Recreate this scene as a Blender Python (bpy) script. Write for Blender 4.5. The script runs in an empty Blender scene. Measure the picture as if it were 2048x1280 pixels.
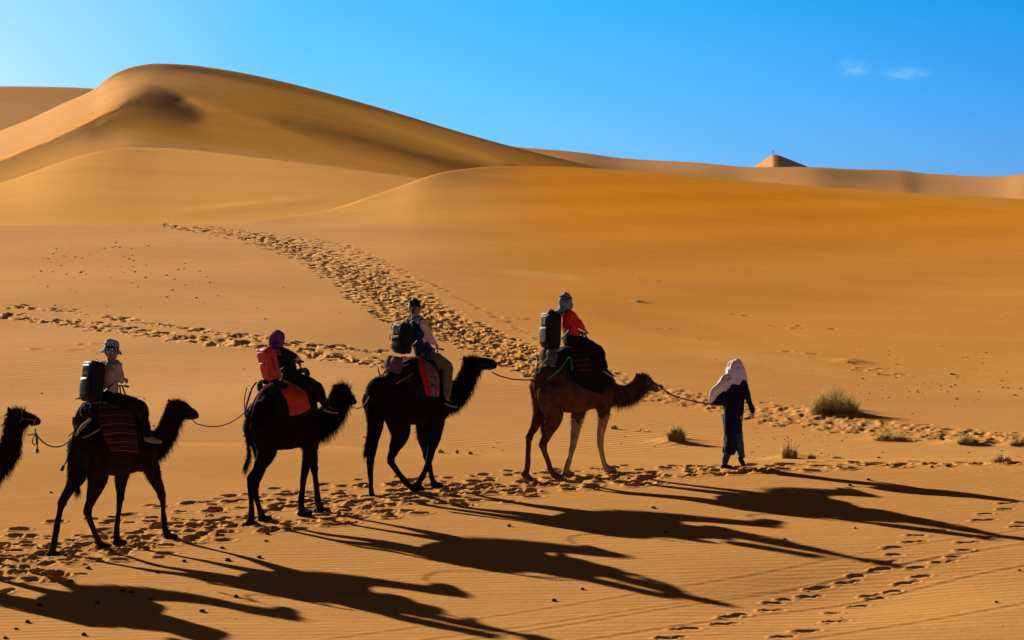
import bpy, bmesh, math, random
import numpy as np
from mathutils import Vector
R = math.radians
sc = bpy.context.scene
COL = sc.collection

# ------------------------------------------------------------------ camera, sky, sun, exposure
F = 5500.0            # focal length in pixels of the 2048 px wide photograph
Y0 = 480.0            # picture row of the horizon
H = 4.2               # height of the lens above the caravan's sand
cam_d = bpy.data.cameras.new('camera')
cam = bpy.data.objects.new('camera', cam_d); COL.objects.link(cam)
cam.location = (0, 0, H); cam.rotation_euler = (R(90), 0, 0)
cam_d.sensor_width = 36; cam_d.lens = 36*F/2048
cam_d.shift_y = -(640-Y0)/2048
cam_d.clip_start = .5; cam_d.clip_end = 9000
sc.camera = cam

SUN_AZ = 37.6         # degrees left of the view direction
SUN_EL = 16.8
sun_dir = Vector((-math.sin(R(SUN_AZ))*math.cos(R(SUN_EL)), math.cos(R(SUN_AZ))*math.cos(R(SUN_EL)), math.sin(R(SUN_EL))))
sd = bpy.data.lights.new('sun', 'SUN'); sd.energy = 4.6; sd.angle = R(.53); sd.color = (1.0, .86, .66)
so = bpy.data.objects.new('sun', sd); COL.objects.link(so)
so.rotation_euler = sun_dir.to_track_quat('Z', 'Y').to_euler(); so.location = (-40, 60, 40)

ZEN = (1.8, .52, .06)  # made-up brown tint of the unseen overhead sky, keeps shadows dark and warm
def world():
    w = bpy.data.worlds.new('World'); sc.world = w; w.use_nodes = True
    nt = w.node_tree; nt.nodes.clear(); N = nt.nodes.new; L = nt.links.new
    out = N('ShaderNodeOutputWorld'); bg = N('ShaderNodeBackground'); bg.inputs['Strength'].default_value = .063
    sky = N('ShaderNodeTexSky'); sky.sky_type = 'NISHITA'; sky.sun_disc = False
    sky.sun_elevation = R(SUN_EL); sky.sun_rotation = R(-SUN_AZ)
    sky.altitude = 700; sky.air_density = 1.0; sky.dust_density = .35; sky.ozone_density = 2.2
    # the clear desert sky: a deep saturated blue away from the sun, paler beside it, overhead an added, unseen brown tint that warms shadows
    tc = N('ShaderNodeTexCoord')
    nrm = N('ShaderNodeVectorMath'); nrm.operation = 'NORMALIZE'; L(tc.outputs['Generated'], nrm.inputs[0])
    dot = N('ShaderNodeVectorMath'); dot.operation = 'DOT_PRODUCT'; dot.inputs[1].default_value = sun_dir; L(nrm.outputs[0], dot.inputs[0])
    rp = N('ShaderNodeValToRGB'); el = rp.color_ramp.elements; S = 7.0
    stops = [(0, (.45, 2.1, 4.5)), (.55, (.0, 2.1, 6.0)), (.656, (.01, 2.45, 6.4)), (.774, (.40, 3.25, 6.6)), (.826, (.80, 3.5, 6.4)), (.87, (2.55, 4.25, 6.0)), (1, (5, 5, 5))]
    while len(el) < len(stops): el.new(.5)
    for e, (p, c) in zip(el, stops): e.position = p; e.color = (*[v/S for v in c], 1)
    L(dot.outputs['Value'], rp.inputs[0])
    sep = N('ShaderNodeSeparateXYZ'); L(nrm.outputs[0], sep.inputs[0])
    low = N('ShaderNodeMapRange'); low.inputs[1].default_value = .084; low.inputs[2].default_value = 0; L(sep.outputs['Z'], low.inputs[0])
    ad = N('ShaderNodeMix'); ad.data_type = 'RGBA'; ad.blend_type = 'ADD'; L(low.outputs[0], ad.inputs[0])
    L(rp.outputs[0], ad.inputs[6]); ad.inputs[7].default_value = (.9/S, .15/S, 2.0/S, 1)
    hi = N('ShaderNodeMapRange'); hi.inputs[1].default_value = .09; hi.inputs[2].default_value = .30; hi.interpolation_type = 'SMOOTHSTEP'; L(sep.outputs['Z'], hi.inputs[0])
    mz = N('ShaderNodeMix'); mz.data_type = 'RGBA'; L(hi.outputs[0], mz.inputs[0]); L(ad.outputs[2], mz.inputs[6]); mz.inputs[7].default_value = (ZEN[0]/S, ZEN[1]/S, ZEN[2]/S, 1)
    post = N('ShaderNodeMix'); post.data_type = 'RGBA'; post.blend_type = 'MULTIPLY'; post.inputs[0].default_value = 1
    L(sky.outputs[0], post.inputs[6]); L(mz.outputs[2], post.inputs[7])
    last = post.outputs[2]
    for (px, py, sx, sy, amt, sd_) in ((1707, 136, 42, 24, .34, 3.1), (1812, 146, 58, 17, .42, 8.7)):
        d = Vector(((px-1024)/F, 1, (Y0-py)/F)).normalized()
        sub = N('ShaderNodeVectorMath'); sub.operation = 'SUBTRACT'; sub.inputs[1].default_value = d
        L(tc.outputs['Generated'], sub.inputs[0])
        sca = N('ShaderNodeVectorMath'); sca.operation = 'MULTIPLY'; sca.inputs[1].default_value = (F/sx, F/60, F/sy)
        L(sub.outputs[0], sca.inputs[0])
        ln = N('ShaderNodeVectorMath'); ln.operation = 'LENGTH'; L(sca.outputs[0], ln.inputs[0])
        nz = N('ShaderNodeTexNoise'); nz.inputs['Scale'].default_value = 1.7; nz.inputs['Detail'].default_value = 6; nz.inputs['Roughness'].default_value=.6
        off = N('ShaderNodeVectorMath'); off.operation = 'ADD'; off.inputs[1].default_value = (sd_, 0, 0)
        L(sca.outputs[0], off.inputs[0]); L(off.outputs[0], nz.inputs['Vector'])
        m1 = N('ShaderNodeMapRange'); m1.inputs[1].default_value = 1.15; m1.inputs[2].default_value = .1; m1.interpolation_type = 'SMOOTHSTEP'
        L(ln.outputs['Value'], m1.inputs[0])
        m2 = N('ShaderNodeMapRange'); m2.inputs[1].default_value = .34; m2.inputs[2].default_value = .78
        L(nz.outputs[0], m2.inputs[0])
        mu = N('ShaderNodeMath'); mu.operation = 'MULTIPLY'; L(m1.outputs[0], mu.inputs[0]); L(m2.outputs[0], mu.inputs[1])
        mv = N('ShaderNodeMath'); mv.operation = 'MULTIPLY'; L(mu.outputs[0], mv.inputs[0]); mv.inputs[1].default_value = amt
        mx = N('ShaderNodeMix'); mx.data_type = 'RGBA'; L(mv.outputs[0], mx.inputs[0]); L(last, mx.inputs[6]); mx.inputs[7].default_value = (3.8, 6.6, 7.8, 1)
        last = mx.outputs[2]
    L(last, bg.inputs[0]); L(bg.outputs[0], out.inputs[0])
world()
sc.view_settings.view_transform = 'Standard'; sc.view_settings.look = 'None'
sc.view_settings.exposure = 1.15; sc.view_settings.gamma = 1

# ------------------------------------------------------------------ small helpers
def tag(o, label=None, cat=None, group=None, kind=None):
    if label: o['label'] = label
    if cat: o['category'] = cat
    if group: o['group'] = group
    if kind: o['kind'] = kind
    return o

def mat(name, col, rough=.8, col2=None, scale=20, spec=.3, bump=0, sheen=0, detail=4, metal=0, dist=.01):
    m = bpy.data.materials.new(name); m.use_nodes = True; nt = m.node_tree; b = nt.nodes['Principled BSDF']
    b.inputs['Roughness'].default_value = rough; b.inputs['Specular IOR Level'].default_value = spec
    b.inputs['Metallic'].default_value = metal
    if sheen: b.inputs['Sheen Weight'].default_value = sheen
    N = nt.nodes.new; L = nt.links.new
    tc = N('ShaderNodeTexCoord'); nz = N('ShaderNodeTexNoise'); nz.inputs['Scale'].default_value = scale; nz.inputs['Detail'].default_value = detail
    L(tc.outputs['Object'], nz.inputs['Vector'])
    rp = N('ShaderNodeValToRGB'); c2 = col2 or tuple(c*.6 for c in col)
    rp.color_ramp.elements[0].color = (*c2, 1); rp.color_ramp.elements[0].position = .3
    rp.color_ramp.elements[1].color = (*col, 1); rp.color_ramp.elements[1].position = .68
    L(nz.outputs[0], rp.inputs[0]); L(rp.outputs[0], b.inputs['Base Color'])
    if bump:
        bp = N('ShaderNodeBump'); bp.inputs['Strength'].default_value = bump; bp.inputs['Distance'].default_value = dist
        L(nz.outputs[0], bp.inputs['Height']); L(bp.outputs[0], b.inputs['Normal'])
    return m

def mesh_obj(name, V, Fc, m, parent=None, smooth=True):
    me = bpy.data.meshes.new(name)
    V = np.asarray(V, dtype=np.float32)
    me.from_pydata([tuple(v) for v in V.tolist()], [], Fc)
    if smooth: me.polygons.foreach_set('use_smooth', [True]*len(me.polygons))
    if m: me.materials.append(m)
    o = bpy.data.objects.new(name, me); COL.objects.link(o)
    if parent: o.parent = parent; o.matrix_parent_inverse = parent.matrix_world.inverted() if False else o.matrix_parent_inverse
    me.update(); return o

# ------------------------------------------------------------------ the dunes: one height field
def curve(pts, sm=0, g=26):
    """smooth line through picture points; g = smoothing radius"""
    f0 = curve0(pts, sm)
    if not g: return f0
    a, b = pts[0][0]-200, pts[-1][0]+200; X = np.arange(a, b, 3.0); k = int(g/3*3)
    w = np.exp(-.5*(np.arange(-k, k+1)*3/g)**2); w /= w.sum()
    Y = np.convolve(np.pad(f0(X), k, mode='edge'), w, 'valid')
    return lambda x: np.interp(x, X, Y)
def curve0(pts, sm=0):
    xs = np.array([p[0] for p in pts], float); ys = np.array([p[1] for p in pts], float)
    # monotone cubic
    h = np.diff(xs); dl = np.diff(ys)/h; m = np.zeros_like(xs); m[0] = dl[0]; m[-1] = dl[-1]
    for i in range(1, len(xs)-1):
        m[i] = 0 if dl[i-1]*dl[i] <= 0 else 2*dl[i-1]*dl[i]/(dl[i-1]+dl[i])
        if sm and dl[i-1]*dl[i] <= 0: m[i] = (dl[i-1]+dl[i])/2*.5
    def f(x):
        x = np.clip(np.asarray(x, float), xs[0], xs[-1]); i = np.clip(np.searchsorted(xs, x)-1, 0, len(xs)-2)
        t = (x-xs[i])/h[i]
        return ((2*t**3-3*t**2+1)*ys[i]+(t**3-2*t**2+t)*h[i]*m[i]+(-2*t**3+3*t**2)*ys[i+1]+(t**3-t**2)*h[i]*m[i+1])
    return f
def sstep(a, b, x):
    t = np.clip((x-a)/(b-a), 0, 1); return t*t*(3-2*t)
def zof(py, d): return (Y0-py)/F*d
def pch(D, Z, d):
    # column-wise hermite through control rows D[k][col], Z[k][col]; d is (rows,1)
    D = np.array(D); Z = np.array(Z); n = len(D)
    s = (Z[1:]-Z[:-1])/(D[1:]-D[:-1]); m = np.zeros_like(Z); m[0] = s[0]; m[-1] = s[-1]
    for i in range(1, n-1):
        w = (D[i+1]-D[i])/(D[i+1]-D[i-1]); m[i] = s[i-1]*w+s[i]*(1-w)
    out = np.full((d.shape[0], D.shape[1]), np.nan)
    for i in range(n-1):
        h = D[i+1]-D[i]; t = (d-D[i])/h; k = (t >= 0) & (t <= 1); t = np.clip(t, 0, 1)
        v = ((2*t**3-3*t**2+1)*Z[i]+(t**3-2*t**2+t)*h*m[i]+(-2*t**3+3*t**2)*Z[i+1]+(t**3-t**2)*h*m[i+1])
        out = np.where(k, v, out)
    out = np.where(d < D[0], Z[0]+(d-D[0])*m[0], out)
    out = np.where(d > D[-1], -1e3, out)
    return out

PA, PB, PC = -6.31, .0371, .0504
def plane_z(x, d): return PA+PB*x+PC*d
c1y = curve([(-600, 886), (0, 888), (500, 892), (900, 911), (1400, 922), (2048, 926), (2700, 930)])
def plane_d(px, py):      # depth where the picture ray meets the caravan's plane
    return -PA/((py-Y0)/F+PB*(px-1024)/F+PC)

dcr = curve([(-500, 165), (0, 165), (450, 170), (600, 185), (700, 205), (780, 222), (840, 240), (900, 262), (1000, 290), (1200, 312), (2048, 330), (2600, 330)], 0, 70)
ycr = curve([(-500, 452), (0, 451), (300, 450), (450, 447), (500, 442), (600, 430), (700, 410), (780, 385), (840, 357), (900, 341), (1000, 332), (1100, 333), (1300, 345), (1500, 362), (1700, 378), (2048, 398), (2700, 430)], 0, 16)
pex = curve([(0, .95), (500, 1.0), (900, 1.15), (1400, 1.3), (2048, 1.45)], 0, 90)
zb = curve([(0, -4.75), (900, -4.7), (1400, -4.62), (2048, -4.45)])

dcr_s = curve([(-500, 165), (300, 168), (600, 195), (900, 265), (1200, 310), (2048, 330), (2600, 330)], 0, 170)
ycr_s = curve([(-500, 452), (0, 451), (450, 447), (600, 425), (800, 380), (1000, 345), (1300, 345), (1700, 378), (2048, 398), (2700, 430)], 0, 170)
c4y = curve([(-400, 430), (0, 366), (90, 334), (170, 308), (250, 294), (330, 295), (450, 307), (600, 325), (840, 356), (1000, 380), (1300, 440)], 1, 30)
c4d = curve([(-400, 230), (0, 240), (140, 252), (300, 277), (600, 258), (840, 250), (1300, 250)], 0, 70)
c5y = curve([(-600, 420), (0, 300), (100, 245), (150, 212), (190, 179), (215, 155), (250, 137), (310, 126), (360, 127), (430, 135), (500, 147), (600, 170), (700, 197), (800, 226), (900, 257), (1000, 286), (1100, 312), (1200, 336), (1400, 375)], 1, 12)
c5d = curve([(-600, 640), (150, 690), (310, 660), (450, 580), (600, 510), (900, 430), (1200, 395), (1400, 380)], 0, 70)
c6y = curve([(-600, 300), (900, 285), (1060, 296), (1150, 303), (1250, 316), (1400, 325), (1500, 334), (1620, 334), (1700, 338), (1800, 340), (1850, 346), (2000, 352), (2048, 347), (2300, 338), (2800, 350)], 1, 9)

def fall(z, d, D, Zc, slope=.42):    # lee side behind a crest
    w = np.maximum(D*.004, .25); q = np.clip((d-D)/w, -40, 40)
    sp = np.where(q > 30, q, np.log1p(np.exp(np.minimum(q, 30))))*w
    return np.where(d > D, Zc, z)-slope*sp+slope*w*.35

lowA = curve([(-200, 420), (0, 374), (70, 350), (140, 324), (200, 307), (300, 303), (450, 319), (600, 337), (840, 368), (1000, 392), (1320, 452)], 1, 16)
topA = curve([(-200, 345), (0, 262), (60, 238), (120, 209), (190, 176), (215, 155), (250, 137), (310, 126), (360, 127), (430, 135), (500, 147), (600, 170), (700, 197), (800, 226), (900, 257), (1000, 286), (1100, 312), (1200, 336), (1320, 362)], 1, 8)
# BIGDUNE: log-distance of the big dune's face, sampled over its width and height
DUNE_DATA = (
#DD0
    1865, 1891, 1916, 1940, 1965, 1988, 2012, 2035, 2058, 2080, 2102, 2124, 2145, 2166, 2187, 2208, 2228, 2249, 2265, 2293, 2309, 2340, 2432, 2532, 2651, 2813, 2977, 3141, 3308, 3475, 3642, 3808, 3973, 4137, 4298, 4458, 4615, 4772, 4926, 5080, 5233, 5385, 5536, 5687, 5838, 5989, 6140, 6290, 6433, 6573,
    1892, 1918, 1944, 1969, 1995, 2019, 2044, 2067, 2091, 2114, 2136, 2158, 2180, 2202, 2223, 2243, 2264, 2283, 2306, 2323, 2343, 2365, 2437, 2537, 2672, 2835, 2999, 3164, 3330, 3496, 3662, 3828, 3992, 4155, 4316, 4475, 4632, 4788, 4942, 5095, 5247, 5398, 5549, 5699, 5849, 5999, 6148, 6298, 6443, 6585,
    1918, 1945, 1972, 1998, 2024, 2049, 2074, 2099, 2123, 2146, 2169, 2192, 2214, 2236, 2258, 2279, 2299, 2320, 2342, 2359, 2387, 2403, 2432, 2548, 2694, 2858, 3023, 3188, 3353, 3518, 3684, 3848, 4011, 4173, 4334, 4492, 4649, 4804, 4958, 5111, 5262, 5412, 5562, 5711, 5859, 6008, 6156, 6305, 6451, 6595,
    1945, 1973, 2000, 2027, 2053, 2079, 2104, 2129, 2154, 2178, 2202, 2225, 2248, 2270, 2292, 2314, 2335, 2356, 2378, 2398, 2422, 2438, 2466, 2576, 2721, 2882, 3047, 3212, 3377, 3542, 3706, 3870, 4032, 4193, 4353, 4511, 4667, 4821, 4974, 5126, 5276, 5426, 5574, 5722, 5870, 6017, 6164, 6312, 6457, 6602,
    1973, 2001, 2028, 2055, 2082, 2108, 2134, 2160, 2185, 2210, 2234, 2257, 2281, 2304, 2326, 2348, 2370, 2392, 2415, 2434, 2459, 2475, 2504, 2614, 2754, 2910, 3075, 3239, 3403, 3567, 3730, 3893, 4055, 4215, 4373, 4530, 4686, 4839, 4991, 5142, 5291, 5440, 5587, 5733, 5880, 6026, 6172, 6318, 6462, 6606,
    2003, 2030, 2058, 2085, 2112, 2138, 2165, 2191, 2216, 2241, 2266, 2290, 2314, 2338, 2361, 2384, 2407, 2429, 2452, 2472, 2498, 2514, 2546, 2654, 2789, 2941, 3104, 3268, 3431, 3594, 3757, 3919, 4079, 4238, 4396, 4552, 4706, 4858, 5009, 5158, 5307, 5454, 5600, 5745, 5889, 6034, 6178, 6323, 6466, 6608,
    2035, 2062, 2089, 2116, 2143, 2170, 2197, 2223, 2249, 2275, 2300, 2325, 2349, 2374, 2398, 2421, 2445, 2468, 2490, 2514, 2539, 2558, 2590, 2693, 2823, 2975, 3138, 3301, 3463, 3625, 3787, 3947, 4107, 4264, 4420, 4575, 4728, 4879, 5028, 5176, 5323, 5468, 5612, 5756, 5899, 6042, 6184, 6327, 6467, 6605,
    2068, 2095, 2122, 2149, 2176, 2203, 2230, 2257, 2284, 2310, 2336, 2362, 2387, 2412, 2437, 2461, 2486, 2510, 2535, 2559, 2582, 2606, 2633, 2722, 2851, 3011, 3174, 3337, 3499, 3660, 3820, 3979, 4137, 4293, 4448, 4601, 4752, 4901, 5049, 5195, 5340, 5484, 5626, 5768, 5909, 6049, 6189, 6329, 6465, 6598,
    2103, 2130, 2157, 2184, 2212, 2239, 2266, 2294, 2321, 2348, 2375, 2401, 2428, 2454, 2480, 2505, 2531, 2557, 2583, 2610, 2632, 2667, 2683, 2732, 2878, 3052, 3216, 3378, 3539, 3698, 3857, 4014, 4171, 4326, 4479, 4630, 4780, 4927, 5073, 5217, 5359, 5500, 5641, 5780, 5918, 6056, 6194, 6331, 6460, 6586,
    2140, 2167, 2194, 2221, 2249, 2277, 2305, 2333, 2361, 2389, 2417, 2444, 2472, 2499, 2526, 2554, 2581, 2608, 2636, 2664, 2690, 2722, 2743, 2783, 2924, 3099, 3261, 3423, 3583, 3741, 3898, 4054, 4209, 4362, 4514, 4663, 4811, 4957, 5100, 5242, 5381, 5520, 5657, 5793, 5929, 6063, 6197, 6331, 6454, 6571,
    2178, 2205, 2233, 2261, 2289, 2318, 2347, 2376, 2405, 2434, 2463, 2492, 2520, 2549, 2578, 2606, 2635, 2665, 2694, 2724, 2751, 2785, 2806, 2847, 2983, 3152, 3312, 3472, 3630, 3787, 3943, 4097, 4251, 4403, 4553, 4701, 4847, 4991, 5132, 5270, 5407, 5542, 5675, 5808, 5939, 6070, 6200, 6330, 6446, 6555,
    2217, 2245, 2273, 2302, 2331, 2361, 2391, 2421, 2452, 2482, 2513, 2543, 2574, 2604, 2635, 2665, 2696, 2727, 2758, 2789, 2818, 2853, 2876, 2920, 3052, 3209, 3366, 3524, 3680, 3836, 3991, 4144, 4297, 4448, 4597, 4743, 4887, 5029, 5167, 5303, 5436, 5567, 5696, 5824, 5951, 6077, 6203, 6328, 6437, 6539,
    2258, 2287, 2316, 2346, 2376, 2407, 2439, 2471, 2503, 2535, 2567, 2600, 2632, 2664, 2696, 2729, 2762, 2795, 2828, 2861, 2894, 2928, 2955, 3004, 3129, 3269, 3424, 3578, 3733, 3888, 4042, 4195, 4346, 4496, 4644, 4789, 4931, 5070, 5206, 5338, 5468, 5594, 5718, 5841, 5963, 6084, 6205, 6325, 6428, 6523,
    2302, 2331, 2362, 2393, 2425, 2457, 2490, 2524, 2558, 2592, 2626, 2661, 2695, 2729, 2763, 2798, 2833, 2868, 2902, 2935, 2967, 2996, 3033, 3108, 3206, 3331, 3482, 3635, 3788, 3942, 4095, 4247, 4398, 4547, 4694, 4837, 4978, 5114, 5247, 5376, 5501, 5623, 5742, 5859, 5976, 6091, 6206, 6320, 6418, 6507,
    2347, 2377, 2409, 2442, 2475, 2510, 2545, 2580, 2616, 2653, 2689, 2726, 2763, 2799, 2835, 2871, 2908, 2943, 2978, 3014, 3044, 3085, 3109, 3161, 3270, 3391, 3541, 3692, 3844, 3996, 4149, 4301, 4452, 4600, 4745, 4887, 5025, 5159, 5289, 5414, 5536, 5653, 5767, 5878, 5988, 6097, 6205, 6314, 6407, 6491,
    2393, 2425, 2459, 2493, 2528, 2564, 2601, 2639, 2678, 2716, 2755, 2794, 2833, 2872, 2910, 2948, 2985, 3021, 3056, 3092, 3126, 3163, 3190, 3234, 3336, 3451, 3599, 3749, 3900, 4052, 4204, 4356, 4506, 4653, 4796, 4936, 5072, 5203, 5329, 5452, 5569, 5682, 5791, 5896, 6000, 6102, 6204, 6306, 6393, 6471,
    2441, 2474, 2509, 2545, 2582, 2621, 2660, 2701, 2741, 2783, 2824, 2865, 2905, 2945, 2985, 3024, 3061, 3097, 3132, 3166, 3200, 3232, 3263, 3299, 3392, 3511, 3657, 3806, 3957, 4108, 4260, 4411, 4559, 4705, 4847, 4984, 5117, 5245, 5369, 5487, 5601, 5710, 5814, 5914, 6011, 6107, 6202, 6297, 6376, 6445,
    2490, 2525, 2561, 2599, 2639, 2680, 2722, 2765, 2808, 2851, 2894, 2937, 2978, 3019, 3059, 3098, 3136, 3172, 3205, 3238, 3271, 3304, 3343, 3367, 3421, 3554, 3711, 3864, 4015, 4166, 4317, 4466, 4613, 4757, 4896, 5031, 5161, 5286, 5406, 5521, 5631, 5736, 5836, 5930, 6021, 6110, 6199, 6286, 6355, 6411,
    2540, 2576, 2614, 2655, 2698, 2742, 2787, 2832, 2878, 2923, 2967, 3010, 3052, 3093, 3133, 3171, 3208, 3244, 3277, 3310, 3342, 3375, 3406, 3439, 3475, 3590, 3750, 3922, 4075, 4226, 4376, 4523, 4668, 4809, 4946, 5079, 5206, 5328, 5445, 5556, 5662, 5763, 5858, 5948, 6033, 6115, 6195, 6275, 6331, 6370,
    2587, 2625, 2668, 2712, 2759, 2806, 2855, 2902, 2950, 2996, 3041, 3085, 3127, 3167, 3206, 3244, 3280, 3316, 3350, 3383, 3415, 3446, 3482, 3522, 3549, 3617, 3787, 3982, 4137, 4288, 4437, 4582, 4724, 4863, 4998, 5128, 5253, 5372, 5486, 5594, 5696, 5792, 5882, 5967, 6046, 6120, 6192, 6262, 6302, 6325,
    2629, 2672, 2719, 2769, 2820, 2872, 2923, 2973, 3023, 3071, 3117, 3161, 3203, 3243, 3282, 3320, 3356, 3391, 3426, 3461, 3497, 3534, 3568, 3608, 3644, 3691, 3835, 4022, 4203, 4354, 4501, 4643, 4783, 4919, 5051, 5180, 5303, 5421, 5533, 5637, 5735, 5826, 5911, 5990, 6063, 6130, 6191, 6244, 6264, 6283,
    2665, 2714, 2767, 2823, 2878, 2934, 2989, 3042, 3094, 3144, 3191, 3237, 3280, 3321, 3361, 3399, 3437, 3474, 3510, 3548, 3589, 3632, 3675, 3715, 3766, 3801, 3894, 4086, 4279, 4423, 4565, 4705, 4842, 4976, 5107, 5235, 5358, 5475, 5585, 5687, 5781, 5867, 5946, 6019, 6086, 6146, 6196, 6222, 6249, 6269,
    2694, 2750, 2809, 2869, 2930, 2989, 3048, 3105, 3159, 3212, 3261, 3309, 3354, 3397, 3439, 3481, 3521, 3562, 3604, 3645, 3689, 3738, 3788, 3836, 3892, 3937, 4019, 4192, 4358, 4494, 4630, 4765, 4899, 5031, 5162, 5289, 5413, 5530, 5639, 5739, 5830, 5912, 5986, 6055, 6116, 6170, 6216, 6270, 6291, 6312,
    2718, 2780, 2844, 2908, 2972, 3035, 3096, 3156, 3214, 3269, 3322, 3373, 3421, 3468, 3514, 3560, 3606, 3652, 3699, 3747, 3797, 3851, 3907, 3963, 4029, 4081, 4168, 4313, 4439, 4564, 4691, 4820, 4950, 5080, 5210, 5339, 5463, 5580, 5688, 5787, 5876, 5956, 6028, 6095, 6158, 6218, 6265, 6320, 6345, 6372,
    2740, 2806, 2873, 2939, 3004, 3069, 3133, 3196, 3257, 3316, 3373, 3427, 3481, 3533, 3584, 3635, 3687, 3740, 3793, 3848, 3905, 3965, 4028, 4094, 4165, 4218, 4299, 4413, 4515, 4631, 4749, 4870, 4994, 5121, 5250, 5378, 5502, 5619, 5727, 5825, 5915, 5996, 6071, 6140, 6204, 6270, 6343, 6381, 6421, 6466,
    2762, 2830, 2897, 2963, 3030, 3096, 3162, 3227, 3292, 3354, 3416, 3476, 3534, 3592, 3650, 3708, 3766, 3825, 3886, 3948, 4011, 4077, 4145, 4214, 4286, 4360, 4430, 4499, 4581, 4693, 4804, 4917, 5036, 5158, 5283, 5408, 5530, 5646, 5753, 5852, 5945, 6032, 6113, 6189, 6253, 6348, 6406, 6462, 6516, 6569,
    2786, 2853, 2919, 2985, 3052, 3119, 3186, 3254, 3322, 3389, 3456, 3521, 3586, 3650, 3714, 3779, 3844, 3909, 3976, 4044, 4113, 4184, 4257, 4330, 4403, 4478, 4553, 4623, 4692, 4765, 4854, 4960, 5080, 5205, 5323, 5439, 5553, 5666, 5774, 5877, 5975, 6069, 6156, 6243, 6327, 6412, 6485, 6549, 6612, 6676,
    2813, 2879, 2944, 3009, 3076, 3144, 3214, 3284, 3355, 3427, 3498, 3569, 3639, 3710, 3780, 3851, 3922, 3993, 4065, 4138, 4212, 4287, 4362, 4438, 4514, 4590, 4664, 4734, 4805, 4880, 4963, 5056, 5158, 5267, 5377, 5484, 5589, 5696, 5804, 5911, 6016, 6120, 6221, 6319, 6409, 6494, 6571, 6641, 6709, 6781,
    2844, 2909, 2973, 3038, 3106, 3175, 3246, 3319, 3393, 3469, 3544, 3620, 3696, 3772, 3848, 3925, 4001, 4078, 4155, 4233, 4310, 4389, 4467, 4545, 4622, 4698, 4773, 4846, 4919, 4995, 5074, 5158, 5246, 5344, 5446, 5547, 5644, 5743, 5845, 5953, 6064, 6177, 6289, 6397, 6493, 6580, 6660, 6734, 6807, 6882,
    2876, 2940, 3004, 3070, 3138, 3209, 3282, 3358, 3435, 3514, 3593, 3673, 3754, 3836, 3917, 3999, 4081, 4163, 4245, 4327, 4408, 4490, 4570, 4650, 4729, 4806, 4882, 4957, 5033, 5109, 5188, 5267, 5347, 5434, 5528, 5617, 5705, 5797, 5896, 6005, 6121, 6241, 6361, 6474, 6576, 6667, 6748, 6824, 6897, 6970,
    2905, 2968, 3033, 3100, 3170, 3243, 3318, 3396, 3477, 3559, 3642, 3727, 3813, 3899, 3986, 4074, 4161, 4248, 4334, 4420, 4505, 4588, 4671, 4752, 4832, 4910, 4987, 5063, 5140, 5217, 5295, 5373, 5451, 5530, 5611, 5690, 5768, 5855, 5954, 6067, 6188, 6313, 6436, 6551, 6656, 6746, 6826, 6900, 6971, 7040,
    2929, 2993, 3058, 3127, 3198, 3273, 3351, 3432, 3516, 3602, 3689, 3779, 3869, 3961, 4054, 4146, 4239, 4330, 4421, 4510, 4598, 4684, 4768, 4850, 4930, 5008, 5085, 5162, 5238, 5315, 5391, 5466, 5540, 5613, 5682, 5750, 5823, 5911, 6016, 6135, 6263, 6391, 6514, 6627, 6727, 6814, 6891, 6961, 7025, 7085,
    2948, 3012, 3079, 3149, 3223, 3300, 3381, 3465, 3552, 3642, 3734, 3828, 3924, 4022, 4120, 4218, 4315, 4411, 4506, 4598, 4688, 4775, 4860, 4943, 5023, 5101, 5177, 5253, 5328, 5403, 5476, 5546, 5612, 5675, 5733, 5794, 5867, 5961, 6075, 6201, 6334, 6464, 6585, 6694, 6789, 6871, 6942, 7005, 7061, 7109,
    2962, 3027, 3095, 3167, 3243, 3323, 3407, 3494, 3586, 3680, 3777, 3877, 3979, 4082, 4186, 4290, 4392, 4492, 4589, 4684, 4775, 4863, 4948, 5031, 5110, 5188, 5264, 5339, 5412, 5483, 5550, 5611, 5665, 5716, 5767, 5828, 5907, 6009, 6129, 6260, 6395, 6526, 6646, 6752, 6843, 6919, 6983, 7038, 7085, 7126,
    2971, 3037, 3107, 3181, 3260, 3343, 3430, 3522, 3617, 3716, 3819, 3925, 4034, 4144, 4254, 4363, 4470, 4573, 4673, 4769, 4861, 4949, 5033, 5115, 5193, 5269, 5344, 5417, 5487, 5551, 5607, 5655, 5697, 5739, 5790, 5857, 5945, 6054, 6180, 6314, 6450, 6581, 6699, 6803, 6891, 6962, 7019, 7065, 7103, 7141,
    2977, 3045, 3116, 3193, 3274, 3361, 3452, 3547, 3647, 3752, 3861, 3973, 4089, 4206, 4322, 4437, 4548, 4655, 4757, 4853, 4944, 5031, 5114, 5193, 5269, 5342, 5415, 5485, 5548, 5600, 5640, 5675, 5710, 5752, 5810, 5886, 5983, 6098, 6228, 6364, 6501, 6630, 6747, 6848, 6932, 6997, 7047, 7085, 7118, 7153,
    2980, 3049, 3123, 3202, 3287, 3377, 3471, 3571, 3676, 3786, 3900, 4019, 4141, 4265, 4388, 4509, 4626, 4736, 4838, 4934, 5024, 5108, 5187, 5262, 5333, 5400, 5465, 5526, 5577, 5615, 5645, 5676, 5714, 5764, 5830, 5915, 6019, 6140, 6272, 6410, 6546, 6674, 6788, 6885, 6964, 7022, 7065, 7096, 7126, 7161,
    2980, 3052, 3129, 3211, 3298, 3391, 3490, 3593, 3702, 3817, 3936, 4060, 4188, 4318, 4447, 4574, 4696, 4809, 4913, 5008, 5094, 5174, 5248, 5317, 5380, 5439, 5492, 5537, 5571, 5599, 5631, 5670, 5717, 5777, 5851, 5944, 6053, 6178, 6313, 6451, 6585, 6711, 6821, 6914, 6986, 7038, 7073, 7101, 7129, 7163,
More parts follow.
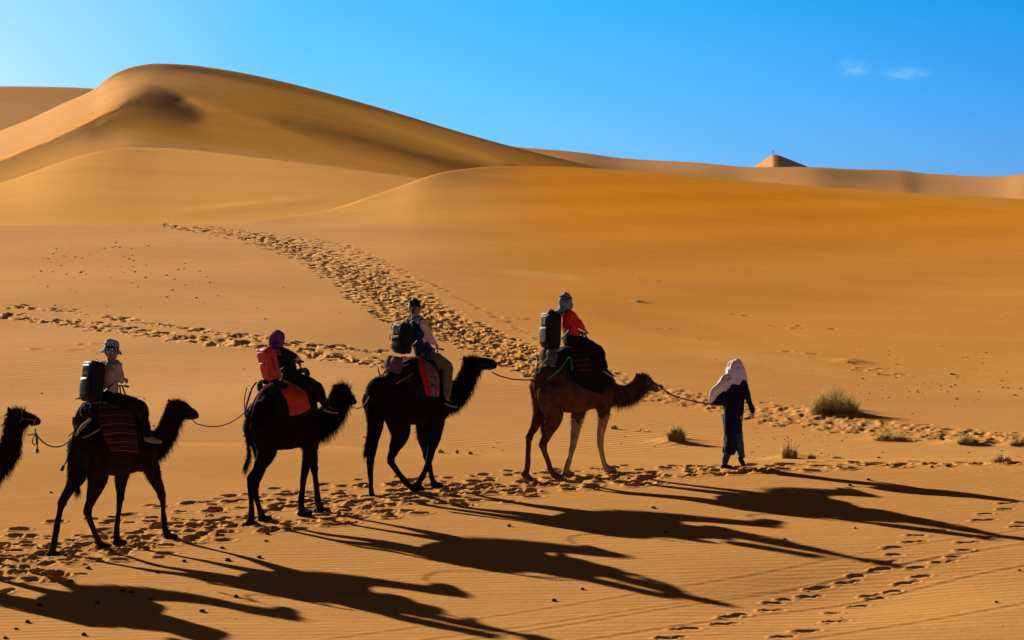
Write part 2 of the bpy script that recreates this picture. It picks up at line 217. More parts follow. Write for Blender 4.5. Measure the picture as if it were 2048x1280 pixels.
    2979, 3054, 3133, 3218, 3309, 3405, 3507, 3614, 3727, 3845, 3968, 4096, 4228, 4361, 4495, 4627, 4752, 4869, 4974, 5067, 5149, 5223, 5290, 5351, 5405, 5453, 5494, 5525, 5550, 5581, 5620, 5667, 5722, 5790, 5872, 5971, 6086, 6213, 6348, 6485, 6618, 6739, 6845, 6932, 6998, 7044, 7074, 7100, 7128, 7162,
    2977, 3055, 3137, 3225, 3319, 3419, 3524, 3635, 3750, 3871, 3997, 4127, 4261, 4396, 4531, 4663, 4790, 4906, 5011, 5102, 5181, 5249, 5309, 5362, 5409, 5447, 5477, 5503, 5531, 5566, 5612, 5665, 5729, 5804, 5893, 5997, 6116, 6245, 6380, 6515, 6644, 6761, 6862, 6944, 7004, 7044, 7072, 7098, 7126, 7159,
    2974, 3055, 3140, 3231, 3328, 3431, 3540, 3654, 3772, 3896, 4024, 4155, 4289, 4424, 4558, 4688, 4811, 4925, 5026, 5114, 5189, 5254, 5310, 5358, 5398, 5430, 5457, 5483, 5514, 5555, 5606, 5667, 5737, 5819, 5914, 6024, 6145, 6275, 6409, 6541, 6666, 6778, 6874, 6950, 7005, 7042, 7069, 7095, 7122, 7154,
    2970, 3054, 3142, 3236, 3336, 3442, 3554, 3671, 3793, 3919, 4048, 4180, 4314, 4448, 4579, 4706, 4825, 4934, 5031, 5115, 5188, 5249, 5302, 5347, 5382, 5410, 5436, 5464, 5499, 5546, 5603, 5670, 5747, 5836, 5936, 6049, 6173, 6303, 6435, 6564, 6685, 6792, 6882, 6952, 7003, 7038, 7064, 7091, 7118, 7150,
    2966, 3052, 3143, 3240, 3343, 3452, 3567, 3687, 3812, 3940, 4071, 4203, 4336, 4468, 4597, 4720, 4835, 4939, 5033, 5114, 5184, 5243, 5293, 5333, 5364, 5390, 5417, 5448, 5489, 5541, 5604, 5676, 5759, 5853, 5958, 6074, 6198, 6328, 6458, 6584, 6700, 6802, 6887, 6953, 7001, 7033, 7059, 7087, 7113, 7145,
    2963, 3051, 3145, 3244, 3351, 3463, 3581, 3703, 3830, 3960, 4092, 4225, 4357, 4487, 4612, 4731, 4842, 4943, 5033, 5111, 5178, 5235, 5281, 5317, 5345, 5370, 5398, 5434, 5481, 5538, 5606, 5684, 5772, 5871, 5979, 6097, 6221, 6350, 6478, 6600, 6712, 6809, 6890, 6952, 6997, 7027, 7053, 7080, 7107, 7138,
    2959, 3051, 3148, 3250, 3359, 3474, 3595, 3720, 3848, 3980, 4112, 4244, 4375, 4503, 4625, 4741, 4849, 4946, 5032, 5108, 5172, 5225, 5267, 5298, 5325, 5351, 5382, 5423, 5475, 5537, 5609, 5692, 5784, 5886, 5997, 6116, 6241, 6368, 6494, 6612, 6720, 6814, 6890, 6949, 6991, 7020, 7046, 7073, 7099, 7130,
    2956, 3051, 3151, 3257, 3369, 3486, 3609, 3736, 3866, 3998, 4131, 4263, 4392, 4517, 4637, 4749, 4853, 4947, 5031, 5103, 5163, 5213, 5251, 5279, 5304, 5332, 5368, 5415, 5471, 5537, 5613, 5699, 5795, 5900, 6013, 6133, 6257, 6383, 6506, 6622, 6726, 6815, 6888, 6944, 6983, 7011, 7037, 7064, 7090, 7121,
    2953, 3052, 3155, 3264, 3378, 3499, 3624, 3753, 3884, 4016, 4149, 4279, 4407, 4530, 4647, 4756, 4857, 4947, 5028, 5096, 5154, 5199, 5232, 5258, 5285, 5316, 5358, 5408, 5468, 5537, 5616, 5706, 5805, 5912, 6026, 6147, 6270, 6395, 6515, 6628, 6729, 6814, 6884, 6937, 6975, 7002, 7028, 7055, 7080, 7111,
    2950, 3053, 3160, 3271, 3389, 3511, 3638, 3768, 3901, 4033, 4165, 4294, 4420, 4541, 4655, 4761, 4859, 4946, 5023, 5088, 5142, 5183, 5213, 5237, 5266, 5303, 5350, 5404, 5466, 5537, 5619, 5711, 5812, 5921, 6036, 6157, 6281, 6404, 6522, 6632, 6729, 6811, 6878, 6928, 6965, 6992, 7017, 7044, 7070, 7100,
    2947, 3054, 3164, 3279, 3399, 3524, 3653, 3784, 3916, 4049, 4180, 4308, 4432, 4550, 4661, 4765, 4859, 4943, 5017, 5079, 5128, 5165, 5192, 5217, 5250, 5293, 5344, 5401, 5464, 5537, 5620, 5714, 5817, 5927, 6044, 6165, 6289, 6410, 6526, 6633, 6727, 6807, 6870, 6918, 6954, 6980, 7006, 7033, 7058, 7088,
    2945, 3055, 3169, 3287, 3410, 3536, 3666, 3798, 3931, 4063, 4193, 4320, 4442, 4557, 4666, 4767, 4858, 4939, 5009, 5067, 5113, 5145, 5170, 5198, 5237, 5286, 5340, 5398, 5463, 5536, 5620, 5715, 5819, 5931, 6050, 6171, 6294, 6414, 6528, 6632, 6723, 6800, 6861, 6907, 6942, 6968, 6994, 7020, 7046, 7075,
    2943, 3057, 3174, 3295, 3420, 3549, 3680, 3812, 3945, 4077, 4205, 4330, 4450, 4563, 4669, 4767, 4855, 4933, 5000, 5054, 5095, 5124, 5150, 5184, 5230, 5283, 5339, 5398, 5462, 5535, 5620, 5715, 5821, 5934, 6054, 6176, 6298, 6416, 6528, 6629, 6718, 6791, 6850, 6895, 6929, 6955, 6981, 7007, 7032, 7061,
    2941, 3059, 3180, 3304, 3431, 3561, 3693, 3826, 3958, 4089, 4217, 4340, 4457, 4568, 4672, 4766, 4852, 4927, 4990, 5039, 5076, 5103, 5134, 5178, 5230, 5285, 5341, 5399, 5463, 5536, 5620, 5716, 5823, 5938, 6057, 6179, 6300, 6417, 6526, 6625, 6710, 6781, 6838, 6882, 6915, 6942, 6967, 6993, 7018, 7045,
    2941, 3062, 3186, 3312, 3441, 3573, 3706, 3839, 3971, 4101, 4227, 4348, 4463, 4572, 4673, 4765, 4847, 4918, 4977, 5023, 5055, 5086, 5127, 5179, 5235, 5290, 5346, 5403, 5466, 5539, 5624, 5721, 5828, 5942, 6061, 6182, 6302, 6416, 6523, 6618, 6700, 6769, 6824, 6868, 6901, 6928, 6952, 6978, 7003, 7030,
    2941, 3066, 3192, 3321, 3452, 3585, 3718, 3851, 3983, 4111, 4236, 4355, 4468, 4574, 4672, 4761, 4841, 4908, 4963, 5004, 5037, 5075, 5125, 5184, 5242, 5297, 5352, 5408, 5471, 5544, 5630, 5727, 5834, 5948, 6066, 6185, 6303, 6414, 6518, 6610, 6689, 6755, 6809, 6853, 6887, 6913, 6937, 6963, 6988, 7014,
    2943, 3070, 3199, 3330, 3463, 3596, 3730, 3863, 3994, 4121, 4244, 4362, 4472, 4576, 4671, 4757, 4833, 4897, 4947, 4986, 5023, 5071, 5130, 5191, 5250, 5305, 5357, 5413, 5476, 5550, 5636, 5733, 5840, 5954, 6071, 6188, 6303, 6412, 6511, 6600, 6676, 6740, 6793, 6837, 6871, 6898, 6922, 6948, 6972, 6998,
    2945, 3075, 3207, 3340, 3474, 3608, 3742, 3875, 4005, 4131, 4252, 4367, 4476, 4576, 4669, 4752, 4824, 4883, 4930, 4971, 5016, 5074, 5138, 5200, 5258, 5311, 5363, 5418, 5480, 5555, 5642, 5740, 5846, 5959, 6075, 6190, 6302, 6407, 6504, 6589, 6662, 6724, 6776, 6820, 6855, 6883, 6907, 6932, 6956, 6982,
    2949, 3082, 3215, 3350, 3485, 3620, 3754, 3886, 4015, 4139, 4259, 4372, 4478, 4576, 4665, 4745, 4813, 4869, 4915, 4961, 5016, 5081, 5148, 5210, 5266, 5318, 5368, 5422, 5485, 5560, 5647, 5746, 5852, 5964, 6078, 6191, 6300, 6402, 6494, 6575, 6646, 6707, 6759, 6803, 6839, 6867, 6892, 6916, 6941, 6967,
    2954, 3089, 3224, 3360, 3496, 3631, 3765, 3897, 4024, 4147, 4265, 4376, 4479, 4574, 4660, 4736, 4801, 4855, 4904, 4958, 5022, 5091, 5159, 5220, 5274, 5324, 5373, 5426, 5489, 5565, 5652, 5751, 5857, 5967, 6080, 6190, 6296, 6394, 6482, 6560, 6628, 6688, 6740, 6786, 6823, 6852, 6876, 6900, 6924, 6951,
    2961, 3097, 3234, 3371, 3507, 3643, 3776, 3907, 4033, 4155, 4270, 4379, 4480, 4572, 4655, 4727, 4789, 4844, 4898, 4961, 5031, 5103, 5170, 5229, 5281, 5329, 5377, 5430, 5493, 5569, 5657, 5755, 5860, 5970, 6080, 6187, 6289, 6384, 6468, 6543, 6609, 6668, 6721, 6768, 6806, 6836, 6860, 6884, 6908, 6935,
    2969, 3107, 3244, 3382, 3519, 3654, 3787, 3917, 4042, 4161, 4275, 4381, 4479, 4568, 4648, 4718, 4779, 4837, 4898, 4968, 5042, 5115, 5180, 5237, 5287, 5334, 5380, 5433, 5497, 5573, 5661, 5759, 5863, 5971, 6079, 6183, 6281, 6372, 6452, 6524, 6589, 6648, 6702, 6750, 6790, 6820, 6844, 6867, 6891, 6918,
    2979, 3117, 3256, 3394, 3531, 3666, 3798, 3926, 4050, 4167, 4279, 4382, 4478, 4564, 4641, 4710, 4772, 4834, 4902, 4978, 5055, 5127, 5190, 5245, 5293, 5338, 5384, 5437, 5501, 5577, 5666, 5763, 5866, 5972, 6076, 6177, 6271, 6357, 6434, 6504, 6567, 6626, 6682, 6731, 6773, 6804, 6828, 6851, 6875, 6901,
    2990, 3129, 3268, 3406, 3543, 3677, 3808, 3935, 4057, 4173, 4282, 4383, 4476, 4560, 4635, 4703, 4768, 4835, 4910, 4989, 5068, 5139, 5200, 5252, 5298, 5342, 5387, 5440, 5505, 5582, 5670, 5766, 5868, 5971, 6073, 6169, 6259, 6341, 6415, 6482, 6544, 6604, 6661, 6713, 6756, 6788, 6811, 6834, 6858, 6885,
    3002, 3141, 3280, 3418, 3555, 3688, 3819, 3944, 4064, 4178, 4284, 4383, 4474, 4556, 4630, 4699, 4767, 4841, 4921, 5003, 5081, 5150, 5209, 5259, 5303, 5345, 5391, 5444, 5509, 5586, 5674, 5770, 5869, 5970, 6068, 6160, 6246, 6323, 6393, 6458, 6521, 6582, 6640, 6694, 6738, 6771, 6795, 6817, 6841, 6868,
    3016, 3155, 3294, 3431, 3567, 3700, 3828, 3952, 4070, 4182, 4287, 4384, 4472, 4553, 4627, 4698, 4771, 4850, 4934, 5017, 5095, 5162, 5218, 5266, 5308, 5349, 5394, 5448, 5514, 5591, 5679, 5773, 5870, 5967, 6061, 6150, 6230, 6303, 6370, 6434, 6496, 6559, 6619, 6675, 6721, 6755, 6779, 6801, 6825, 6851,
    3031, 3169, 3308, 3445, 3579, 3711, 3838, 3960, 4076, 4186, 4289, 4384, 4471, 4551, 4626, 4700, 4778, 4862, 4949, 5033, 5109, 5173, 5226, 5271, 5312, 5352, 5398, 5452, 5518, 5596, 5683, 5775, 5870, 5964, 6053, 6137, 6213, 6281, 6346, 6408, 6471, 6535, 6598, 6656, 6704, 6739, 6763, 6785, 6808, 6835,
    3047, 3185, 3322, 3458, 3592, 3722, 3847, 3967, 4082, 4190, 4291, 4384, 4471, 4551, 4627, 4705, 4789, 4877, 4966, 5049, 5123, 5184, 5234, 5277, 5316, 5355, 5401, 5456, 5523, 5600, 5686, 5776, 5868, 5958, 6043, 6122, 6193, 6258, 6320, 6382, 6446, 6512, 6577, 6637, 6687, 6723, 6747, 6769, 6792, 6819,
    3064, 3201, 3337, 3472, 3604, 3732, 3856, 3974, 4087, 4193, 4292, 4385, 4471, 4552, 4632, 4715, 4804, 4895, 4985, 5066, 5136, 5194, 5241, 5281, 5319, 5358, 5404, 5460, 5527, 5604, 5688, 5776, 5864, 5950, 6030, 6104, 6170, 6232, 6293, 6355, 6421, 6489, 6556, 6618, 6669, 6707, 6732, 6753, 6776, 6803,
    3082, 3218, 3353, 3486, 3616, 3742, 3864, 3981, 4092, 4196, 4294, 4386, 4472, 4555, 4640, 4729, 4822, 4916, 5005, 5083, 5150, 5203, 5247, 5285, 5322, 5360, 5406, 5463, 5530, 5606, 5688, 5774, 5858, 5939, 6015, 6083, 6146, 6206, 6265, 6328, 6395, 6465, 6534, 6598, 6652, 6691, 6716, 6737, 6759, 6787,
    3101, 3235, 3368, 3500, 3628, 3752, 3872, 3987, 4096, 4200, 4297, 4388, 4476, 4563, 4652, 4747, 4844, 4938, 5025, 5100, 5162, 5212, 5253, 5289, 5324, 5362, 5408, 5465, 5532, 5607, 5687, 5769, 5849, 5926, 5996, 6061, 6120, 6178, 6237, 6301, 6369, 6441, 6513, 6579, 6634, 6674, 6701, 6721, 6743, 6771,
    3122, 3253, 3384, 3513, 3639, 3762, 3880, 3993, 4101, 4203, 4300, 4392, 4482, 4574, 4669, 4769, 4868, 4962, 5046, 5116, 5174, 5219, 5257, 5291, 5325, 5363, 5410, 5466, 5533, 5606, 5684, 5762, 5838, 5910, 5976, 6036, 6092, 6149, 6208, 6273, 6343, 6417, 6491, 6559, 6616, 6658, 6685, 6705, 6727, 6756,
    3143, 3272, 3401, 3527, 3651, 3771, 3887, 3999, 4105, 4207, 4304, 4399, 4492, 4589, 4691, 4793, 4894, 4986, 5065, 5131, 5184, 5225, 5260, 5292, 5325, 5363, 5410, 5467, 5532, 5603, 5678, 5753, 5824, 5891, 5953, 6009, 6064, 6119, 6178, 6244, 6317, 6393, 6468, 6538, 6597, 6641, 6669, 6690, 6712, 6741,
    3165, 3292, 3418, 3541, 3663, 3780, 3895, 4005, 4111, 4213, 4311, 4408, 4507, 4609, 4715, 4821, 4920, 5009, 5084, 5145, 5192, 5230, 5262, 5293, 5325, 5363, 5409, 5466, 5530, 5599, 5670, 5741, 5808, 5870, 5928, 5981, 6033, 6088, 6148, 6215, 6289, 6367, 6445, 6517, 6578, 6624, 6653, 6674, 6697, 6727,
    3189, 3313, 3436, 3557, 3675, 3791, 3903, 4012, 4117, 4220, 4320, 4421, 4526, 4634, 4743, 4850, 4948, 5032, 5102, 5156, 5199, 5233, 5263, 5292, 5323, 5361, 5407, 5463, 5525, 5592, 5659, 5726, 5789, 5847, 5901, 5952, 6002, 6057, 6117, 6186, 6262, 6341, 6421, 6495, 6559, 6606, 6637, 6659, 6683, 6713,
    3217, 3338, 3457, 3575, 3690, 3803, 3913, 4021, 4126, 4229, 4333, 4439, 4549, 4662, 4774, 4880, 4974, 5054, 5117, 5166, 5204, 5235, 5262, 5290, 5321, 5358, 5404, 5458, 5518, 5582, 5646, 5709, 5768, 5822, 5873, 5921, 5970, 6024, 6086, 6156, 6233, 6315, 6396, 6473, 6538, 6588, 6621, 6644, 6669, 6700,
    3248, 3366, 3482, 3597, 3709, 3819, 3927, 4033, 4137, 4242, 4349, 4460, 4576, 4693, 4807, 4911, 5000, 5074, 5130, 5173, 5206, 5234, 5260, 5287, 5317, 5354, 5399, 5452, 5510, 5570, 5631, 5690, 5745, 5795, 5843, 5889, 5937, 5991, 6053, 6124, 6203, 6287, 6370, 6449, 6517, 6569, 6604, 6630, 6655, 6687,
    3282, 3396, 3510, 3622, 3732, 3839, 3944, 4048, 4152, 4258, 4370, 4487, 4608, 4728, 4841, 4941, 5025, 5091, 5141, 5178, 5207, 5233, 5257, 5282, 5311, 5348, 5392, 5443, 5499, 5557, 5614, 5668, 5720, 5767, 5812, 5856, 5903, 5957, 6020, 6092, 6173, 6258, 6344, 6424, 6495, 6550, 6588, 6615, 6642, 6674,
    3316, 3429, 3540, 3650, 3757, 3862, 3965, 4067, 4172, 4281, 4397, 4519, 4644, 4765, 4876, 4971, 5047, 5106, 5148, 5180, 5206, 5229, 5252, 5276, 5305, 5341, 5384, 5434, 5487, 5541, 5595, 5646, 5693, 5738, 5780, 5822, 5869, 5923, 5986, 6060, 6142, 6229, 6316, 6399, 6472, 6530, 6571, 6601, 6629, 6662,
    3351, 3462, 3572, 3680, 3787, 3890, 3993, 4096, 4202, 4315, 4435, 4560, 4686, 4805, 4911, 4999, 5067, 5117, 5153, 5181, 5204, 5225, 5247, 5270, 5299, 5334, 5376, 5423, 5474, 5525, 5575, 5622, 5666, 5708, 5748, 5789, 5834, 5888, 5952, 6027, 6111, 6200, 6290, 6375, 6450, 6511, 6555, 6587, 6617, 6652,
    3387, 3497, 3606, 3714, 3820, 3925, 4030, 4137, 4248, 4365, 4487, 4612, 4735, 4848, 4946, 5024, 5083, 5125, 5155, 5179, 5200, 5220, 5241, 5264, 5292, 5327, 5368, 5413, 5460, 5508, 5554, 5598, 5639, 5677, 5715, 5755, 5800, 5854, 5919, 5995, 6081, 6172, 6263, 6351, 6429, 6492, 6540, 6574, 6606, 6643,
    3424, 3533, 3642, 3750, 3858, 3967, 4077, 4190, 4307, 4428, 4551, 4673, 4788, 4892, 4979, 5047, 5096, 5130, 5155, 5176, 5195, 5214, 5235, 5258, 5286, 5320, 5359, 5402, 5446, 5490, 5533, 5573, 5611, 5647, 5683, 5722, 5766, 5821, 5887, 5964, 6052, 6145, 6239, 6329, 6409, 6475, 6525, 6563, 6597, 6635,
    3461, 3571, 3681, 3791, 3902, 4015, 4131, 4250, 4372, 4495, 4617, 4734, 4841, 4933, 5008, 5065, 5104, 5131, 5153, 5171, 5190, 5208, 5229, 5252, 5280, 5313, 5350, 5390, 5431, 5472, 5511, 5548, 5584, 5617, 5651, 5689, 5733, 5788, 5855, 5935, 6024, 6120, 6216, 6308, 6390, 6459, 6512, 6553, 6590, 6631,
    3500, 3611, 3723, 3836, 3952, 4069, 4190, 4314, 4439, 4562, 4681, 4791, 4888, 4969, 5032, 5077, 5108, 5130, 5148, 5166, 5184, 5202, 5223, 5247, 5274, 5306, 5341, 5378, 5416, 5453, 5489, 5523, 5556, 5587, 5620, 5656, 5701, 5757, 5826, 5908, 5999, 6097, 6195, 6289, 6374, 6445, 6501, 6545, 6585, 6628,
    3540, 3654, 3769, 3886, 4005, 4127, 4252, 4379, 4504, 4626, 4740, 4842, 4928, 4997, 5049, 5084, 5108, 5126, 5143, 5161, 5178, 5197, 5218, 5242, 5269, 5299, 5331, 5365, 5399, 5433, 5466, 5497, 5527, 5557, 5588, 5624, 5669, 5726, 5798, 5882, 5976, 6076, 6177, 6273, 6360, 6433, 6492, 6539, 6582, 6627,
    3582, 3699, 3817, 3938, 4061, 4187, 4315, 4442, 4567, 4684, 4792, 4885, 4961, 5018, 5059, 5085, 5104, 5121, 5138, 5155, 5173, 5192, 5213, 5237, 5263, 5291, 5321, 5351, 5381, 5412, 5441, 5470, 5498, 5526, 5556, 5592, 5638, 5698, 5772, 5859, 5956, 6058, 6161, 6259, 6348, 6423, 6484, 6535, 6581, 6629,
    3626, 3746, 3868, 3991, 4118, 4246, 4375, 4502, 4624, 4737, 4837, 4920, 4985, 5032, 5062, 5083, 5099, 5116, 5133, 5150, 5168, 5187, 5209, 5232, 5257, 5282, 5308, 5335, 5362, 5389, 5416, 5443, 5468, 5495, 5525, 5561, 5609, 5671, 5748, 5838, 5938, 6043, 6148, 6248, 6338, 6415, 6479, 6532, 6582, 6633,
    3671, 3794, 3919, 4045, 4174, 4304, 4433, 4557, 4675, 4782, 4873, 4947, 5002, 5038, 5061, 5078, 5094, 5111, 5128, 5145, 5164, 5184, 5205, 5227, 5249, 5272, 5295, 5318, 5342, 5366, 5391, 5415, 5439, 5464, 5493, 5531, 5581, 5646, 5727, 5821, 5924, 6031, 6138, 6239, 6331, 6410, 6476, 6533, 6585, 6639,
    3716, 3842, 3969, 4098, 4228, 4357, 4484, 4606, 4718, 4817, 4901, 4965, 5010, 5038, 5057, 5073, 5089, 5105, 5122, 5140, 5159, 5179, 5199, 5219, 5239, 5259, 5279, 5300, 5321, 5343, 5364, 5387, 5409, 5434, 5463, 5502, 5555, 5625, 5710, 5807, 5913, 6022, 6131, 6234, 6327, 6408, 6477, 6536, 6591, 6649,
    3762, 3890, 4018, 4148, 4278, 4406, 4530, 4646, 4752, 4844, 4918, 4974, 5010, 5033, 5049, 5065, 5081, 5097, 5114, 5132, 5151, 5170, 5188, 5207, 5225, 5243, 5261, 5279, 5299, 5318, 5339, 5359, 5380, 5404, 5435, 5476, 5533, 5607, 5696, 5797, 5905, 6018, 6128, 6233, 6327, 6410, 6480, 6542, 6601, 6662,
    3806, 3935, 4065, 4194, 4323, 4448, 4568, 4680, 4779, 4863, 4929, 4976, 5005, 5023, 5039, 5055, 5071, 5087, 5103, 5121, 5138, 5156, 5173, 5190, 5207, 5224, 5241, 5259, 5277, 5296, 5314, 5333, 5354, 5377, 5409, 5454, 5515, 5593, 5685, 5790, 5902, 6016, 6129, 6235, 6331, 6415, 6487, 6552, 6614, 6678,
    3849, 3979, 4108, 4237, 4363, 4485, 4600, 4706, 4799, 4876, 4935, 4974, 4998, 5014, 5030, 5046, 5062, 5078, 5094, 5110, 5126, 5142, 5158, 5174, 5190, 5206, 5223, 5240, 5257, 5274, 5292, 5309, 5329, 5353, 5387, 5435, 5500, 5582, 5679, 5787, 5902, 6019, 6133, 6241, 6338, 6424, 6498, 6565, 6630, 6697,
    3890, 4019, 4147, 4274, 4397, 4515, 4625, 4724, 4810, 4880, 4933, 4967, 4987, 5003, 5019, 5035, 5051, 5067, 5083, 5099, 5115, 5131, 5147, 5163, 5179, 5195, 5211, 5227, 5243, 5259, 5275, 5291, 5307, 5330, 5367, 5419, 5489, 5575, 5676, 5787, 5905, 6024, 6141, 6250, 6349, 6436, 6513, 6583, 6651, 6721,
    3928, 4056, 4183, 4306, 4425, 4538, 4642, 4734, 4813, 4876, 4922, 4953, 4972, 4988, 5004, 5020, 5036, 5052, 5068, 5084, 5100, 5116, 5132, 5148, 5164, 5180, 5196, 5212, 5228, 5244, 5260, 5276, 5292, 5309, 5349, 5406, 5480, 5571, 5676, 5790, 5911, 6033, 6151, 6262, 6363, 6453, 6532, 6605, 6676, 6750,
    3965, 4090, 4214, 4334, 4449, 4556, 4653, 4739, 4810, 4867, 4908, 4936, 4954, 4970, 4986, 5002, 5018, 5034, 5050, 5066, 5082, 5098, 5114, 5130, 5146, 5162, 5178, 5194, 5210, 5226, 5242, 5258, 5274, 5290, 5334, 5395, 5474, 5570, 5678, 5796, 5920, 6044, 6164, 6278, 6381, 6472, 6554, 6631, 6706, 6784,
    3998, 4121, 4242, 4358, 4468, 4569, 4660, 4739, 4804, 4855, 4893, 4918, 4936, 4952, 4968, 4984, 5000, 5016, 5032, 5048, 5064, 5080, 5096, 5112, 5128, 5144, 5160, 5176, 5192, 5208, 5224, 5240, 5256, 5273, 5321, 5387, 5471, 5571, 5684, 5805, 5931, 6058, 6181, 6296, 6402, 6496, 6581, 6661, 6741, 6822,
    4030, 4149, 4266, 4378, 4483, 4579, 4664, 4737, 4797, 4843, 4877, 4901, 4917, 4933, 4949, 4965, 4981, 4997, 5013, 5029, 5045, 5061, 5077, 5093, 5109, 5125, 5141, 5157, 5173, 5189, 5205, 5221, 5237, 5258, 5311, 5382, 5471, 5575, 5692, 5817, 5946, 6075, 6201, 6318, 6426, 6524, 6613, 6696, 6780, 6866,
    4059, 4175, 4288, 4396, 4496, 4586, 4666, 4733, 4788, 4830, 4861, 4883, 4899, 4915, 4931, 4947, 4963, 4979, 4995, 5011, 5027, 5043, 5059, 5075, 5091, 5107, 5123, 5139, 5155, 5171, 5187, 5203, 5219, 5246, 5304, 5380, 5474, 5582, 5702, 5831, 5963, 6095, 6223, 6344, 6455, 6556, 6648, 6736, 6824, 6915,
    4086, 4199, 4308, 4411, 4506, 4591, 4665, 4728, 4778, 4817, 4845, 4865, 4881, 4897, 4913, 4929, 4945, 4961, 4977, 4993, 5009, 5025, 5041, 5057, 5073, 5089, 5105, 5121, 5137, 5153, 5169, 5185, 5201, 5237, 5300, 5381, 5479, 5592, 5716, 5847, 5983, 6118, 6249, 6373, 6487, 6592, 6689, 6781, 6874, 6969,
    4112, 4221, 4325, 4424, 4514, 4595, 4664, 4721, 4767, 4803, 4828, 4848, 4864, 4880, 4896, 4912, 4928, 4944, 4960, 4976, 4992, 5008, 5024, 5040, 5056, 5072, 5088, 5104, 5120, 5136, 5152, 5168, 5184, 5233, 5301, 5386, 5488, 5604, 5731, 5866, 6005, 6144, 6278, 6406, 6524, 6633, 6734, 6831, 6928, 7028,
    4136, 4241, 4341, 4435, 4521, 4596, 4661, 4714, 4756, 4788, 4812, 4830, 4846, 4862, 4878, 4894, 4910, 4926, 4942, 4958, 4974, 4990, 5006, 5022, 5038, 5054, 5070, 5086, 5102, 5118, 5134, 5150, 5176, 5232, 5304, 5394, 5499, 5619, 5749, 5887, 6029, 6171, 6309, 6441, 6564, 6677, 6784, 6886, 6988, 7092,
    4159, 4260, 4356, 4445, 4526, 4596, 4656, 4705, 4743, 4772, 4794, 4811, 4827, 4843, 4859, 4875, 4891, 4907, 4923, 4939, 4955, 4971, 4987, 5003, 5019, 5035, 5051, 5067, 5083, 5099, 5115, 5131, 5171, 5232, 5309, 5403, 5512, 5634, 5768, 5909, 6054, 6200, 6343, 6479, 6607, 6726, 6838, 6946, 7053, 7162,
    4181, 4277, 4369, 4454, 4530, 4595, 4650, 4695, 4730, 4757, 4777, 4793, 4809, 4825, 4841, 4857, 4873, 4889, 4905, 4921, 4937, 4953, 4969, 4985, 5001, 5017, 5033, 5049, 5065, 5081, 5097, 5118, 5169, 5234, 5316, 5413, 5526, 5651, 5788, 5932, 6081, 6231, 6378, 6520, 6654, 6779, 6897, 7011, 7124, 7238,
    4201, 4293, 4381, 4461, 4532, 4593, 4643, 4684, 4716, 4740, 4759, 4775, 4791, 4807, 4823, 4839, 4855, 4871, 4887, 4903, 4919, 4935, 4951, 4967, 4983, 4999, 5015, 5031, 5047, 5063, 5079, 5113, 5168, 5238, 5323, 5425, 5540, 5669, 5808, 5956, 6108, 6262, 6415, 6562, 6703, 6835, 6961, 7081, 7200, 7320,
    4221, 4309, 4391, 4467, 4533, 4589, 4635, 4672, 4701, 4724, 4741, 4757, 4773, 4789, 4805, 4821, 4837, 4853, 4869, 4885, 4901, 4917, 4933, 4949, 4965, 4981, 4997, 5013, 5029, 5045, 5063, 5108, 5168, 5243, 5332, 5437, 5556, 5687, 5829, 5980, 6136, 6295, 6452, 6606, 6754, 6894, 7027, 7155, 7281, 7406,
    4239, 4323, 4401, 4471, 4532, 4584, 4626, 4659, 4686, 4707, 4723, 4739, 4755, 4771, 4787, 4803, 4819, 4835, 4851, 4867, 4883, 4899, 4915, 4931, 4947, 4963, 4979, 4995, 5011, 5027, 5056, 5106, 5170, 5249, 5342, 5450, 5572, 5706, 5851, 6004, 6164, 6327, 6490, 6650, 6805, 6953, 7095, 7231, 7364, 7496,
    4257, 4335, 4408, 4474, 4530, 4577, 4615, 4646, 4670, 4689, 4705, 4721, 4737, 4753, 4769, 4785, 4801, 4817, 4833, 4849, 4865, 4881, 4897, 4913, 4929, 4945, 4961, 4977, 4993, 5009, 5051, 5106, 5174, 5257, 5354, 5465, 5589, 5725, 5873, 6029, 6192, 6358, 6526, 6692, 6854, 7011, 7161, 7306, 7448, 7588,
    4273, 4347, 4415, 4475, 4526, 4569, 4604, 4632, 4654, 4672, 4688, 4704, 4720, 4736, 4752, 4768, 4784, 4800, 4816, 4832, 4848, 4864, 4880, 4896, 4912, 4928, 4944, 4960, 4976, 5000, 5047, 5107, 5180, 5266, 5367, 5480, 5607, 5746, 5895, 6053, 6218, 6387, 6559, 6730, 6898, 7062, 7221, 7375, 7526, 7676,
    4287, 4356, 4419, 4475, 4521, 4560, 4591, 4617, 4637, 4655, 4671, 4687, 4703, 4719, 4735, 4751, 4767, 4783, 4799, 4815, 4831, 4847, 4863, 4879, 4895, 4911, 4927, 4943, 4959, 4994, 5046, 5110, 5187, 5277, 5381, 5497, 5626, 5766, 5917, 6076, 6242, 6413, 6586, 6761, 6933, 7103, 7269, 7431, 7592, 7753,
    4300, 4364, 4422, 4472, 4514, 4549, 4578, 4601, 4621, 4637, 4653, 4669, 4685, 4701, 4717, 4733, 4749, 4765, 4781, 4797, 4813, 4829, 4845, 4861, 4877, 4893, 4909, 4925, 4945, 4990, 5046, 5114, 5196, 5290, 5397, 5516, 5646, 5788, 5939, 6098, 6264, 6435, 6609, 6784, 6959, 7132, 7303, 7472, 7641, 7812,
    4311, 4370, 4423, 4468, 4506, 4538, 4564, 4586, 4604, 4620, 4636, 4652, 4668, 4684, 4700, 4716, 4732, 4748, 4764, 4780, 4796, 4812, 4828, 4844, 4860, 4876, 4892, 4908, 4938, 4987, 5048, 5121, 5206, 5304, 5414, 5535, 5668, 5810, 5962, 6121, 6286, 6456, 6629, 6804, 6979, 7154, 7329, 7503, 7677, 7853,
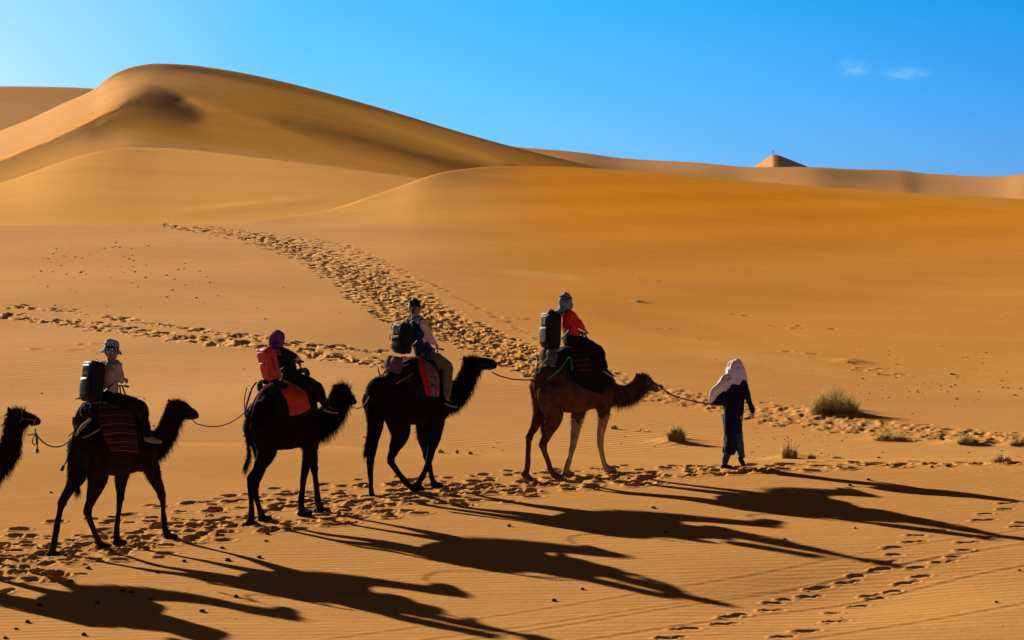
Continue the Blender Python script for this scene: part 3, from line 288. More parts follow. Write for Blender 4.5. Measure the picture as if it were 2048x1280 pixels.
    4320, 4373, 4421, 4462, 4496, 4525, 4549, 4570, 4587, 4603, 4619, 4635, 4651, 4667, 4683, 4699, 4715, 4731, 4747, 4763, 4779, 4795, 4811, 4827, 4843, 4859, 4875, 4891, 4933, 4986, 5051, 5129, 5218, 5320, 5433, 5557, 5691, 5834, 5985, 6144, 6308, 6477, 6649, 6823, 6998, 7174, 7350, 7526, 7704, 7882,
    4326, 4375, 4417, 4454, 4485, 4512, 4534, 4553, 4570, 4586, 4602, 4618, 4634, 4650, 4666, 4682, 4698, 4714, 4730, 4746, 4762, 4778, 4794, 4810, 4826, 4842, 4858, 4882, 4929, 4986, 5056, 5138, 5232, 5337, 5453, 5580, 5715, 5859, 6011, 6169, 6332, 6499, 6670, 6843, 7017, 7192, 7369, 7546, 7725, 7904,
    4329, 4373, 4412, 4445, 4473, 4498, 4519, 4537, 4553, 4569, 4585, 4601, 4617, 4633, 4649, 4665, 4681, 4697, 4713, 4729, 4745, 4761, 4777, 4793, 4809, 4825, 4841, 4875, 4926, 4988, 5063, 5149, 5247, 5356, 5476, 5605, 5742, 5887, 6039, 6196, 6358, 6524, 6693, 6864, 7037, 7212, 7388, 7564, 7742, 7920,
    4330, 4370, 4405, 4435, 4461, 4484, 4504, 4521, 4537, 4553, 4569, 4585, 4601, 4617, 4633, 4649, 4665, 4681, 4697, 4713, 4729, 4745, 4761, 4777, 4793, 4809, 4826, 4870, 4925, 4993, 5072, 5163, 5266, 5379, 5501, 5632, 5771, 5917, 6069, 6226, 6387, 6552, 6719, 6889, 7060, 7233, 7407, 7583, 7759, 7935,
    4331, 4366, 4397, 4424, 4449, 4470, 4489, 4505, 4521, 4537, 4553, 4569, 4585, 4601, 4617, 4633, 4649, 4665, 4681, 4697, 4713, 4729, 4745, 4761, 4777, 4793, 4819, 4868, 4929, 5001, 5085, 5181, 5288, 5404, 5530, 5664, 5804, 5951, 6103, 6260, 6420, 6583, 6749, 6917, 7087, 7258, 7430, 7603, 7776, 7949,
    4333, 4364, 4392, 4417, 4439, 4459, 4476, 4492, 4508, 4524, 4540, 4556, 4572, 4588, 4604, 4620, 4636, 4652, 4668, 4684, 4700, 4716, 4732, 4748, 4764, 4780, 4818, 4872, 4938, 5015, 5104, 5205, 5315, 5435, 5564, 5700, 5842, 5990, 6142, 6298, 6457, 6619, 6784, 6950, 7118, 7287, 7457, 7627, 7797, 7967,
    4336, 4364, 4389, 4412, 4433, 4450, 4466, 4482, 4498, 4514, 4530, 4546, 4562, 4578, 4594, 4610, 4626, 4642, 4658, 4674, 4690, 4706, 4722, 4738, 4754, 4777, 4824, 4883, 4953, 5036, 5129, 5234, 5348, 5471, 5602, 5740, 5884, 6033, 6185, 6341, 6499, 6660, 6823, 6988, 7153, 7320, 7488, 7655, 7822, 7988,
#DD1
)
DUNE = np.array(DUNE_DATA, float).reshape(116, 50)/8000+5.3
def rows_of(d): return np.asarray(d).ravel()
def height(px, d, lo=0, hi=9):
    """relative height for columns px (1,n) and depths d (m,1)"""
    px = px.reshape(1, -1); d = d.reshape(-1, 1); x = (px-1024)/F*d
    Z = []
    # foreground: the sand the caravan walks on, its low crest, then a shallow drop
    dc = plane_d(px, c1y(px)); zc = plane_z((px-1024)/F*dc, dc)
    zf = plane_z(x, d)
    t = np.maximum(d-dc, 0); zf = np.where(d > dc-1.2, zf-.045*np.clip(d-dc+1.2, 0, 2.4)**2/2.4, zf)
    zf = np.where(d > dc+1.2, plane_z(x, dc+1.2)-.108-(d-dc-1.2)*.09, zf)
    zf = zf-.13*np.exp(-((x-4.2)/1.6)**2-((d-34.6)/1.8)**2)
    zf = zf+.035*np.sin(x*.55+d*.31)*sstep(2, 5, abs(d-43))*sstep(70, 50, d)
    Z.append(zf)
    # basin + right dune
    D1 = dcr(px); Zc = zof(ycr(px), D1); D0 = 53.0
    Ds = dcr_s(px); Zs_ = zof(ycr_s(px), Ds)
    def base(dd):
        t = np.clip((dd-D0)/(Ds-D0), 0, 1.3); return zb(px)+(Zs_-zb(px))*t**pex(px)
    t = np.clip((d-D0)/(D1-D0), 0, 1.0)
    z = base(d)+(Zc-base(D1))*t**5
    env = sstep(60, 75, d)*sstep(1, .8, t)
    z = z+(.06*np.sin(x*.20+d*.09+1.3)+.03*np.sin(x*.37-d*.16))*env
    z = z-.05*np.exp(-((d-70)/9)**2)*np.sin(x*.5+.8)
    z = z-.07*np.exp(-((px-940-(d-90)*2.0)/150)**2)*np.exp(-((d-105)/28)**2)   # the trodden trough
    z = np.where(d < D0, zb(px)-(D0-d)*.10, z)
    z = fall(z, d, D1, Zc, .35)
    Z.append(z)
    # middle ridge on the left
    D1 = c4d(px); Zc = zof(c4y(px), D1)
    d0 = 176.0; z0 = zof(470, d0)
    t = np.clip((d-d0)/(D1-d0), 0, 1)
    z = z0+(Zc-z0)*t**1.02
    z = z+.12*np.sin(x*.10+d*.035)*np.sin(np.pi*t)
    # a low crossing swell in the hollow
    z = z+.10*np.exp(-((d-205-(px-560)*.05)/4.5)**2)*sstep(300, 480, px)*sstep(700, 560, px)
    z = np.where(d < d0, z0-(d0-d)*.2, z); z = fall(z, d, D1, Zc, .10)
    z = z-25*sstep(860, 1050, px)
    Z.append(z)
    # big dune with its sunlit windward face, creased nose, spur and hollows
    z = np.full(x.shape, -60.0)
    kr = np.where((rows_of(d) > 225) & (rows_of(d) < 900))[0]
    if len(kr):
        dk = rows_of(d)[kr]
        for j, p in enumerate(px[0]):
            if p > 1320: continue
            qx = np.clip((p+60)/12.0, 0, 114.999); i = int(qx); t = qx-i; i0, i3 = max(i-1, 0), min(i+2, 115)
            wts = (-.5*t+t*t-.5*t**3, 1-2.5*t*t+1.5*t**3, .5*t+2*t*t-1.5*t**3, -.5*t*t+.5*t**3)
            gg = DUNE[i0]*wts[0]+DUNE[i]*wts[1]+DUNE[i+1]*wts[2]+DUNE[i3]*wts[3]
            Dj = np.exp(gg); ff = np.linspace(0, 1, 50); pc = np.clip(p, -60, 1320)
            Zj = ((Y0-lowA(pc))+(lowA(pc)-topA(pc))*ff)/F*Dj
            s_ = np.diff(Zj)/np.diff(Dj); m = np.empty(50); m[0], m[-1] = s_[0], s_[-1]; hh = np.diff(Dj); m[1:-1] = (s_[:-1]*hh[1:]+s_[1:]*hh[:-1])/(hh[1:]+hh[:-1])
            k = np.clip(np.searchsorted(Dj, dk)-1, 0, 48); tt = (dk-Dj[k])/hh[k]; tc = np.clip(tt, 0, 1)
            zz = (2*tc**3-3*tc**2+1)*Zj[k]+(tc**3-2*tc**2+tc)*hh[k]*m[k]+(-2*tc**3+3*tc**2)*Zj[k+1]+(tc**3-tc**2)*hh[k]*m[k+1]
            zz = np.where(dk < Dj[0], Zj[0]-(Dj[0]-dk)*.10, zz)
            w_ = 1.2; q_ = np.clip((dk-Dj[-1])/w_, -40, 40); sp = np.where(q_ > 30, q_, np.log1p(np.exp(np.minimum(q_, 30))))*w_
            zz = np.where(dk > Dj[-1], Zj[-1], zz)-.28*sp+.12
            z[kr, j] = zz
    Z.append(z)
    # slope beyond it
    D1 = 780.0; uy = curve([(-600, 172), (0, 171), (100, 172), (200, 176), (300, 230), (520, 800)])(px); Zc = zof(uy, D1)
    z = Zc-(D1-d)*.14; z = np.where(d < 600, Zc-25.2-(600-d)*.3, z); z = fall(z, d, D1, Zc, .2)
    Z.append(z)
    # far dunes
    D1 = curve([(900, 1000), (1250, 1050), (1600, 960), (1800, 1080), (2100, 980)])(px); Zc = zof(c6y(px), D1)
    z = Zc-(D1-d)*(.05)+(.55*np.sin(px*.010+d*.010+.8)+.35*np.sin(px*.0071-d*.017+1))*np.clip((D1-d)/60, 0, 1); z = np.where(d < 620, z-(620-d)*.3, z); z = fall(z, d, D1, Zc, .12)
    Z.append(z)
    # pyramid dune
    D1 = 1250.0; ty = np.interp(px, [1300, 1440, 1500, 1525, 1546, 1556, 1580, 1620, 1640, 1760], [470, 372, 338, 321, 307, 309, 318, 334, 341, 400])
    Zc = zof(ty, D1); z = Zc-np.abs(D1-d)*.09
    Z.append(np.where((px > 1300) & (px < 1760), z, -60))
    Z = np.stack([np.broadcast_to(a, (d.shape[0], px.shape[1])) for a in Z])
    # slightly softened maximum
    k = np.clip(d*.0006, .02, .14)[None]
    mx = Z.max(0); Zs = mx+(k[0]*np.log(np.exp(np.clip((Z-mx)/k, -60, 0)).sum(0)))*sstep(60, 90, d)
    # land far outside: fade into rolling dunes
    return Zs

cols = np.concatenate([np.linspace(-9000, -700, 40, endpoint=False), np.linspace(-700, -30, 40, endpoint=False),
                       np.arange(-30, 2080, 3.0), np.linspace(2083, 2800, 40), np.linspace(2900, 11000, 38)])
rows = np.concatenate([np.linspace(2, 30, 40, endpoint=False), np.arange(30, 53, .045), np.arange(53, 62, .12), np.linspace(62, 180, 590, endpoint=False),
                       np.arange(180, 700, .8), np.arange(700, 1400, 6), np.linspace(1410, 5000, 30)])
GZ = height(cols, rows)
far = rows.reshape(-1, 1) > 1400
GZ = np.where(far, np.minimum(GZ, -5), GZ); GZ = np.maximum(GZ, -14)
GX = (cols.reshape(1, -1)-1024)/F*rows.reshape(-1, 1); GD = np.broadcast_to(rows.reshape(-1, 1), GX.shape)
print('terrain', GZ.shape)

DZ = np.zeros_like(GZ)
def stamp(x, d, rx, rd, depth, rim=.35, ang=0.0, asym=0, wall=.55):
    """press one print (elliptical hollow with a raised rim) into the sand"""
    rr = max(rx, rd)*1.7
    r0, r1 = np.searchsorted(rows, [d-rr, d+rr])
    px = 1024+x/d*F; dp = rr/d*F
    c0, c1 = np.searchsorted(cols, [px-dp, px+dp])
    if r1 <= r0 or c1 <= c0: return
    X = GX[r0:r1, c0:c1]-x; Y = GD[r0:r1, c0:c1]-d; ca, sa = math.cos(ang), math.sin(ang)
    a = (X*ca+Y*sa)/rx; b = (-X*sa+Y*ca)/rd; q = np.sqrt(a*a+b*b)
    prof = -depth*sstep(1.0, wall, q)*(1+.5*asym*np.clip(a, -1, 1))+depth*rim*np.exp(-((q-1.18)/.2)**2)*(1-.5*a)
    D = DZ[r0:r1, c0:c1]; DZ[r0:r1, c0:c1] = np.where(prof < 0, np.minimum(D, prof), np.where(D < -.004, D*.85+prof*.5, np.maximum(D, prof)))

def ground_z(x, d):
    r = int(np.clip(np.searchsorted(rows, d)-1, 0, len(rows)-2)); px = 1024+x/d*F
    c = int(np.clip(np.searchsorted(cols, px)-1, 0, len(cols)-2))
    return float(GZ[r, c]+H)

def hit(px, py, d0=31., d1=1300.):
    """first point of the ground seen at picture position px, py"""
    c = int(np.clip(np.searchsorted(cols, px), 0, len(cols)-1))
    y = Y0-GZ[:, c]/rows*F
    k = np.where((rows >= d0) & (rows <= d1) & (y <= py))[0]
    d = rows[k[0]] if len(k) else 60.
    return (px-1024)/F*d, float(d), float(GZ[k[0] if len(k) else 0, c])

rng = np.random.default_rng(7)
def trail(line, half, n, size, depth, seed, d0, rim=.4, wall=.55):
    r = np.random.default_rng(seed)
    xs = [p[0] for p in line]; ys = [p[1] for p in line]; hs = half
    lo, hi = min(xs), max(xs)
    jobs = []
    # spread the prints evenly along the real ground, not along the picture
    cand = r.uniform(lo, hi, n*4); o = np.argsort(xs); X_, Y_, H_ = np.array(xs)[o], np.array(ys)[o], np.array(hs)[o]
    for px in cand:
        py = np.interp(px, X_, Y_)+np.clip(r.normal(0, .5), -1.15, 1.15)*np.interp(px, X_, H_)
        x, d, z = hit(px, py, d0)
        jobs.append((x, d, px))
    k = 0
    for x, d, px in jobs:
        if k >= n: break
        if r.random() > np.interp(px, X_, H_)/max(H_)+.12: continue
        k += 1
        s = r.uniform(*size)
        stamp(x, d, s*r.uniform(.8, 1.25), s*r.uniform(.8, 1.3), depth*r.uniform(.45, 1.2), rim, r.uniform(-.6, .6), .4, wall)

# the churned path under the caravan
trail([(-30, 1128), (100, 1106), (220, 1086), (340, 1066), (500, 1040), (640, 1020), (760, 1002), (900, 985), (1100, 968), (1300, 952), (1466, 941), (1650, 933), (1850, 929), (2080, 927)],
      [58, 52, 44, 40, 36, 32, 32, 30, 24, 17, 12, 10, 5, 3], 620, (.085, .17), .055, 11, 31)
# outlying prints just beyond it
trail([(300, 1015), (600, 985), (900, 952), (1200, 938), (1500, 930)], [10, 12, 9, 6, 3], 60, (.09, .14), .035, 12, 31)
# the broad trail down the slope and across the basin
FT = [(2080, 884), (1950, 876), (1800, 862), (1650, 842), (1500, 822), (1400, 802), (1300, 788), (1200, 762), (1100, 738), (1000, 698), (900, 652), (830, 612), (760, 578), (700, 545), (640, 515), (560, 488), (480, 470), (400, 459), (330, 453)]
FH = [13, 14, 16, 20, 20, 14, 14, 22, 28, 28, 30, 44, 52, 46, 30, 17, 11, 6, 3]
trail(FT[:9], FH[:9], 1100, (.10, .20), .055, 17, 54, .3)
trail(FT[8:], FH[8:], 3300, (.11, .21), .17, 13, 54, .12, .68)
# scattered single lines beside it
trail([(640, 480), (760, 520), (900, 585), (1050, 665), (1180, 730), (1330, 785)], [3, 4, 5, 6, 6, 5], 150, (.14, .2), .05, 14, 54)
trail([(0, 632), (150, 650), (300, 668), (450, 684), (600, 704), (780, 730)], [9, 9, 10, 10, 9, 9], 240, (.14, .25), .13, 15, 54, .3, .68)
trail([(0, 612), (150, 624), (300, 648), (450, 668), (620, 692), (780, 706)], [4, 4, 5, 5, 6, 5], 140, (.14, .23), .11, 16, 54, .3, .68)
# two walkers crossed the foreground at the lower right
for k, (zx, zy) in enumerate([(655, 855), (700, 820), (745, 818), (865, 800), (900, 773), (945, 765), (1045, 748), (1070, 718), (1115, 705), (1200, 695), (1225, 665), (1262, 655), (1350, 638), (1395, 612), (1490, 586), (1500, 558), (1545, 530), (1540, 500), (1612, 478), (1632, 452), (1722, 432), (1885, 395), (1900, 368), (1978, 350), (1975, 328),
        (1110, 850), (1205, 826), (1300, 792), (1306, 756), (1405, 730), (1440, 692), (1470, 700), (1540, 675), (1580, 643), (1650, 615), (1630, 578), (1725, 558), (1780, 536), (1818, 512), (1820, 482), (1897, 460), (2030, 420), (2046, 403)]):
    x, d, z = hit(1000+zx/1.954, 840+zy/1.954, 30.5)
    big = 1.25 if (zx, zy) == (1205, 826) else 1
    stamp(x, d, .135*big*rng.uniform(.85, 1.15), .085*big*rng.uniform(.85, 1.1), .036*rng.uniform(.8, 1.2), .35, rng.uniform(-.25, .35), .5)
    if k % 3 == 0: stamp(x+.16, d+.08, .09, .06, .02, .35, .3, .5)
# faint wheel lines
for (a, b, amp) in (((1040, 1262), (2048, 1085), .005), ((1120, 1285), (2048, 1130), .006), ((1560, 1285), (2048, 1205), .006), ((1000, 1230), (1600, 1130), .004), ((1130, 1240), (1900, 1110), .004)):
    x0, d0, _ = hit(*a, 30.2); x1, d1, _ = hit(*b, 30.2)
    r0, r1 = np.searchsorted(rows, [30, 44]); X = GX[r0:r1]; Y = GD[r0:r1]
    L_ = math.hypot(x1-x0, d1-d0); q = ((X-x0)*(d1-d0)-(Y-d0)*(x1-x0))/L_
    GZ[r0:r1] += amp*np.exp(-(q/.05)**2)-amp*.8*np.exp(-((q-.11)/.06)**2)
# little drifts of sand heaped round the grass
def heap(px, py, rx, rd, h, d0=46, dx=0):
    x, d, z = hit(px, py, d0)
    r0, r1 = np.searchsorted(rows, [d-rd*3, d+rd*3]); X = GX[r0:r1]-x-dx; Y = GD[r0:r1]-d
    GZ[r0:r1] += h*np.exp(-(X/rx)**2-(Y/rd)**2)
    return x, d
HEAPS = [(1668, 826, .75, .9, .20), (1352, 884, .42, .6, .12), (1585, 918, .45, .5, .09), (1778, 880, .5, .5, .08), (1936, 888, .5, .6, .10), (2034, 892, .4, .5, .08), (1700, 724, .5, .8, .10), (1278, 604, .35, .6, .06)]
for h_ in HEAPS: heap(*h_, d0=54 if h_[1] < 915 else 46)
# scars where sand slid down the right hand dune
r_ = np.random.default_rng(5)
for (px, py) in ((1215, 530), (1318, 562), (1580, 655), (1500, 630), (1322, 658), (1600, 706), (1730, 742), (1810, 750), (1750, 736), (1395, 500), (1560, 652), (1690, 660), (110, 700), (150, 690), (1060, 640)):
    x, d, z = hit(px, py, 56)
    for i in range(2): stamp(x+r_.normal(0, .4), d+r_.normal(0, .3), r_.uniform(.15, .4), r_.uniform(.15, .3), .035, .5, r_.uniform(-.4, .4), .3)

GZ = GZ+DZ

def build_ground():
    n, m = GZ.shape
    V = np.empty((n*m, 3), np.float32); V[:, 0] = GX.ravel(); V[:, 1] = GD.ravel(); V[:, 2] = GZ.ravel()+H
    idx = np.arange(n*m, dtype=np.int32).reshape(n, m)
    Q = np.stack([idx[:-1, :-1], idx[:-1, 1:], idx[1:, 1:], idx[1:, :-1]], -1).reshape(-1, 4)
    me = bpy.data.meshes.new('sand_dunes')
    me.vertices.add(len(V)); me.vertices.foreach_set('co', V.ravel())
    me.loops.add(Q.size); me.loops.foreach_set('vertex_index', Q.ravel())
    me.polygons.add(len(Q)); me.polygons.foreach_set('loop_start', np.arange(0, Q.size, 4, dtype=np.int32))
    me.polygons.foreach_set('loop_total', np.full(len(Q), 4, np.int32))
    me.polygons.foreach_set('use_smooth', np.ones(len(Q), bool))
    me.update(); me.validate()
    o = bpy.data.objects.new('ground', me); COL.objects.link(o); tag(o, kind='structure'); return o

def sand_material():
    m = bpy.data.materials.new('sand'); m.use_nodes = True; nt = m.node_tree; b = nt.nodes['Principled BSDF']
    N = nt.nodes.new; L = nt.links.new
    b.inputs['Roughness'].default_value = .95; b.inputs['Specular IOR Level'].default_value = .0
    geo = N('ShaderNodeNewGeometry'); sep = N('ShaderNodeSeparateXYZ'); L(geo.outputs['Position'], sep.inputs[0])
    def rng_(src, a, b_, smooth=True, c=0, d_=1):
        n = N('ShaderNodeMapRange'); n.inputs[1].default_value = a; n.inputs[2].default_value = b_; n.inputs[3].default_value = c; n.inputs[4].default_value = d_
        if smooth: n.interpolation_type = 'SMOOTHSTEP'
        L(src, n.inputs[0]); return n.outputs[0]
    def math_(op, a, b_=None):
        n = N('ShaderNodeMath'); n.operation = op
        for i, v in enumerate((a, b_)):
            if v is None: continue
            if isinstance(v, (int, float)): n.inputs[i].default_value = v
            else: L(v, n.inputs[i])
        return n.outputs[0]
    def noise(scale, detail=4, rough=.55, vec=None, sc3=None):
        n = N('ShaderNodeTexNoise'); n.inputs['Scale'].default_value = scale; n.inputs['Detail'].default_value = detail; n.inputs['Roughness'].default_value = rough
        if sc3:
            mp = N('ShaderNodeMapping'); mp.inputs['Scale'].default_value = sc3[:3]
            if len(sc3) > 3: mp.inputs['Rotation'].default_value = (0, 0, sc3[3])
            L(geo.outputs['Position'], mp.inputs[0]); L(mp.outputs[0], n.inputs['Vector'])
        else: L(geo.outputs['Position'], n.inputs['Vector'])
        return n.outputs[0]
    def mix(fac, a, b_):
        n = N('ShaderNodeMix'); n.data_type = 'RGBA'
        if isinstance(fac, float): n.inputs[0].default_value = fac
        else: L(fac, n.inputs[0])
        for i, v in ((6, a), (7, b_)):
            if isinstance(v, tuple): n.inputs[i].default_value = (*v, 1)
            else: L(v, n.inputs[i])
        return n.outputs[2]
    pale = (.58, .300, .110); orange = (.755, .300, .022)
    # the right hand dune is made of redder, finer sand; it grows purer towards the crest
    z = sep.outputs['Z']
    zz = math_('ADD', z, math_('MULTIPLY', math_('SUBTRACT', noise(.035, 3), .5), 3.0))
    f = math_('MULTIPLY', rng_(zz, -1.5, 8.0), rng_(sep.outputs['Y'], 352, 338))
    f = math_('MULTIPLY', f, rng_(sep.outputs['X'], -12, 8))
    lf = math_('MULTIPLY', rng_(sep.outputs['Y'], 54, 70), rng_(sep.outputs['X'], 6, -8))
    c = mix(lf, pale, (.70, .385, .165))
    c = mix(math_('MULTIPLY', rng_(sep.outputs['Y'], 62, 110), rng_(sep.outputs['X'], -4, 6)), c, (.655, .305, .085))
    c = mix(math_('MULTIPLY', math_('MULTIPLY', rng_(sep.outputs['Y'], 168, 185), rng_(sep.outputs['Y'], 300, 280)), rng_(sep.outputs['X'], 4, -12)), c, (.79, .42, .135))
    c = mix(f, c, orange)
    c = mix(math_('MULTIPLY', math_('MULTIPLY', rng_(sep.outputs['Y'], 285, 330), rng_(sep.outputs['Y'], 700, 620)), rng_(sep.outputs['X'], -62, -38)), c, (.66, .315, .060))
    # large soft streaks and patches of darker and lighter colour
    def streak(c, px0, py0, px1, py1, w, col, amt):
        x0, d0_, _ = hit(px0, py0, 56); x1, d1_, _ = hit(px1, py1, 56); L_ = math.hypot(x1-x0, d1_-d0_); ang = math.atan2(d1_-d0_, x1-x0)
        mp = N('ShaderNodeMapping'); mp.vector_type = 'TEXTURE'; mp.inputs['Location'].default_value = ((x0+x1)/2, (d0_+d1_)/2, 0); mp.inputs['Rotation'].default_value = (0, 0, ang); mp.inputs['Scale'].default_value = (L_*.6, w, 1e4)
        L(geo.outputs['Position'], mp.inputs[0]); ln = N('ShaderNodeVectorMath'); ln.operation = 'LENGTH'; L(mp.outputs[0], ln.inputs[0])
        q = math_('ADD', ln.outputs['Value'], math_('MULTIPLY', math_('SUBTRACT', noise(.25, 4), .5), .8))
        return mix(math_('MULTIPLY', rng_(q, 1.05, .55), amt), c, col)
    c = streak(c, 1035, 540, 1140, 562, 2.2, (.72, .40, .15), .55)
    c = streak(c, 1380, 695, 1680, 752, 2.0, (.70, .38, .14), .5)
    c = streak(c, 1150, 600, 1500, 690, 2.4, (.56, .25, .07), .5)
    c = streak(c, 1000, 640, 1250, 720, 2.2, (.70, .36, .13), .4)
    def tone(c, fac, lo, hi):
        v = N('ShaderNodeMapRange'); v.inputs[1].default_value = .35; v.inputs[2].default_value = .68; v.inputs[3].default_value = lo; v.inputs[4].default_value = hi; L(fac, v.inputs[0])
        vm = N('ShaderNodeVectorMath'); vm.operation = 'SCALE'; L(c, vm.inputs[0]); L(v.outputs[0], vm.inputs['Scale']); return vm.outputs[0]
    c = tone(c, noise(.12, 5, .6, sc3=(.35, 1, 1, .35)), .95, 1.05)
    c = tone(c, noise(2.2, 5, .6, sc3=(.5, 1.4, 1, .1)), .95, 1.05)
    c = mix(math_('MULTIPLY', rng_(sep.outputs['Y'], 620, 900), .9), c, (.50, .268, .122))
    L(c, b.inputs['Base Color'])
    # wind ripples
    mp = N('ShaderNodeMapping'); mp.inputs['Rotation'].default_value = (0, 0, R(6)); L(geo.outputs['Position'], mp.inputs[0])
    wv = N('ShaderNodeTexWave'); wv.wave_type = 'BANDS'; wv.bands_direction = 'Y'; wv.inputs['Scale'].default_value = 1.5
    wv.inputs['Distortion'].default_value = 5; wv.inputs['Detail'].default_value = 2; wv.inputs['Detail Scale'].default_value = .5
    L(mp.outputs[0], wv.inputs['Vector'])
    rip = math_('ADD', math_('MULTIPLY', wv.outputs[0], math_('MULTIPLY', noise(.8, 3), .9)), noise(1, 4, .6, sc3=(1.3, 8.5, 1, .08)))
    near = math_('MULTIPLY', rng_(sep.outputs['Y'], 52, 44), rng_(noise(.25, 3), .35, .6, True, .45, 1))
    b1 = N('ShaderNodeBump'); b1.inputs['Distance'].default_value = .009; L(near, b1.inputs['Strength']); L(rip, b1.inputs['Height'])
    mp2 = N('ShaderNodeMapping'); mp2.inputs['Rotation'].default_value = (0, 0, R(-38)); L(geo.outputs['Position'], mp2.inputs[0])
    wv2 = N('ShaderNodeTexWave'); wv2.wave_type = 'BANDS'; wv2.bands_direction = 'Y'; wv2.inputs['Scale'].default_value = .8
    wv2.inputs['Distortion'].default_value = 3; wv2.inputs['Detail'].default_value = 2; L(mp2.outputs[0], wv2.inputs['Vector'])
    b2 = N('ShaderNodeBump'); b2.inputs['Distance'].default_value = .02
    L(math_('MULTIPLY', rng_(sep.outputs['Y'], 50, 56), rng_(noise(.13, 3), .5, .62, True, 0, .55)), b2.inputs['Strength'])
    L(wv2.outputs[0], b2.inputs['Height']); L(b1.outputs[0], b2.inputs['Normal'])
    b3 = N('ShaderNodeBump'); b3.inputs['Distance'].default_value = .03; b3.inputs['Strength'].default_value = .25
    L(noise(7, 6, .65), b3.inputs['Height']); L(b2.outputs[0], b3.inputs['Normal'])
    L(b3.outputs[0], b.inputs['Normal'])
    return m
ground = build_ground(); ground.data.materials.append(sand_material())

# ------------------------------------------------------------------ building bodies
def catmull(P, sub):
    P = np.asarray(P, float); out = []
    for i in range(len(P)-1):
        p0, p1, p2, p3 = P[max(i-1, 0)], P[i], P[i+1], P[min(i+2, len(P)-1)]
        for k in range(sub):
            t = k/sub
            out.append(.5*((2*p1)+(-p0+p2)*t+(2*p0-5*p1+4*p2-p3)*t*t+(-p0+3*p1-3*p2+p3)*t**3))
    out.append(P[-1]); return np.array(out)

class Bag:
    """collects closed shapes of one mesh"""
    def __init__(s): s.V = []; s.F = []
    def add(s, V, Fc):
        n = len(s.V); s.V += [tuple(map(float, v)) for v in V]; s.F += [tuple(n+i for i in f) for f in Fc]
    def loft(s, pts, rad, side=(0, 1, 0), sub=4, seg=14, cap=True):
        """tube through pts; rad = r or (side r, other r) per point"""
        rad = [(r, r) if np.isscalar(r) else tuple(r) for r in rad]
        A = catmull(np.hstack([np.asarray([tuple(p) for p in pts], float), np.array(rad)]), sub)
        C, Rr = A[:, :3], np.maximum(A[:, 3:], .002)
        T = np.gradient(C, axis=0); T /= np.linalg.norm(T, axis=1)[:, None]+1e-9
        if cap:   # rounded ends
            a0 = [(C[0]-T[0]*Rr[0].mean()*h, Rr[0]*k, T[0]) for h, k in ((.95, .15), (.8, .55), (.45, .87))]
            a1 = [(C[-1]+T[-1]*Rr[-1].mean()*h, Rr[-1]*k, T[-1]) for h, k in ((.45, .87), (.8, .55), (.95, .15))]
            C = np.array([a[0] for a in a0]+list(C)+[a[0] for a in a1]); Rr = np.array([a[1] for a in a0]+list(Rr)+[a[1] for a in a1])
            T = np.array([a[2] for a in a0]+list(T)+[a[2] for a in a1])
        sd = np.array(side, float); V = []; prev = None
        for c, r, t in zip(C, Rr, T):
            u = sd-(sd@t)*t
            if np.linalg.norm(u) < .25: u = prev if prev is not None else np.cross(t, (1, 0, 0))
            u = u/np.linalg.norm(u); prev = u; w = np.cross(t, u)
            for k in range(seg):
                a = 2*math.pi*k/seg; V.append(c+u*r[0]*math.cos(a)+w*r[1]*math.sin(a))
        n = len(C); Fc = [(i*seg+k, i*seg+(k+1) % seg, (i+1)*seg+(k+1) % seg, (i+1)*seg+k) for i in range(n-1) for k in range(seg)]
        Fc.append(tuple(range(seg-1, -1, -1))); Fc.append(tuple((n-1)*seg+k for k in range(seg)))
        s.add(V, Fc); return s
    def blob(s, c, r, X=(1, 0, 0), Y=(0, 1, 0), Zx=(0, 0, 1), e=1.0, nu=18, nv=12):
        """(super)ellipsoid; e < 1 is boxy"""
        X, Y, Zx = (np.array(a, float) for a in (X, Y, Zx)); c = np.array(tuple(c), float)
        f = lambda v: math.copysign(abs(v)**e, v)
        V = [c-Zx*r[2]]
        for i in range(1, nv):
            b = -math.pi/2+math.pi*i/nv
            for k in range(nu):
                a = 2*math.pi*k/nu
                V.append(c+X*r[0]*f(math.cos(b))*f(math.cos(a))+Y*r[1]*f(math.cos(b))*f(math.sin(a))+Zx*r[2]*f(math.sin(b)))
        V.append(c+Zx*r[2]); Fc = []
        for k in range(nu): Fc.append((0, 1+(k+1) % nu, 1+k))
        for i in range(nv-2):
            for k in range(nu):
                a = 1+i*nu+k; b = 1+i*nu+(k+1) % nu; Fc.append((a, b, b+nu, a+nu))
        l = len(V)-1; o = 1+(nv-2)*nu
        for k in range(nu): Fc.append((l, o+k, o+(k+1) % nu))
        s.add(V, Fc); return s
    def build(s, name, m, parent=None, voxel=0, smooth=3, disp=0, dscale=8.0, solid=0, seed=0):
        o = mesh_obj(name, s.V, s.F, None, None)
        if solid:
            md = o.modifiers.new('s', 'SOLIDIFY'); md.thickness = solid
        if voxel:
            md = o.modifiers.new('r', 'REMESH'); md.mode = 'VOXEL'; md.voxel_size = voxel; md.use_smooth_shade = True
            if smooth:
                md = o.modifiers.new('m', 'SMOOTH'); md.factor = .5; md.iterations = smooth
        if o.modifiers:
            dg = bpy.context.evaluated_depsgraph_get(); ne = bpy.data.meshes.new_from_object(o.evaluated_get(dg)); old = o.data
            o.modifiers.clear(); o.data = ne; ne.name = name; bpy.data.meshes.remove(old)
            ne.polygons.foreach_set('use_smooth', [True]*len(ne.polygons))
        if disp: wrinkle(o.data, disp, dscale, seed)
        if m: o.data.materials.clear(); o.data.materials.append(m)
        if parent: o.parent = parent
        return o

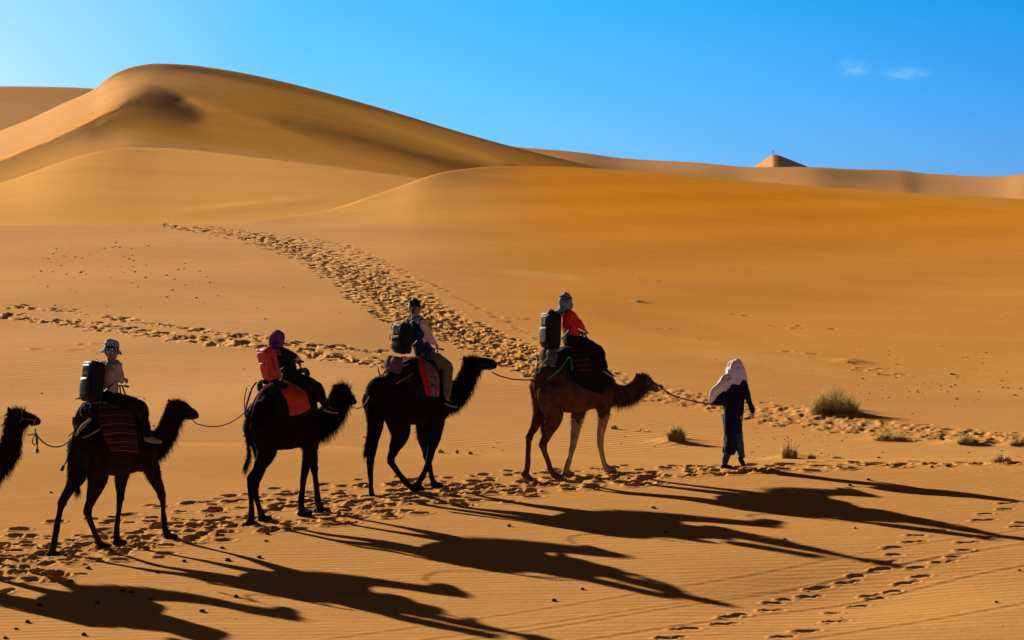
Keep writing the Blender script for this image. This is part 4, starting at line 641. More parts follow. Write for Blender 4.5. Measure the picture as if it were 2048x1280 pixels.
def wrinkle(me, amp, sc_, seed=0, vec=(1, 1, 1)):
    from mathutils import noise
    n = len(me.vertices); co = np.empty(n*3, np.float32); me.vertices.foreach_get('co', co); co = co.reshape(-1, 3)
    no = np.array([v.normal[:] for v in me.vertices], np.float32)
    h = np.array([noise.fractal(Vector((c[0]*sc_*vec[0]+seed, c[1]*sc_*vec[1]-seed, c[2]*sc_*vec[2]+seed*2)), 1.0, 2.0, 3) for c in co.tolist()])
    co += no*(h*amp)[:, None]; me.vertices.foreach_set('co', co.ravel()); me.update()

def empty(name, loc, rz=0):
    o = bpy.data.objects.new(name, None); COL.objects.link(o); o.location = loc; o.rotation_euler = (0, 0, rz)
    o.empty_display_size = .2; return o

class Frame:
    """a thing's own axes: s forward, w to its left, z up; points can be read off the photograph in a chosen side plane"""
    def __init__(f, ox, oy, sc_, ref, head, zoff=0.0):
        f.ox, f.oy, f.sc, f.a = ox, oy, sc_, R(head)
        px, py = ref; d = float(plane_d(px, py)); x = (px-1024)/F*d
        f.o = Vector((x, d, (Y0-py)/F*d+H)); f.e = Vector((math.cos(f.a), math.sin(f.a), 0)); f.n = Vector((-math.sin(f.a), math.cos(f.a), 0))
    def zoom(f, ox, oy, sc_):
        g = object.__new__(Frame); g.__dict__.update(f.__dict__); g.ox, g.oy, g.sc = ox, oy, sc_; return g
    def P(f, zx, zy, w=0.0):
        px = f.ox+zx/f.sc; py = f.oy+zy/f.sc; u, v = (px-1024)/F, (Y0-py)/F
        d = (f.n.x*f.o.x+f.n.y*f.o.y+w)/(f.n.x*u+f.n.y)
        return f.loc(Vector((u*d, d, v*d+H)))
    def loc(f, W):
        r = W-f.o; return Vector((r.dot(f.e), r.dot(f.n), r.z))
    def O(f, zx, zy, w):
        p = f.P(zx, zy, 0); p.y += w; return p
    def world(f, p): return f.o+f.e*p[0]+f.n*p[1]+Vector((0, 0, p[2]))
    def ground(f, p):
        W = f.world(p); return ground_z(W.x, W.y)-f.o.z

# ------------------------------------------------------------------ camels
def fur_material(name, col, col2):
    m = mat(name, col, 1.0, col2, 9, .04, .5, .0, 6, dist=.02); return m
FUR = {'brown_dark': fur_material('dark_brown_camel_hair', (.030, .012, .006), (.010, .005, .003)),
       'black': fur_material('black_camel_hair', (.0085, .005, .0035), (.004, .0025, .002)),
       'tawny': fur_material('tawny_camel_hair', (.115, .046, .019), (.05, .020, .009))}
CREAM = fur_material('cream_camel_leg_hair', (.42, .29, .17), (.22, .12, .06))
PAD = mat('camel_foot_pad', (.10, .06, .04), .8, (.05, .03, .02), 30)

def hair(name, body, weight, n, length, width, m, parent, seed, droop=.6, lift=.6, back=0.0):
    """hair as many thin blades rooted on the body"""
    me = body.data; r = np.random.default_rng(seed)
    nv = len(me.vertices); co = np.empty(nv*3, np.float32); me.vertices.foreach_get('co', co); co = co.reshape(-1, 3)
    no = np.empty(nv*3, np.float32); me.vertices.foreach_get('normal', no) if hasattr(me.vertices[0], 'normal') else None; no = no.reshape(-1, 3)
    w = weight(co, no); w = np.maximum(w, 0); pr = w/w.sum()
    k = r.choice(nv, n, p=pr); p = co[k]; nn = no[k]; L = length*(.35+1.1*r.random(n)**1.8)*(.75+.5*np.sin(p[:, 0]*37+p[:, 2]*53+p[:, 1]*41)**2)*np.clip(w[k]/w.max()*1.3, .35, 1)
    d = nn*lift+np.array([-back, 0, -droop])*1.0+r.normal(0, .28, (n, 3)); d /= np.linalg.norm(d, axis=1)[:, None]
    t = np.cross(d, r.normal(0, 1, (n, 3))); t /= np.linalg.norm(t, axis=1)[:, None]+1e-9
    p = p+r.normal(0, .004, (n, 3)); V = np.empty((n, 5, 3)); wd = width*r.uniform(.7, 1.3, n)[:, None]
    mid = p+d*(L*.55)[:, None]; tip = p+d*L[:, None]+np.array([0, 0, -1])*(L*.22*droop)[:, None]
    V[:, 0] = p-t*wd-nn*.01; V[:, 1] = p+t*wd-nn*.01; V[:, 2] = mid+t*wd*.7; V[:, 3] = mid-t*wd*.7; V[:, 4] = tip
    b = np.arange(n)[:, None]*5
    Fq = (b+np.array([[0, 1, 2, 3]])).tolist(); Ft = (b+np.array([[3, 2, 4]])).tolist()
    return mesh_obj(name, V.reshape(-1, 3), Fq+Ft, m, parent)

def near_chain(co, pts, rad):
    D = np.full(len(co), 9.0)
    P = np.array([tuple(p) for p in pts])
    for a, b in zip(P[:-1], P[1:]):
        e = b-a; t = np.clip(((co-a)@e)/(e@e+1e-9), 0, 1); D = np.minimum(D, np.linalg.norm(co-a-t[:, None]*e, axis=1))
    return np.clip(1.4-D/rad, 0, 1)

def make_camel(f, spec, label, fur, tailspec, seed, cream=False, body_from=None):
    root = empty('camel', f.o, f.a); tag(root, label, 'camel', 'camels roped in a walking line')
    B = Bag(); P = f.P
    S = body_from if body_from else {}
    tors = S.get('torso') or [(P(x, y), (hw, hh)) for x, y, hh, hw in spec['torso']]
    hump = S.get('hump') or [(P(x, y), r) for x, y, r in spec['hump']]
    neck = [(P(x, y), r) for x, y, r in spec['neck']]
    head = [(P(x, y), r) for x, y, r in spec['head']]
    B.loft([t[0] for t in tors], [t[1] for t in tors], sub=5, seg=20)
    B.loft([h[0] for h in hump], [h[1] for h in hump], sub=4, seg=16)
    nb = [tors[-1][0]+Vector((-.12, 0, -.02))] if body_from else []
    B.loft(nb+[q[0] for q in neck], ([(.16, .26)] if nb else [])+[q[1] for q in neck], sub=5, seg=16)
    B.loft([q[0] for q in head], [q[1] for q in head], sub=5, seg=16)
    hd = head[-1][0]-head[0][0]; hd.normalize(); up = hd.cross(Vector((0, 1, 0))); up = up if up.z > 0 else -up
    hb = head[0][0]
    for sgn in (-1, 1):     # ears, brow, eye bulge, nostril and lip
        e0 = hb+up*.085+Vector((-.02, sgn*.085, 0)); B.loft([e0, e0+Vector((-.03, sgn*.035, .035)), e0+Vector((-.035, sgn*.042, .072))], [(.03, .022), (.036, .018), (.010, .008)], side=hd, sub=3, seg=8)
        B.blob(head[1][0]+up*.045+Vector((0, sgn*.085, 0)), (.04, .028, .032)); B.blob(head[-1][0]+Vector((-.02, sgn*.035, .02)), (.03, .022, .025))
    legs = S.get('legs')
    if not legs:
        legs = []
        for lg in spec['legs']:
            w0, w1 = lg['w']; pts = lg['p']; n = len(pts); out = []
            for i, (x, y, r) in enumerate(pts):
                out.append([P(x, y, w0+(w1-w0)*min(1, i/(n-2))), r])
            legs.append({'q': out, 'lift': lg.get('lift', 0), 'fore': lg.get('fore', 0)})
    foot_pts = []
    for lg in legs:
        q = [[p.copy(), r] for p, r in lg['q']]
        ft = q[-1][0]; g = f.ground(ft)+.045+lg['lift']
        dz = g-ft.z
        q[-1][0].z += dz; q[-2][0].z += dz*.8
        if len(q) > 3: q[-3][0].z += dz*.3
        B.loft([a for a, r in q], [(r*.9, r) if i > 1 else (r*.85, r*1.15) for i, (a, r) in enumerate(q)], sub=5, seg=14)
        ft = q[-1][0]
        tilt = .0 if not lg['lift'] else -.6
        ax = Vector((math.cos(tilt), 0, math.sin(tilt))); az = Vector((-math.sin(tilt), 0, math.cos(tilt)))
        B.blob(ft+ax*.035-az*.012, (.115, .095, .048), X=ax, Zx=az, e=.8)
        B.blob(ft+ax*.10+Vector((0, .032, -.01)), (.052, .042, .036), X=ax, Zx=az); B.blob(ft+ax*.10+Vector((0, -.032, -.01)), (.052, .042, .036), X=ax, Zx=az)
        foot_pts.append(ft)
        k = 3 if lg['fore'] else 3      # knee or hock joint bulge
        j = q[2][0] if lg['fore'] else q[3][0]; B.blob(j, (.072, .062, .085))
    # breast pad
    c = tors[-2][0]; B.blob(c+Vector((.02, 0, -.30)), (.14, .10, .07))
    body = B.build('body', FUR[fur], root, voxel=.016, smooth=4, disp=.012, dscale=5.0, seed=seed)
    if cream:
        body.data.materials.append(CREAM); me = body.data
        co = np.array([p.center[:] for p in me.polygons]); idx = np.zeros(len(co), np.int32)
        for lg in legs:
            if lg['fore']:
                ch = [a for a, r in lg['q']][1:]; P_ = np.array([tuple(p) for p in ch]); D = np.full(len(co), 9.)
                for a, b in zip(P_[:-1], P_[1:]):
                    e = b-a; t = np.clip(((co-a)@e)/(e@e), 0, 1); D = np.minimum(D, np.linalg.norm(co-a-t[:, None]*e, axis=1))
                idx[(D < .16) & (co[:, 2] < ch[0].z-.06+.05*np.sin(co[:, 0]*40))] = 1
        me.polygons.foreach_set('material_index', idx); me.update()
    # coat: shaggy neck, throat, crown, shoulders and hump
    nk = [q[0] for q in neck]+[head[0][0]]; R_ = spec.get('shag', 1.0)
    hair('neck_hair', body, lambda co, no: near_chain(co, nk, .20)*(.45+.75*np.clip(-no[:, 2]+.3, 0, 1)+.5*np.clip(no[:, 2], 0, 1)), int(5600*R_**.5), .098*R_**.7, .0048, FUR[fur], root, seed+1, 1.15, .42, .25)
    hair('crown_hair', body, lambda co, no: near_chain(co, [head[0][0], head[0][0]*.6+head[1][0]*.4+up*.05], .13)*(.25+np.clip(no[:, 2], 0, 1)), int(800*R_**.5), .068*R_**.7, .0035, FUR[fur], root, seed+2, .0, .55, .5)
    tp = [t[0] for t in tors]
    def coat(co, no):
        w_ = near_chain(co, tp, .42)*.5; w_ *= (co[:, 2] > min(t.z for t in tp)-.25)
        return w_+near_chain(co, [h[0] for h in hump], .32)*.3
    hair('coat_hair', body, coat, 5200, .034, .0035, FUR[fur], root, seed+3, .5, .45, .5)
    lp = [q for lg in legs for q in (lg['q'][0][0], lg['q'][1][0])]
    def thigh(co, no):
        w_ = np.zeros(len(co))
        for lg in legs: w_ = np.maximum(w_, near_chain(co, [lg['q'][0][0], lg['q'][1][0]], .17))
        return w_
    hair('leg_hair', body, thigh, 2200, .045, .0035, FUR[fur], root, seed+4, .9, .4, .2)
    # tail
    tb = [P(x, y, w) for x, y, w in tailspec] if not body_from else S['tail']
    T = Bag().loft(tb, [.045, .032, .024, .022, .014][:len(tb)], sub=4, seg=8)
    tail = T.build('tail', FUR[fur], root)
    hair('tail_tuft', tail, lambda co, no: np.clip((tb[0].z-co[:, 2])/(tb[0].z-tb[-1].z+.01), .05, 1)**1.5, 700, .12, .004, FUR[fur], tail, seed+5, 1.3, .22, 0)
    for sgn in (-1, 1):
        ey = Bag().blob(head[1][0]+up*.047+Vector((.008, sgn*.104, 0)), (.017, .012, .015)); ey.build('eye', mat('camel_eye', (.01, .006, .004), .15, spec=.6), root)
    return root, {'torso': tors, 'hump': hump, 'legs': legs, 'tail': tb, 'neck': neck, 'head': head, 'body': body}

def leg(w, p, fore=0, lift=0): return {'w': w, 'p': p, 'fore': fore, 'lift': lift}

fA = Frame(0, 640, 2.611, (220, 1092), 39)
specA = {'shag': 1.35, 'torso': [(455, 640, .25, .20), (500, 655, .33, .26), (580, 680, .37, .29), (670, 685, .34, .28), (735, 665, .31, .22), (785, 650, .22, .15)],
         'hump': [(525, 580, .20), (590, 530, .23), (655, 580, .22)],
         'neck': [(755, 660, (.16, .24)), (815, 640, (.12, .18)), (858, 595, (.10, .145)), (885, 535, (.095, .13)), (905, 480, (.10, .13))],
         'head': [(912, 468, (.10, .125)), (950, 470, (.088, .118)), (985, 485, (.068, .098)), (1018, 498, (.058, .078)), (1026, 502, (.045, .05))],
         'legs': [leg((.17, .06), [(425, 660, .20), (405, 800, .135), (365, 880, .085), (325, 955, .062), (300, 1060, .046), (282, 1160, .052), (268, 1215, .06)]),
                  leg((-.16, -.08), [(490, 690, .21), (510, 820, .15), (480, 930, .085), (458, 1000, .062), (485, 1090, .046), (512, 1160, .052), (535, 1192, .06)]),
                  leg((.16, .08), [(665, 700, .16), (635, 810, .10), (628, 930, .062), (617, 1020, .044), (608, 1110, .05), (612, 1160, .06)], 1),
                  leg((-.16, -.08), [(765, 690, .17), (800, 800, .105), (845, 915, .062), (853, 1000, .044), (862, 1085, .05), (880, 1128, .06)], 1)]}
tailA = [(395, 590, .05), (375, 680, .08), (362, 780, .06), (390, 840, 0), (405, 870, -.05)]
camA, dA = make_camel(fA, specA, 'dark brown camel carrying the rider in the checked sun hat', 'brown_dark', tailA, 100)

fB = Frame(380, 630, 2.908, (568, 1036), 40)
specB = {'torso': [(400, 590, .26, .20), (450, 610, .34, .26), (530, 640, .38, .29), (615, 640, .36, .28), (680, 625, .33, .22), (720, 620, .24, .15)],
         'hump': [(475, 540, .22), (530, 480, .22), (600, 530, .24)],
         'neck': [(700, 640, (.16, .24)), (765, 610, (.12, .19)), (810, 575, (.11, .165)), (845, 530, (.11, .165)), (870, 480, (.11, .15))],
         'head': [(875, 462, (.12, .15)), (903, 472, (.095, .12)), (928, 487, (.07, .088)), (950, 503, (.055, .066)), (956, 508, (.045, .05))],
         'legs': [leg((-.15, -.07), [(430, 640, .21), (445, 790, .155), (395, 900, .09), (355, 955, .064), (355, 1060, .046), (358, 1160, .052), (345, 1215, .062)]),
                  leg((.16, .05), [(380, 640, .19), (420, 810, .12), (400, 920, .08), (378, 990, .060), (390, 1080, .045), (410, 1150, .05), (424, 1185, .058)]),
                  leg((-.15, -.07), [(700, 660, .17), (700, 780, .115), (668, 905, .068), (655, 1000, .046), (645, 1100, .052), (655, 1160, .06)], 1),
                  leg((.15, .08), [(660, 680, .15), (705, 800, .095), (722, 895, .062), (735, 990, .045), (745, 1070, .055), (765, 1125, .06)], 1)],
         'shag': 2.0}
tailB = [(345, 590, .03), (328, 680, .04), (340, 760, .02), (345, 810, -.02), (325, 860, -.04)]
camB, dB = make_camel(fB, specB, 'shaggy black camel with bushy neck carrying the red backpack rider', 'black', tailB, 200)

fC = Frame(680, 580, 2.908, (820, 984), 36)
specC = {'torso': [(225, 590, .25, .20), (280, 615, .34, .26), (370, 645, .38, .30), (460, 655, .36, .28), (540, 640, .35, .23), (595, 630, .26, .16)],
         'hump': [(300, 560, .21), (385, 500, .23), (460, 540, .24)],
         'neck': [(580, 650, (.16, .25)), (650, 620, (.12, .20)), (700, 570, (.11, .165)), (735, 510, (.10, .145)), (755, 460, (.10, .135))],
         'head': [(762, 440, (.105, .13)), (805, 430, (.085, .105)), (850, 430, (.072, .095)), (888, 434, (.065, .09)), (896, 442, (.052, .065))],
         'legs': [leg((.16, .08), [(205, 640, .20), (205, 780, .13), (188, 910, .085), (176, 1000, .062), (178, 1090, .045), (182, 1170, .05), (188, 1205, .058)]),
                  leg((-.16, -.08), [(320, 690, .22), (350, 830, .155), (315, 930, .09), (295, 995, .064), (345, 1080, .047), (395, 1160, .052), (432, 1188, .058)]),
                  leg((-.15, -.10), [(565, 670, .18), (560, 800, .115), (525, 960, .072), (500, 1045, .05), (470, 1110, .055), (450, 1148, .06)], 1, .05),
                  leg((.16, .08), [(500, 690, .16), (480, 830, .10), (505, 960, .062), (525, 1060, .045), (535, 1120, .05), (552, 1158, .06)], 1)],
         'shag': 1.45}
tailC = [(175, 600, .04), (165, 700, .06), (170, 800, .04), (160, 870, .0), (150, 925, -.02)]
camC, dC = make_camel(fC, specC, 'black camel with raised head carrying the rider in the dark cap', 'black', tailC, 300)

fL = Frame(1000, 570, 3.048, (1133, 953), 33)
specL = {'torso': [(275, 580, .26, .20), (325, 605, .34, .26), (420, 640, .38, .30), (510, 640, .36, .29), (590, 620, .32, .24), (640, 620, .24, .16)],
         'hump': [(350, 560, .22), (440, 500, .23), (530, 540, .24)],
         'neck': [(620, 630, (.17, .24)), (690, 655, (.12, .17)), (755, 665, (.11, .155)), (810, 645, (.105, .15)), (850, 605, (.105, .135))],
         'head': [(862, 588, (.105, .13)), (895, 595, (.085, .105)), (925, 612, (.068, .085)), (948, 632, (.055, .066)), (953, 640, (.045, .048))],
         'legs': [leg((.17, .06), [(255, 620, .20), (245, 770, .12), (210, 870, .08), (178, 930, .060), (172, 1030, .044), (168, 1100, .05), (155, 1155, .055)], 0, .05),
                  leg((-.16, -.08), [(310, 660, .22), (325, 800, .155), (290, 910, .088), (262, 975, .063), (288, 1070, .045), (312, 1150, .05), (340, 1182, .058)]),
                  leg((.15, .08), [(490, 680, .17), (470, 810, .105), (448, 950, .068), (430, 1040, .046), (408, 1120, .052), (402, 1162, .062)], 1),
                  leg((-.16, -.08), [(630, 660, .18), (630, 780, .105), (610, 945, .068), (620, 1030, .046), (635, 1110, .052), (660, 1148, .062)], 1)],
         'shag': 1.0}
tailL = [(222, 600, .04), (228, 690, .05), (252, 780, 0), (262, 850, -.05), (268, 890, -.08)]
camL, dL = make_camel(fL, specL, 'tawny brown lead camel with pale cream front legs', 'tawny', tailL, 400, cream=True)

fE = Frame(0, 780, 7.11, (-156, 1139), 39)
specE = {'torso': [], 'hump': [], 'legs': [], 'neck': [(-480, 1280, (.14, .21)), (-150, 1120, (.13, .19)), (60, 930, (.11, .165)), (150, 780, (.10, .15)), (185, 600, (.095, .135)), (200, 470, (.10, .13))],
         'head': [(215, 400, (.10, .125)), (330, 400, (.085, .105)), (430, 410, (.07, .088)), (520, 445, (.058, .07)), (540, 455, (.048, .052))], 'shag': 1.5}
camE, dE = make_camel(fE, specE, 'dark camel at the left edge with only its bridled head and neck in view', 'brown_dark', tailA, 500, body_from=dA)

# ------------------------------------------------------------------ people
SKIN = mat('skin', (.36, .19, .12), .55, (.30, .15, .09), 14, .35)
def cloth(name, col, col2=None, scale=25, rough=.85, **k): return mat(name, col, rough, col2 or tuple(c*.65 for c in col), scale, .06, .35, .05, **k)
DARKCLOTH = cloth('black_cloth', (.006, .005, .006)); BLACKGEAR = mat('black_nylon', (.006, .006, .007), .6, (.004, .004, .005), 40, .15, .3)

def hand(B, wrist, d, up, side, curl=.9, size=1.0):
    """palm, four jointed fingers curling round, thumb from the side of the palm"""
    d = d.normalized(); side = side.normalized(); up = up.normalized(); k = size
    B.loft([wrist, wrist+d*.045*k, wrist+d*.085*k], [(.027, .019), (.038, .017), (.040, .015)], side=side, sub=3, seg=12)
    for i, (o, L) in enumerate(((-.029, .072), (-.0097, .082), (.0097, .077), (.028, .062))):
        p = wrist+d*.088*k+side*o*k; pts = [p]; a = 0
        for j, f_ in enumerate((.42, .32, .26)):
            a += curl*(.55+.25*j); dd = d*math.cos(a)-up*math.sin(a); p = p+dd*L*f_*k; pts.append(p)
        B.loft(pts, [.0095*k, .0088*k, .0080*k, .0068*k], side=side, sub=3, seg=8)
    t = wrist+d*.03*k-side*.033*k; B.loft([t, t-side*.022*k+d*.022*k-up*.008, t-side*.020*k+d*.050*k-up*.022], [.013*k, .011*k, .0085*k], side=up, sub=3, seg=8)

def head_shape(B, c, fwd, up, side, s=1.0, neck_to=None):
    """skull, face, jaw, nose, brow, lips and ears"""
    at = lambda a, b, e: c+fwd*a*s+side*b*s+up*e*s
    B.loft([at(-.035, 0, -.02), at(-.02, 0, .05), at(-.01, 0, .105)], [(.070*s, .088*s), (.077*s, .098*s), (.052*s, .068*s)], side=side, sub=4, seg=16)
    B.loft([at(.025, 0, .05), at(.040, 0, -.03), at(.050, 0, -.085), at(.052, 0, -.108)], [(.062*s, .058*s), (.060*s, .055*s), (.043*s, .040*s), (.026*s, .024*s)], side=side, sub=4, seg=14)
    B.loft([at(.088, 0, .02), at(.108, 0, -.018), at(.104, 0, -.03)], [.009*s, .015*s, .014*s], side=side, sub=3, seg=8)
    B.loft([at(.084, -.03, .028), at(.092, 0, .026), at(.084, .03, .028)], [.010*s, .011*s, .010*s], side=up, sub=3, seg=8)
    B.loft([at(.080, -.02, -.060), at(.091, 0, -.058), at(.080, .02, -.060)], [.008*s, .010*s, .008*s], side=up, sub=3, seg=8)
    for g in (-1, 1):
        B.blob(at(-.005, g*.082, -.008), (.020*s, .010*s, .032*s), X=fwd, Y=side, Zx=up)
        B.blob(at(.080, g*.032, .004), (.010*s, .014*s, .009*s), X=fwd, Y=side, Zx=up)
    if neck_to is not None: B.loft([neck_to, neck_to*.4+at(-.02, 0, -.07)*.6, at(-.015, 0, -.02)], [(.062, .058), (.054, .054), (.056, .060)], side=side, sub=3, seg=12)

def rider(f, sp, label):
    """seated figure; sp gives joints read off the photograph in the rider's own side planes"""
    O = f.O; side = Vector((0, 1, 0)); k = sp.get('k', 1.0)
    hip, waist, chest, nck, hc = (O(*sp[a], sp.get('c', 0)) for a in ('hip', 'waist', 'chest', 'neck', 'head'))
    root = empty('person', f.world(hip), f.a); tag(root, label, 'person', 'riders on the camels')
    base = hip.copy(); T = lambda p: p-base
    hip, waist, chest, nck, hc = map(T, (hip, waist, chest, nck, hc))
    yaw = sp.get('yaw', 0); fwd = Vector((math.cos(yaw), math.sin(yaw), sp.get('nod', -.08))).normalized(); hs = Vector((-fwd.y, fwd.x, 0)).normalized(); hu = fwd.cross(hs)
    sh_w = .185*k
    S = [nck+Vector((-.01, g*sh_w, -.055)) for g in (-1, 1)]
    elb = [T(O(*sp['elbow'], g*.21*k) if g < 0 else O(*sp.get('elbow_far', sp['elbow']), g*.21*k)) for g in (-1, 1)]
    hnd = [T(O(*sp['hand'], g*.06)) if g < 0 else T(O(*sp.get('hand_far', sp['hand']), g*.06)) for g in (-1, 1)]
    hipj = [hip+Vector((0.02, g*.10, 0)) for g in (-1, 1)]
    kne = [T(O(*sp['knee'], g*sp.get('kw', .34))) for g in (-1, 1)]; ank = [T(O(*sp['ankle'], g*sp.get('aw', .36))) for g in (-1, 1)]; toe = [T(O(*sp['toe'], g*(sp.get('aw', .36)+.02))) for g in (-1, 1)]
    B = Bag()
    B.loft([hip, waist, chest, nck+Vector((0, 0, -.05))], [(.15*k, .105), (.125*k, .095), (.155*k, .105), (.10*k, .07)], side=side, sub=4, seg=16)
    head_shape(B, hc, fwd, hu, hs, .97*k if k < 1 else 1.0, neck_to=nck+Vector((0, 0, -.04)))
    for i, g in enumerate((-1, 1)):
        B.loft([nck+Vector((0, g*.04, -.03)), S[i], S[i]*.5+elb[i]*.5, elb[i]], [.05, .052*k, .044*k, .038*k], side=side, sub=4, seg=12)
        wr = elb[i]+(hnd[i]-elb[i])*.78
        B.loft([elb[i], elb[i]*.6+wr*.4, wr], [.038*k, .036*k, .024*k], side=side, sub=4, seg=12)
        hd_ = (hnd[i]-elb[i]).normalized(); hand(B, wr, hd_, Vector((0, 0, 1)), Vector((0, 1, 0)) if g < 0 else Vector((0, -1, 0)), 1.0, .95*k)
        B.loft([hipj[i], hipj[i]*.5+kne[i]*.5+Vector((0, 0, .01)), kne[i]], [.085*k, .075*k, .055*k], side=(0, 0, 1), sub=4, seg=12)
        B.loft([kne[i], kne[i]*.6+ank[i]*.4+Vector((-.01, 0, 0)), ank[i]], [.055*k, .052*k, .033*k], side=side, sub=4, seg=12)
        B.loft([ank[i], toe[i]], [(.034, .034), (.034, .022)], side=side, sub=3, seg=10)
    body = B.build('body', SKIN, root, voxel=.0075, smooth=2)
    # clothes
    Sh = Bag(); s = sp.get('shirt_pad', .016)
    Sh.loft([hip+Vector((0, 0, -.02)), waist, chest, nck+Vector((0, 0, -.03))], [(.165*k, .125), (.145*k+s, .115), (.165*k+s, .118+s*.5), (.085*k, .07)], side=side, sub=4, seg=18)
    slv = sp.get('sleeve', 1.0)
    for i, g in enumerate((-1, 1)):
        pts = [nck+Vector((0, g*.05, -.035)), S[i], S[i]*.5+elb[i]*.5]; rr = [.055, .062*k+s*.5, .052*k+s*.6]
        if slv >= .5: pts.append(elb[i]); rr.append(.046*k+s*.6)
        if slv >= 1: pts.append(elb[i]+(hnd[i]-elb[i])*.4); rr.append(.044*k+s*.4); pts.append(elb[i]+(hnd[i]-elb[i])*.74); rr.append(.033*k+s*.4)
        Sh.loft(pts, rr, side=side, sub=4, seg=12)
    Sh.build('shirt', sp['shirt'], root, voxel=.010, smooth=3, disp=.012, dscale=9, seed=len(label))
    if sp.get('vest'):
        Vt = Bag().loft([hip+Vector((0.01, 0, -.03)), waist, chest, nck+Vector((0, 0, -.02))], [(.185*k, .145), (.17*k, .14), (.185*k, .145), (.09*k, .075)], side=side, sub=4, seg=18)
        for i in (0, 1): Vt.blob(S[i]+Vector((0, 0, -.01)), (.075, .06, .07))
        if sp.get('tails'): Vt.loft([T(O(*a, -.20)) for a in sp['tails']], [(.05, .05), (.06, .035), (.045, .02)], side=side, sub=4, seg=12)
        Vt.build('vest', sp['vest'], root, voxel=.011, smooth=3, disp=.01, dscale=8, seed=3)
    Tr = Bag(); tw = sp.get('trouser_w', 1.0)
    Tr.loft([hip+Vector((-.02, 0, .03)), hip+Vector((0, 0, -.05))], [(.175*k, .14), (.19*k, .13)], side=side, sub=3, seg=16)
    for i, g in enumerate((-1, 1)):
        low = kne[i]+(ank[i]-kne[i])*sp.get('trouser_len', .92)
        Tr.loft([hipj[i], hipj[i]*.5+kne[i]*.5+Vector((0, 0, .01)), kne[i], kne[i]*.5+low*.5, low], [.105*k, .092*k*tw, .075*k*tw, .070*k*tw, .060*k*tw], side=side, sub=4, seg=14)
    Tr.build('trousers', sp['trousers'], root, voxel=.010, smooth=3, disp=.012, dscale=8, seed=9)
    for i, g in enumerate((-1, 1)):
        a, t = ank[i], toe[i]; dd = (t-a); dd.normalize(); sh = Bag()
        heel = a-dd*.03+Vector((0, 0, -.02))
        sh.loft([heel, a*.5+t*.5+Vector((0, 0, -.015)), t+dd*.03], [(.038, .042), (.044, .038), (.036, .024)], side=side, sub=4, seg=12)
        so_ = sh.build('shoe', sp.get('shoe', DARKCLOTH), root, voxel=.009, smooth=2)
        sl = Bag().loft([heel+Vector((0, 0, -.036)), a*.5+t*.5+Vector((0, 0, -.05)), t+dd*.035+Vector((0, 0, -.02))], [(.040, .010), (.046, .010), (.036, .010)], side=side, sub=4, seg=12)
        sl.build('sole', sp.get('sole', mat('shoe_sole', (.35, .33, .3), .8)), so_)
    return root, dict(base=base, hip=hip, waist=waist, chest=chest, neck=nck, head=hc, S=S, fwd=fwd, hu=hu, hs=hs, hand=hnd, knee=kne, T=T, elbow=elb)

def ring_surface(name, rings, m, parent, seg=32, thick=.006, closed_top=False):
    """thin cloth shell through horizontal rings: (centre, X radius vec, Y radius vec)"""
    V = []; Fc = []
    for c, X, Y in rings:
        for k in range(seg): a = 2*math.pi*k/seg; V.append(c+X*math.cos(a)+Y*math.sin(a))
    for i in range(len(rings)-1):
        for k in range(seg): Fc.append((i*seg+k, i*seg+(k+1) % seg, (i+1)*seg+(k+1) % seg, (i+1)*seg+k))
    if closed_top: Fc.append(tuple((len(rings)-1)*seg+k for k in range(seg)))
    b = Bag(); b.add(V, Fc); return b.build(name, m, parent, solid=thick)

def superbox(B, c, r, X, Y, Z, e=.35): B.blob(c, r, X, Y, Z, e=e, nu=36, nv=20)

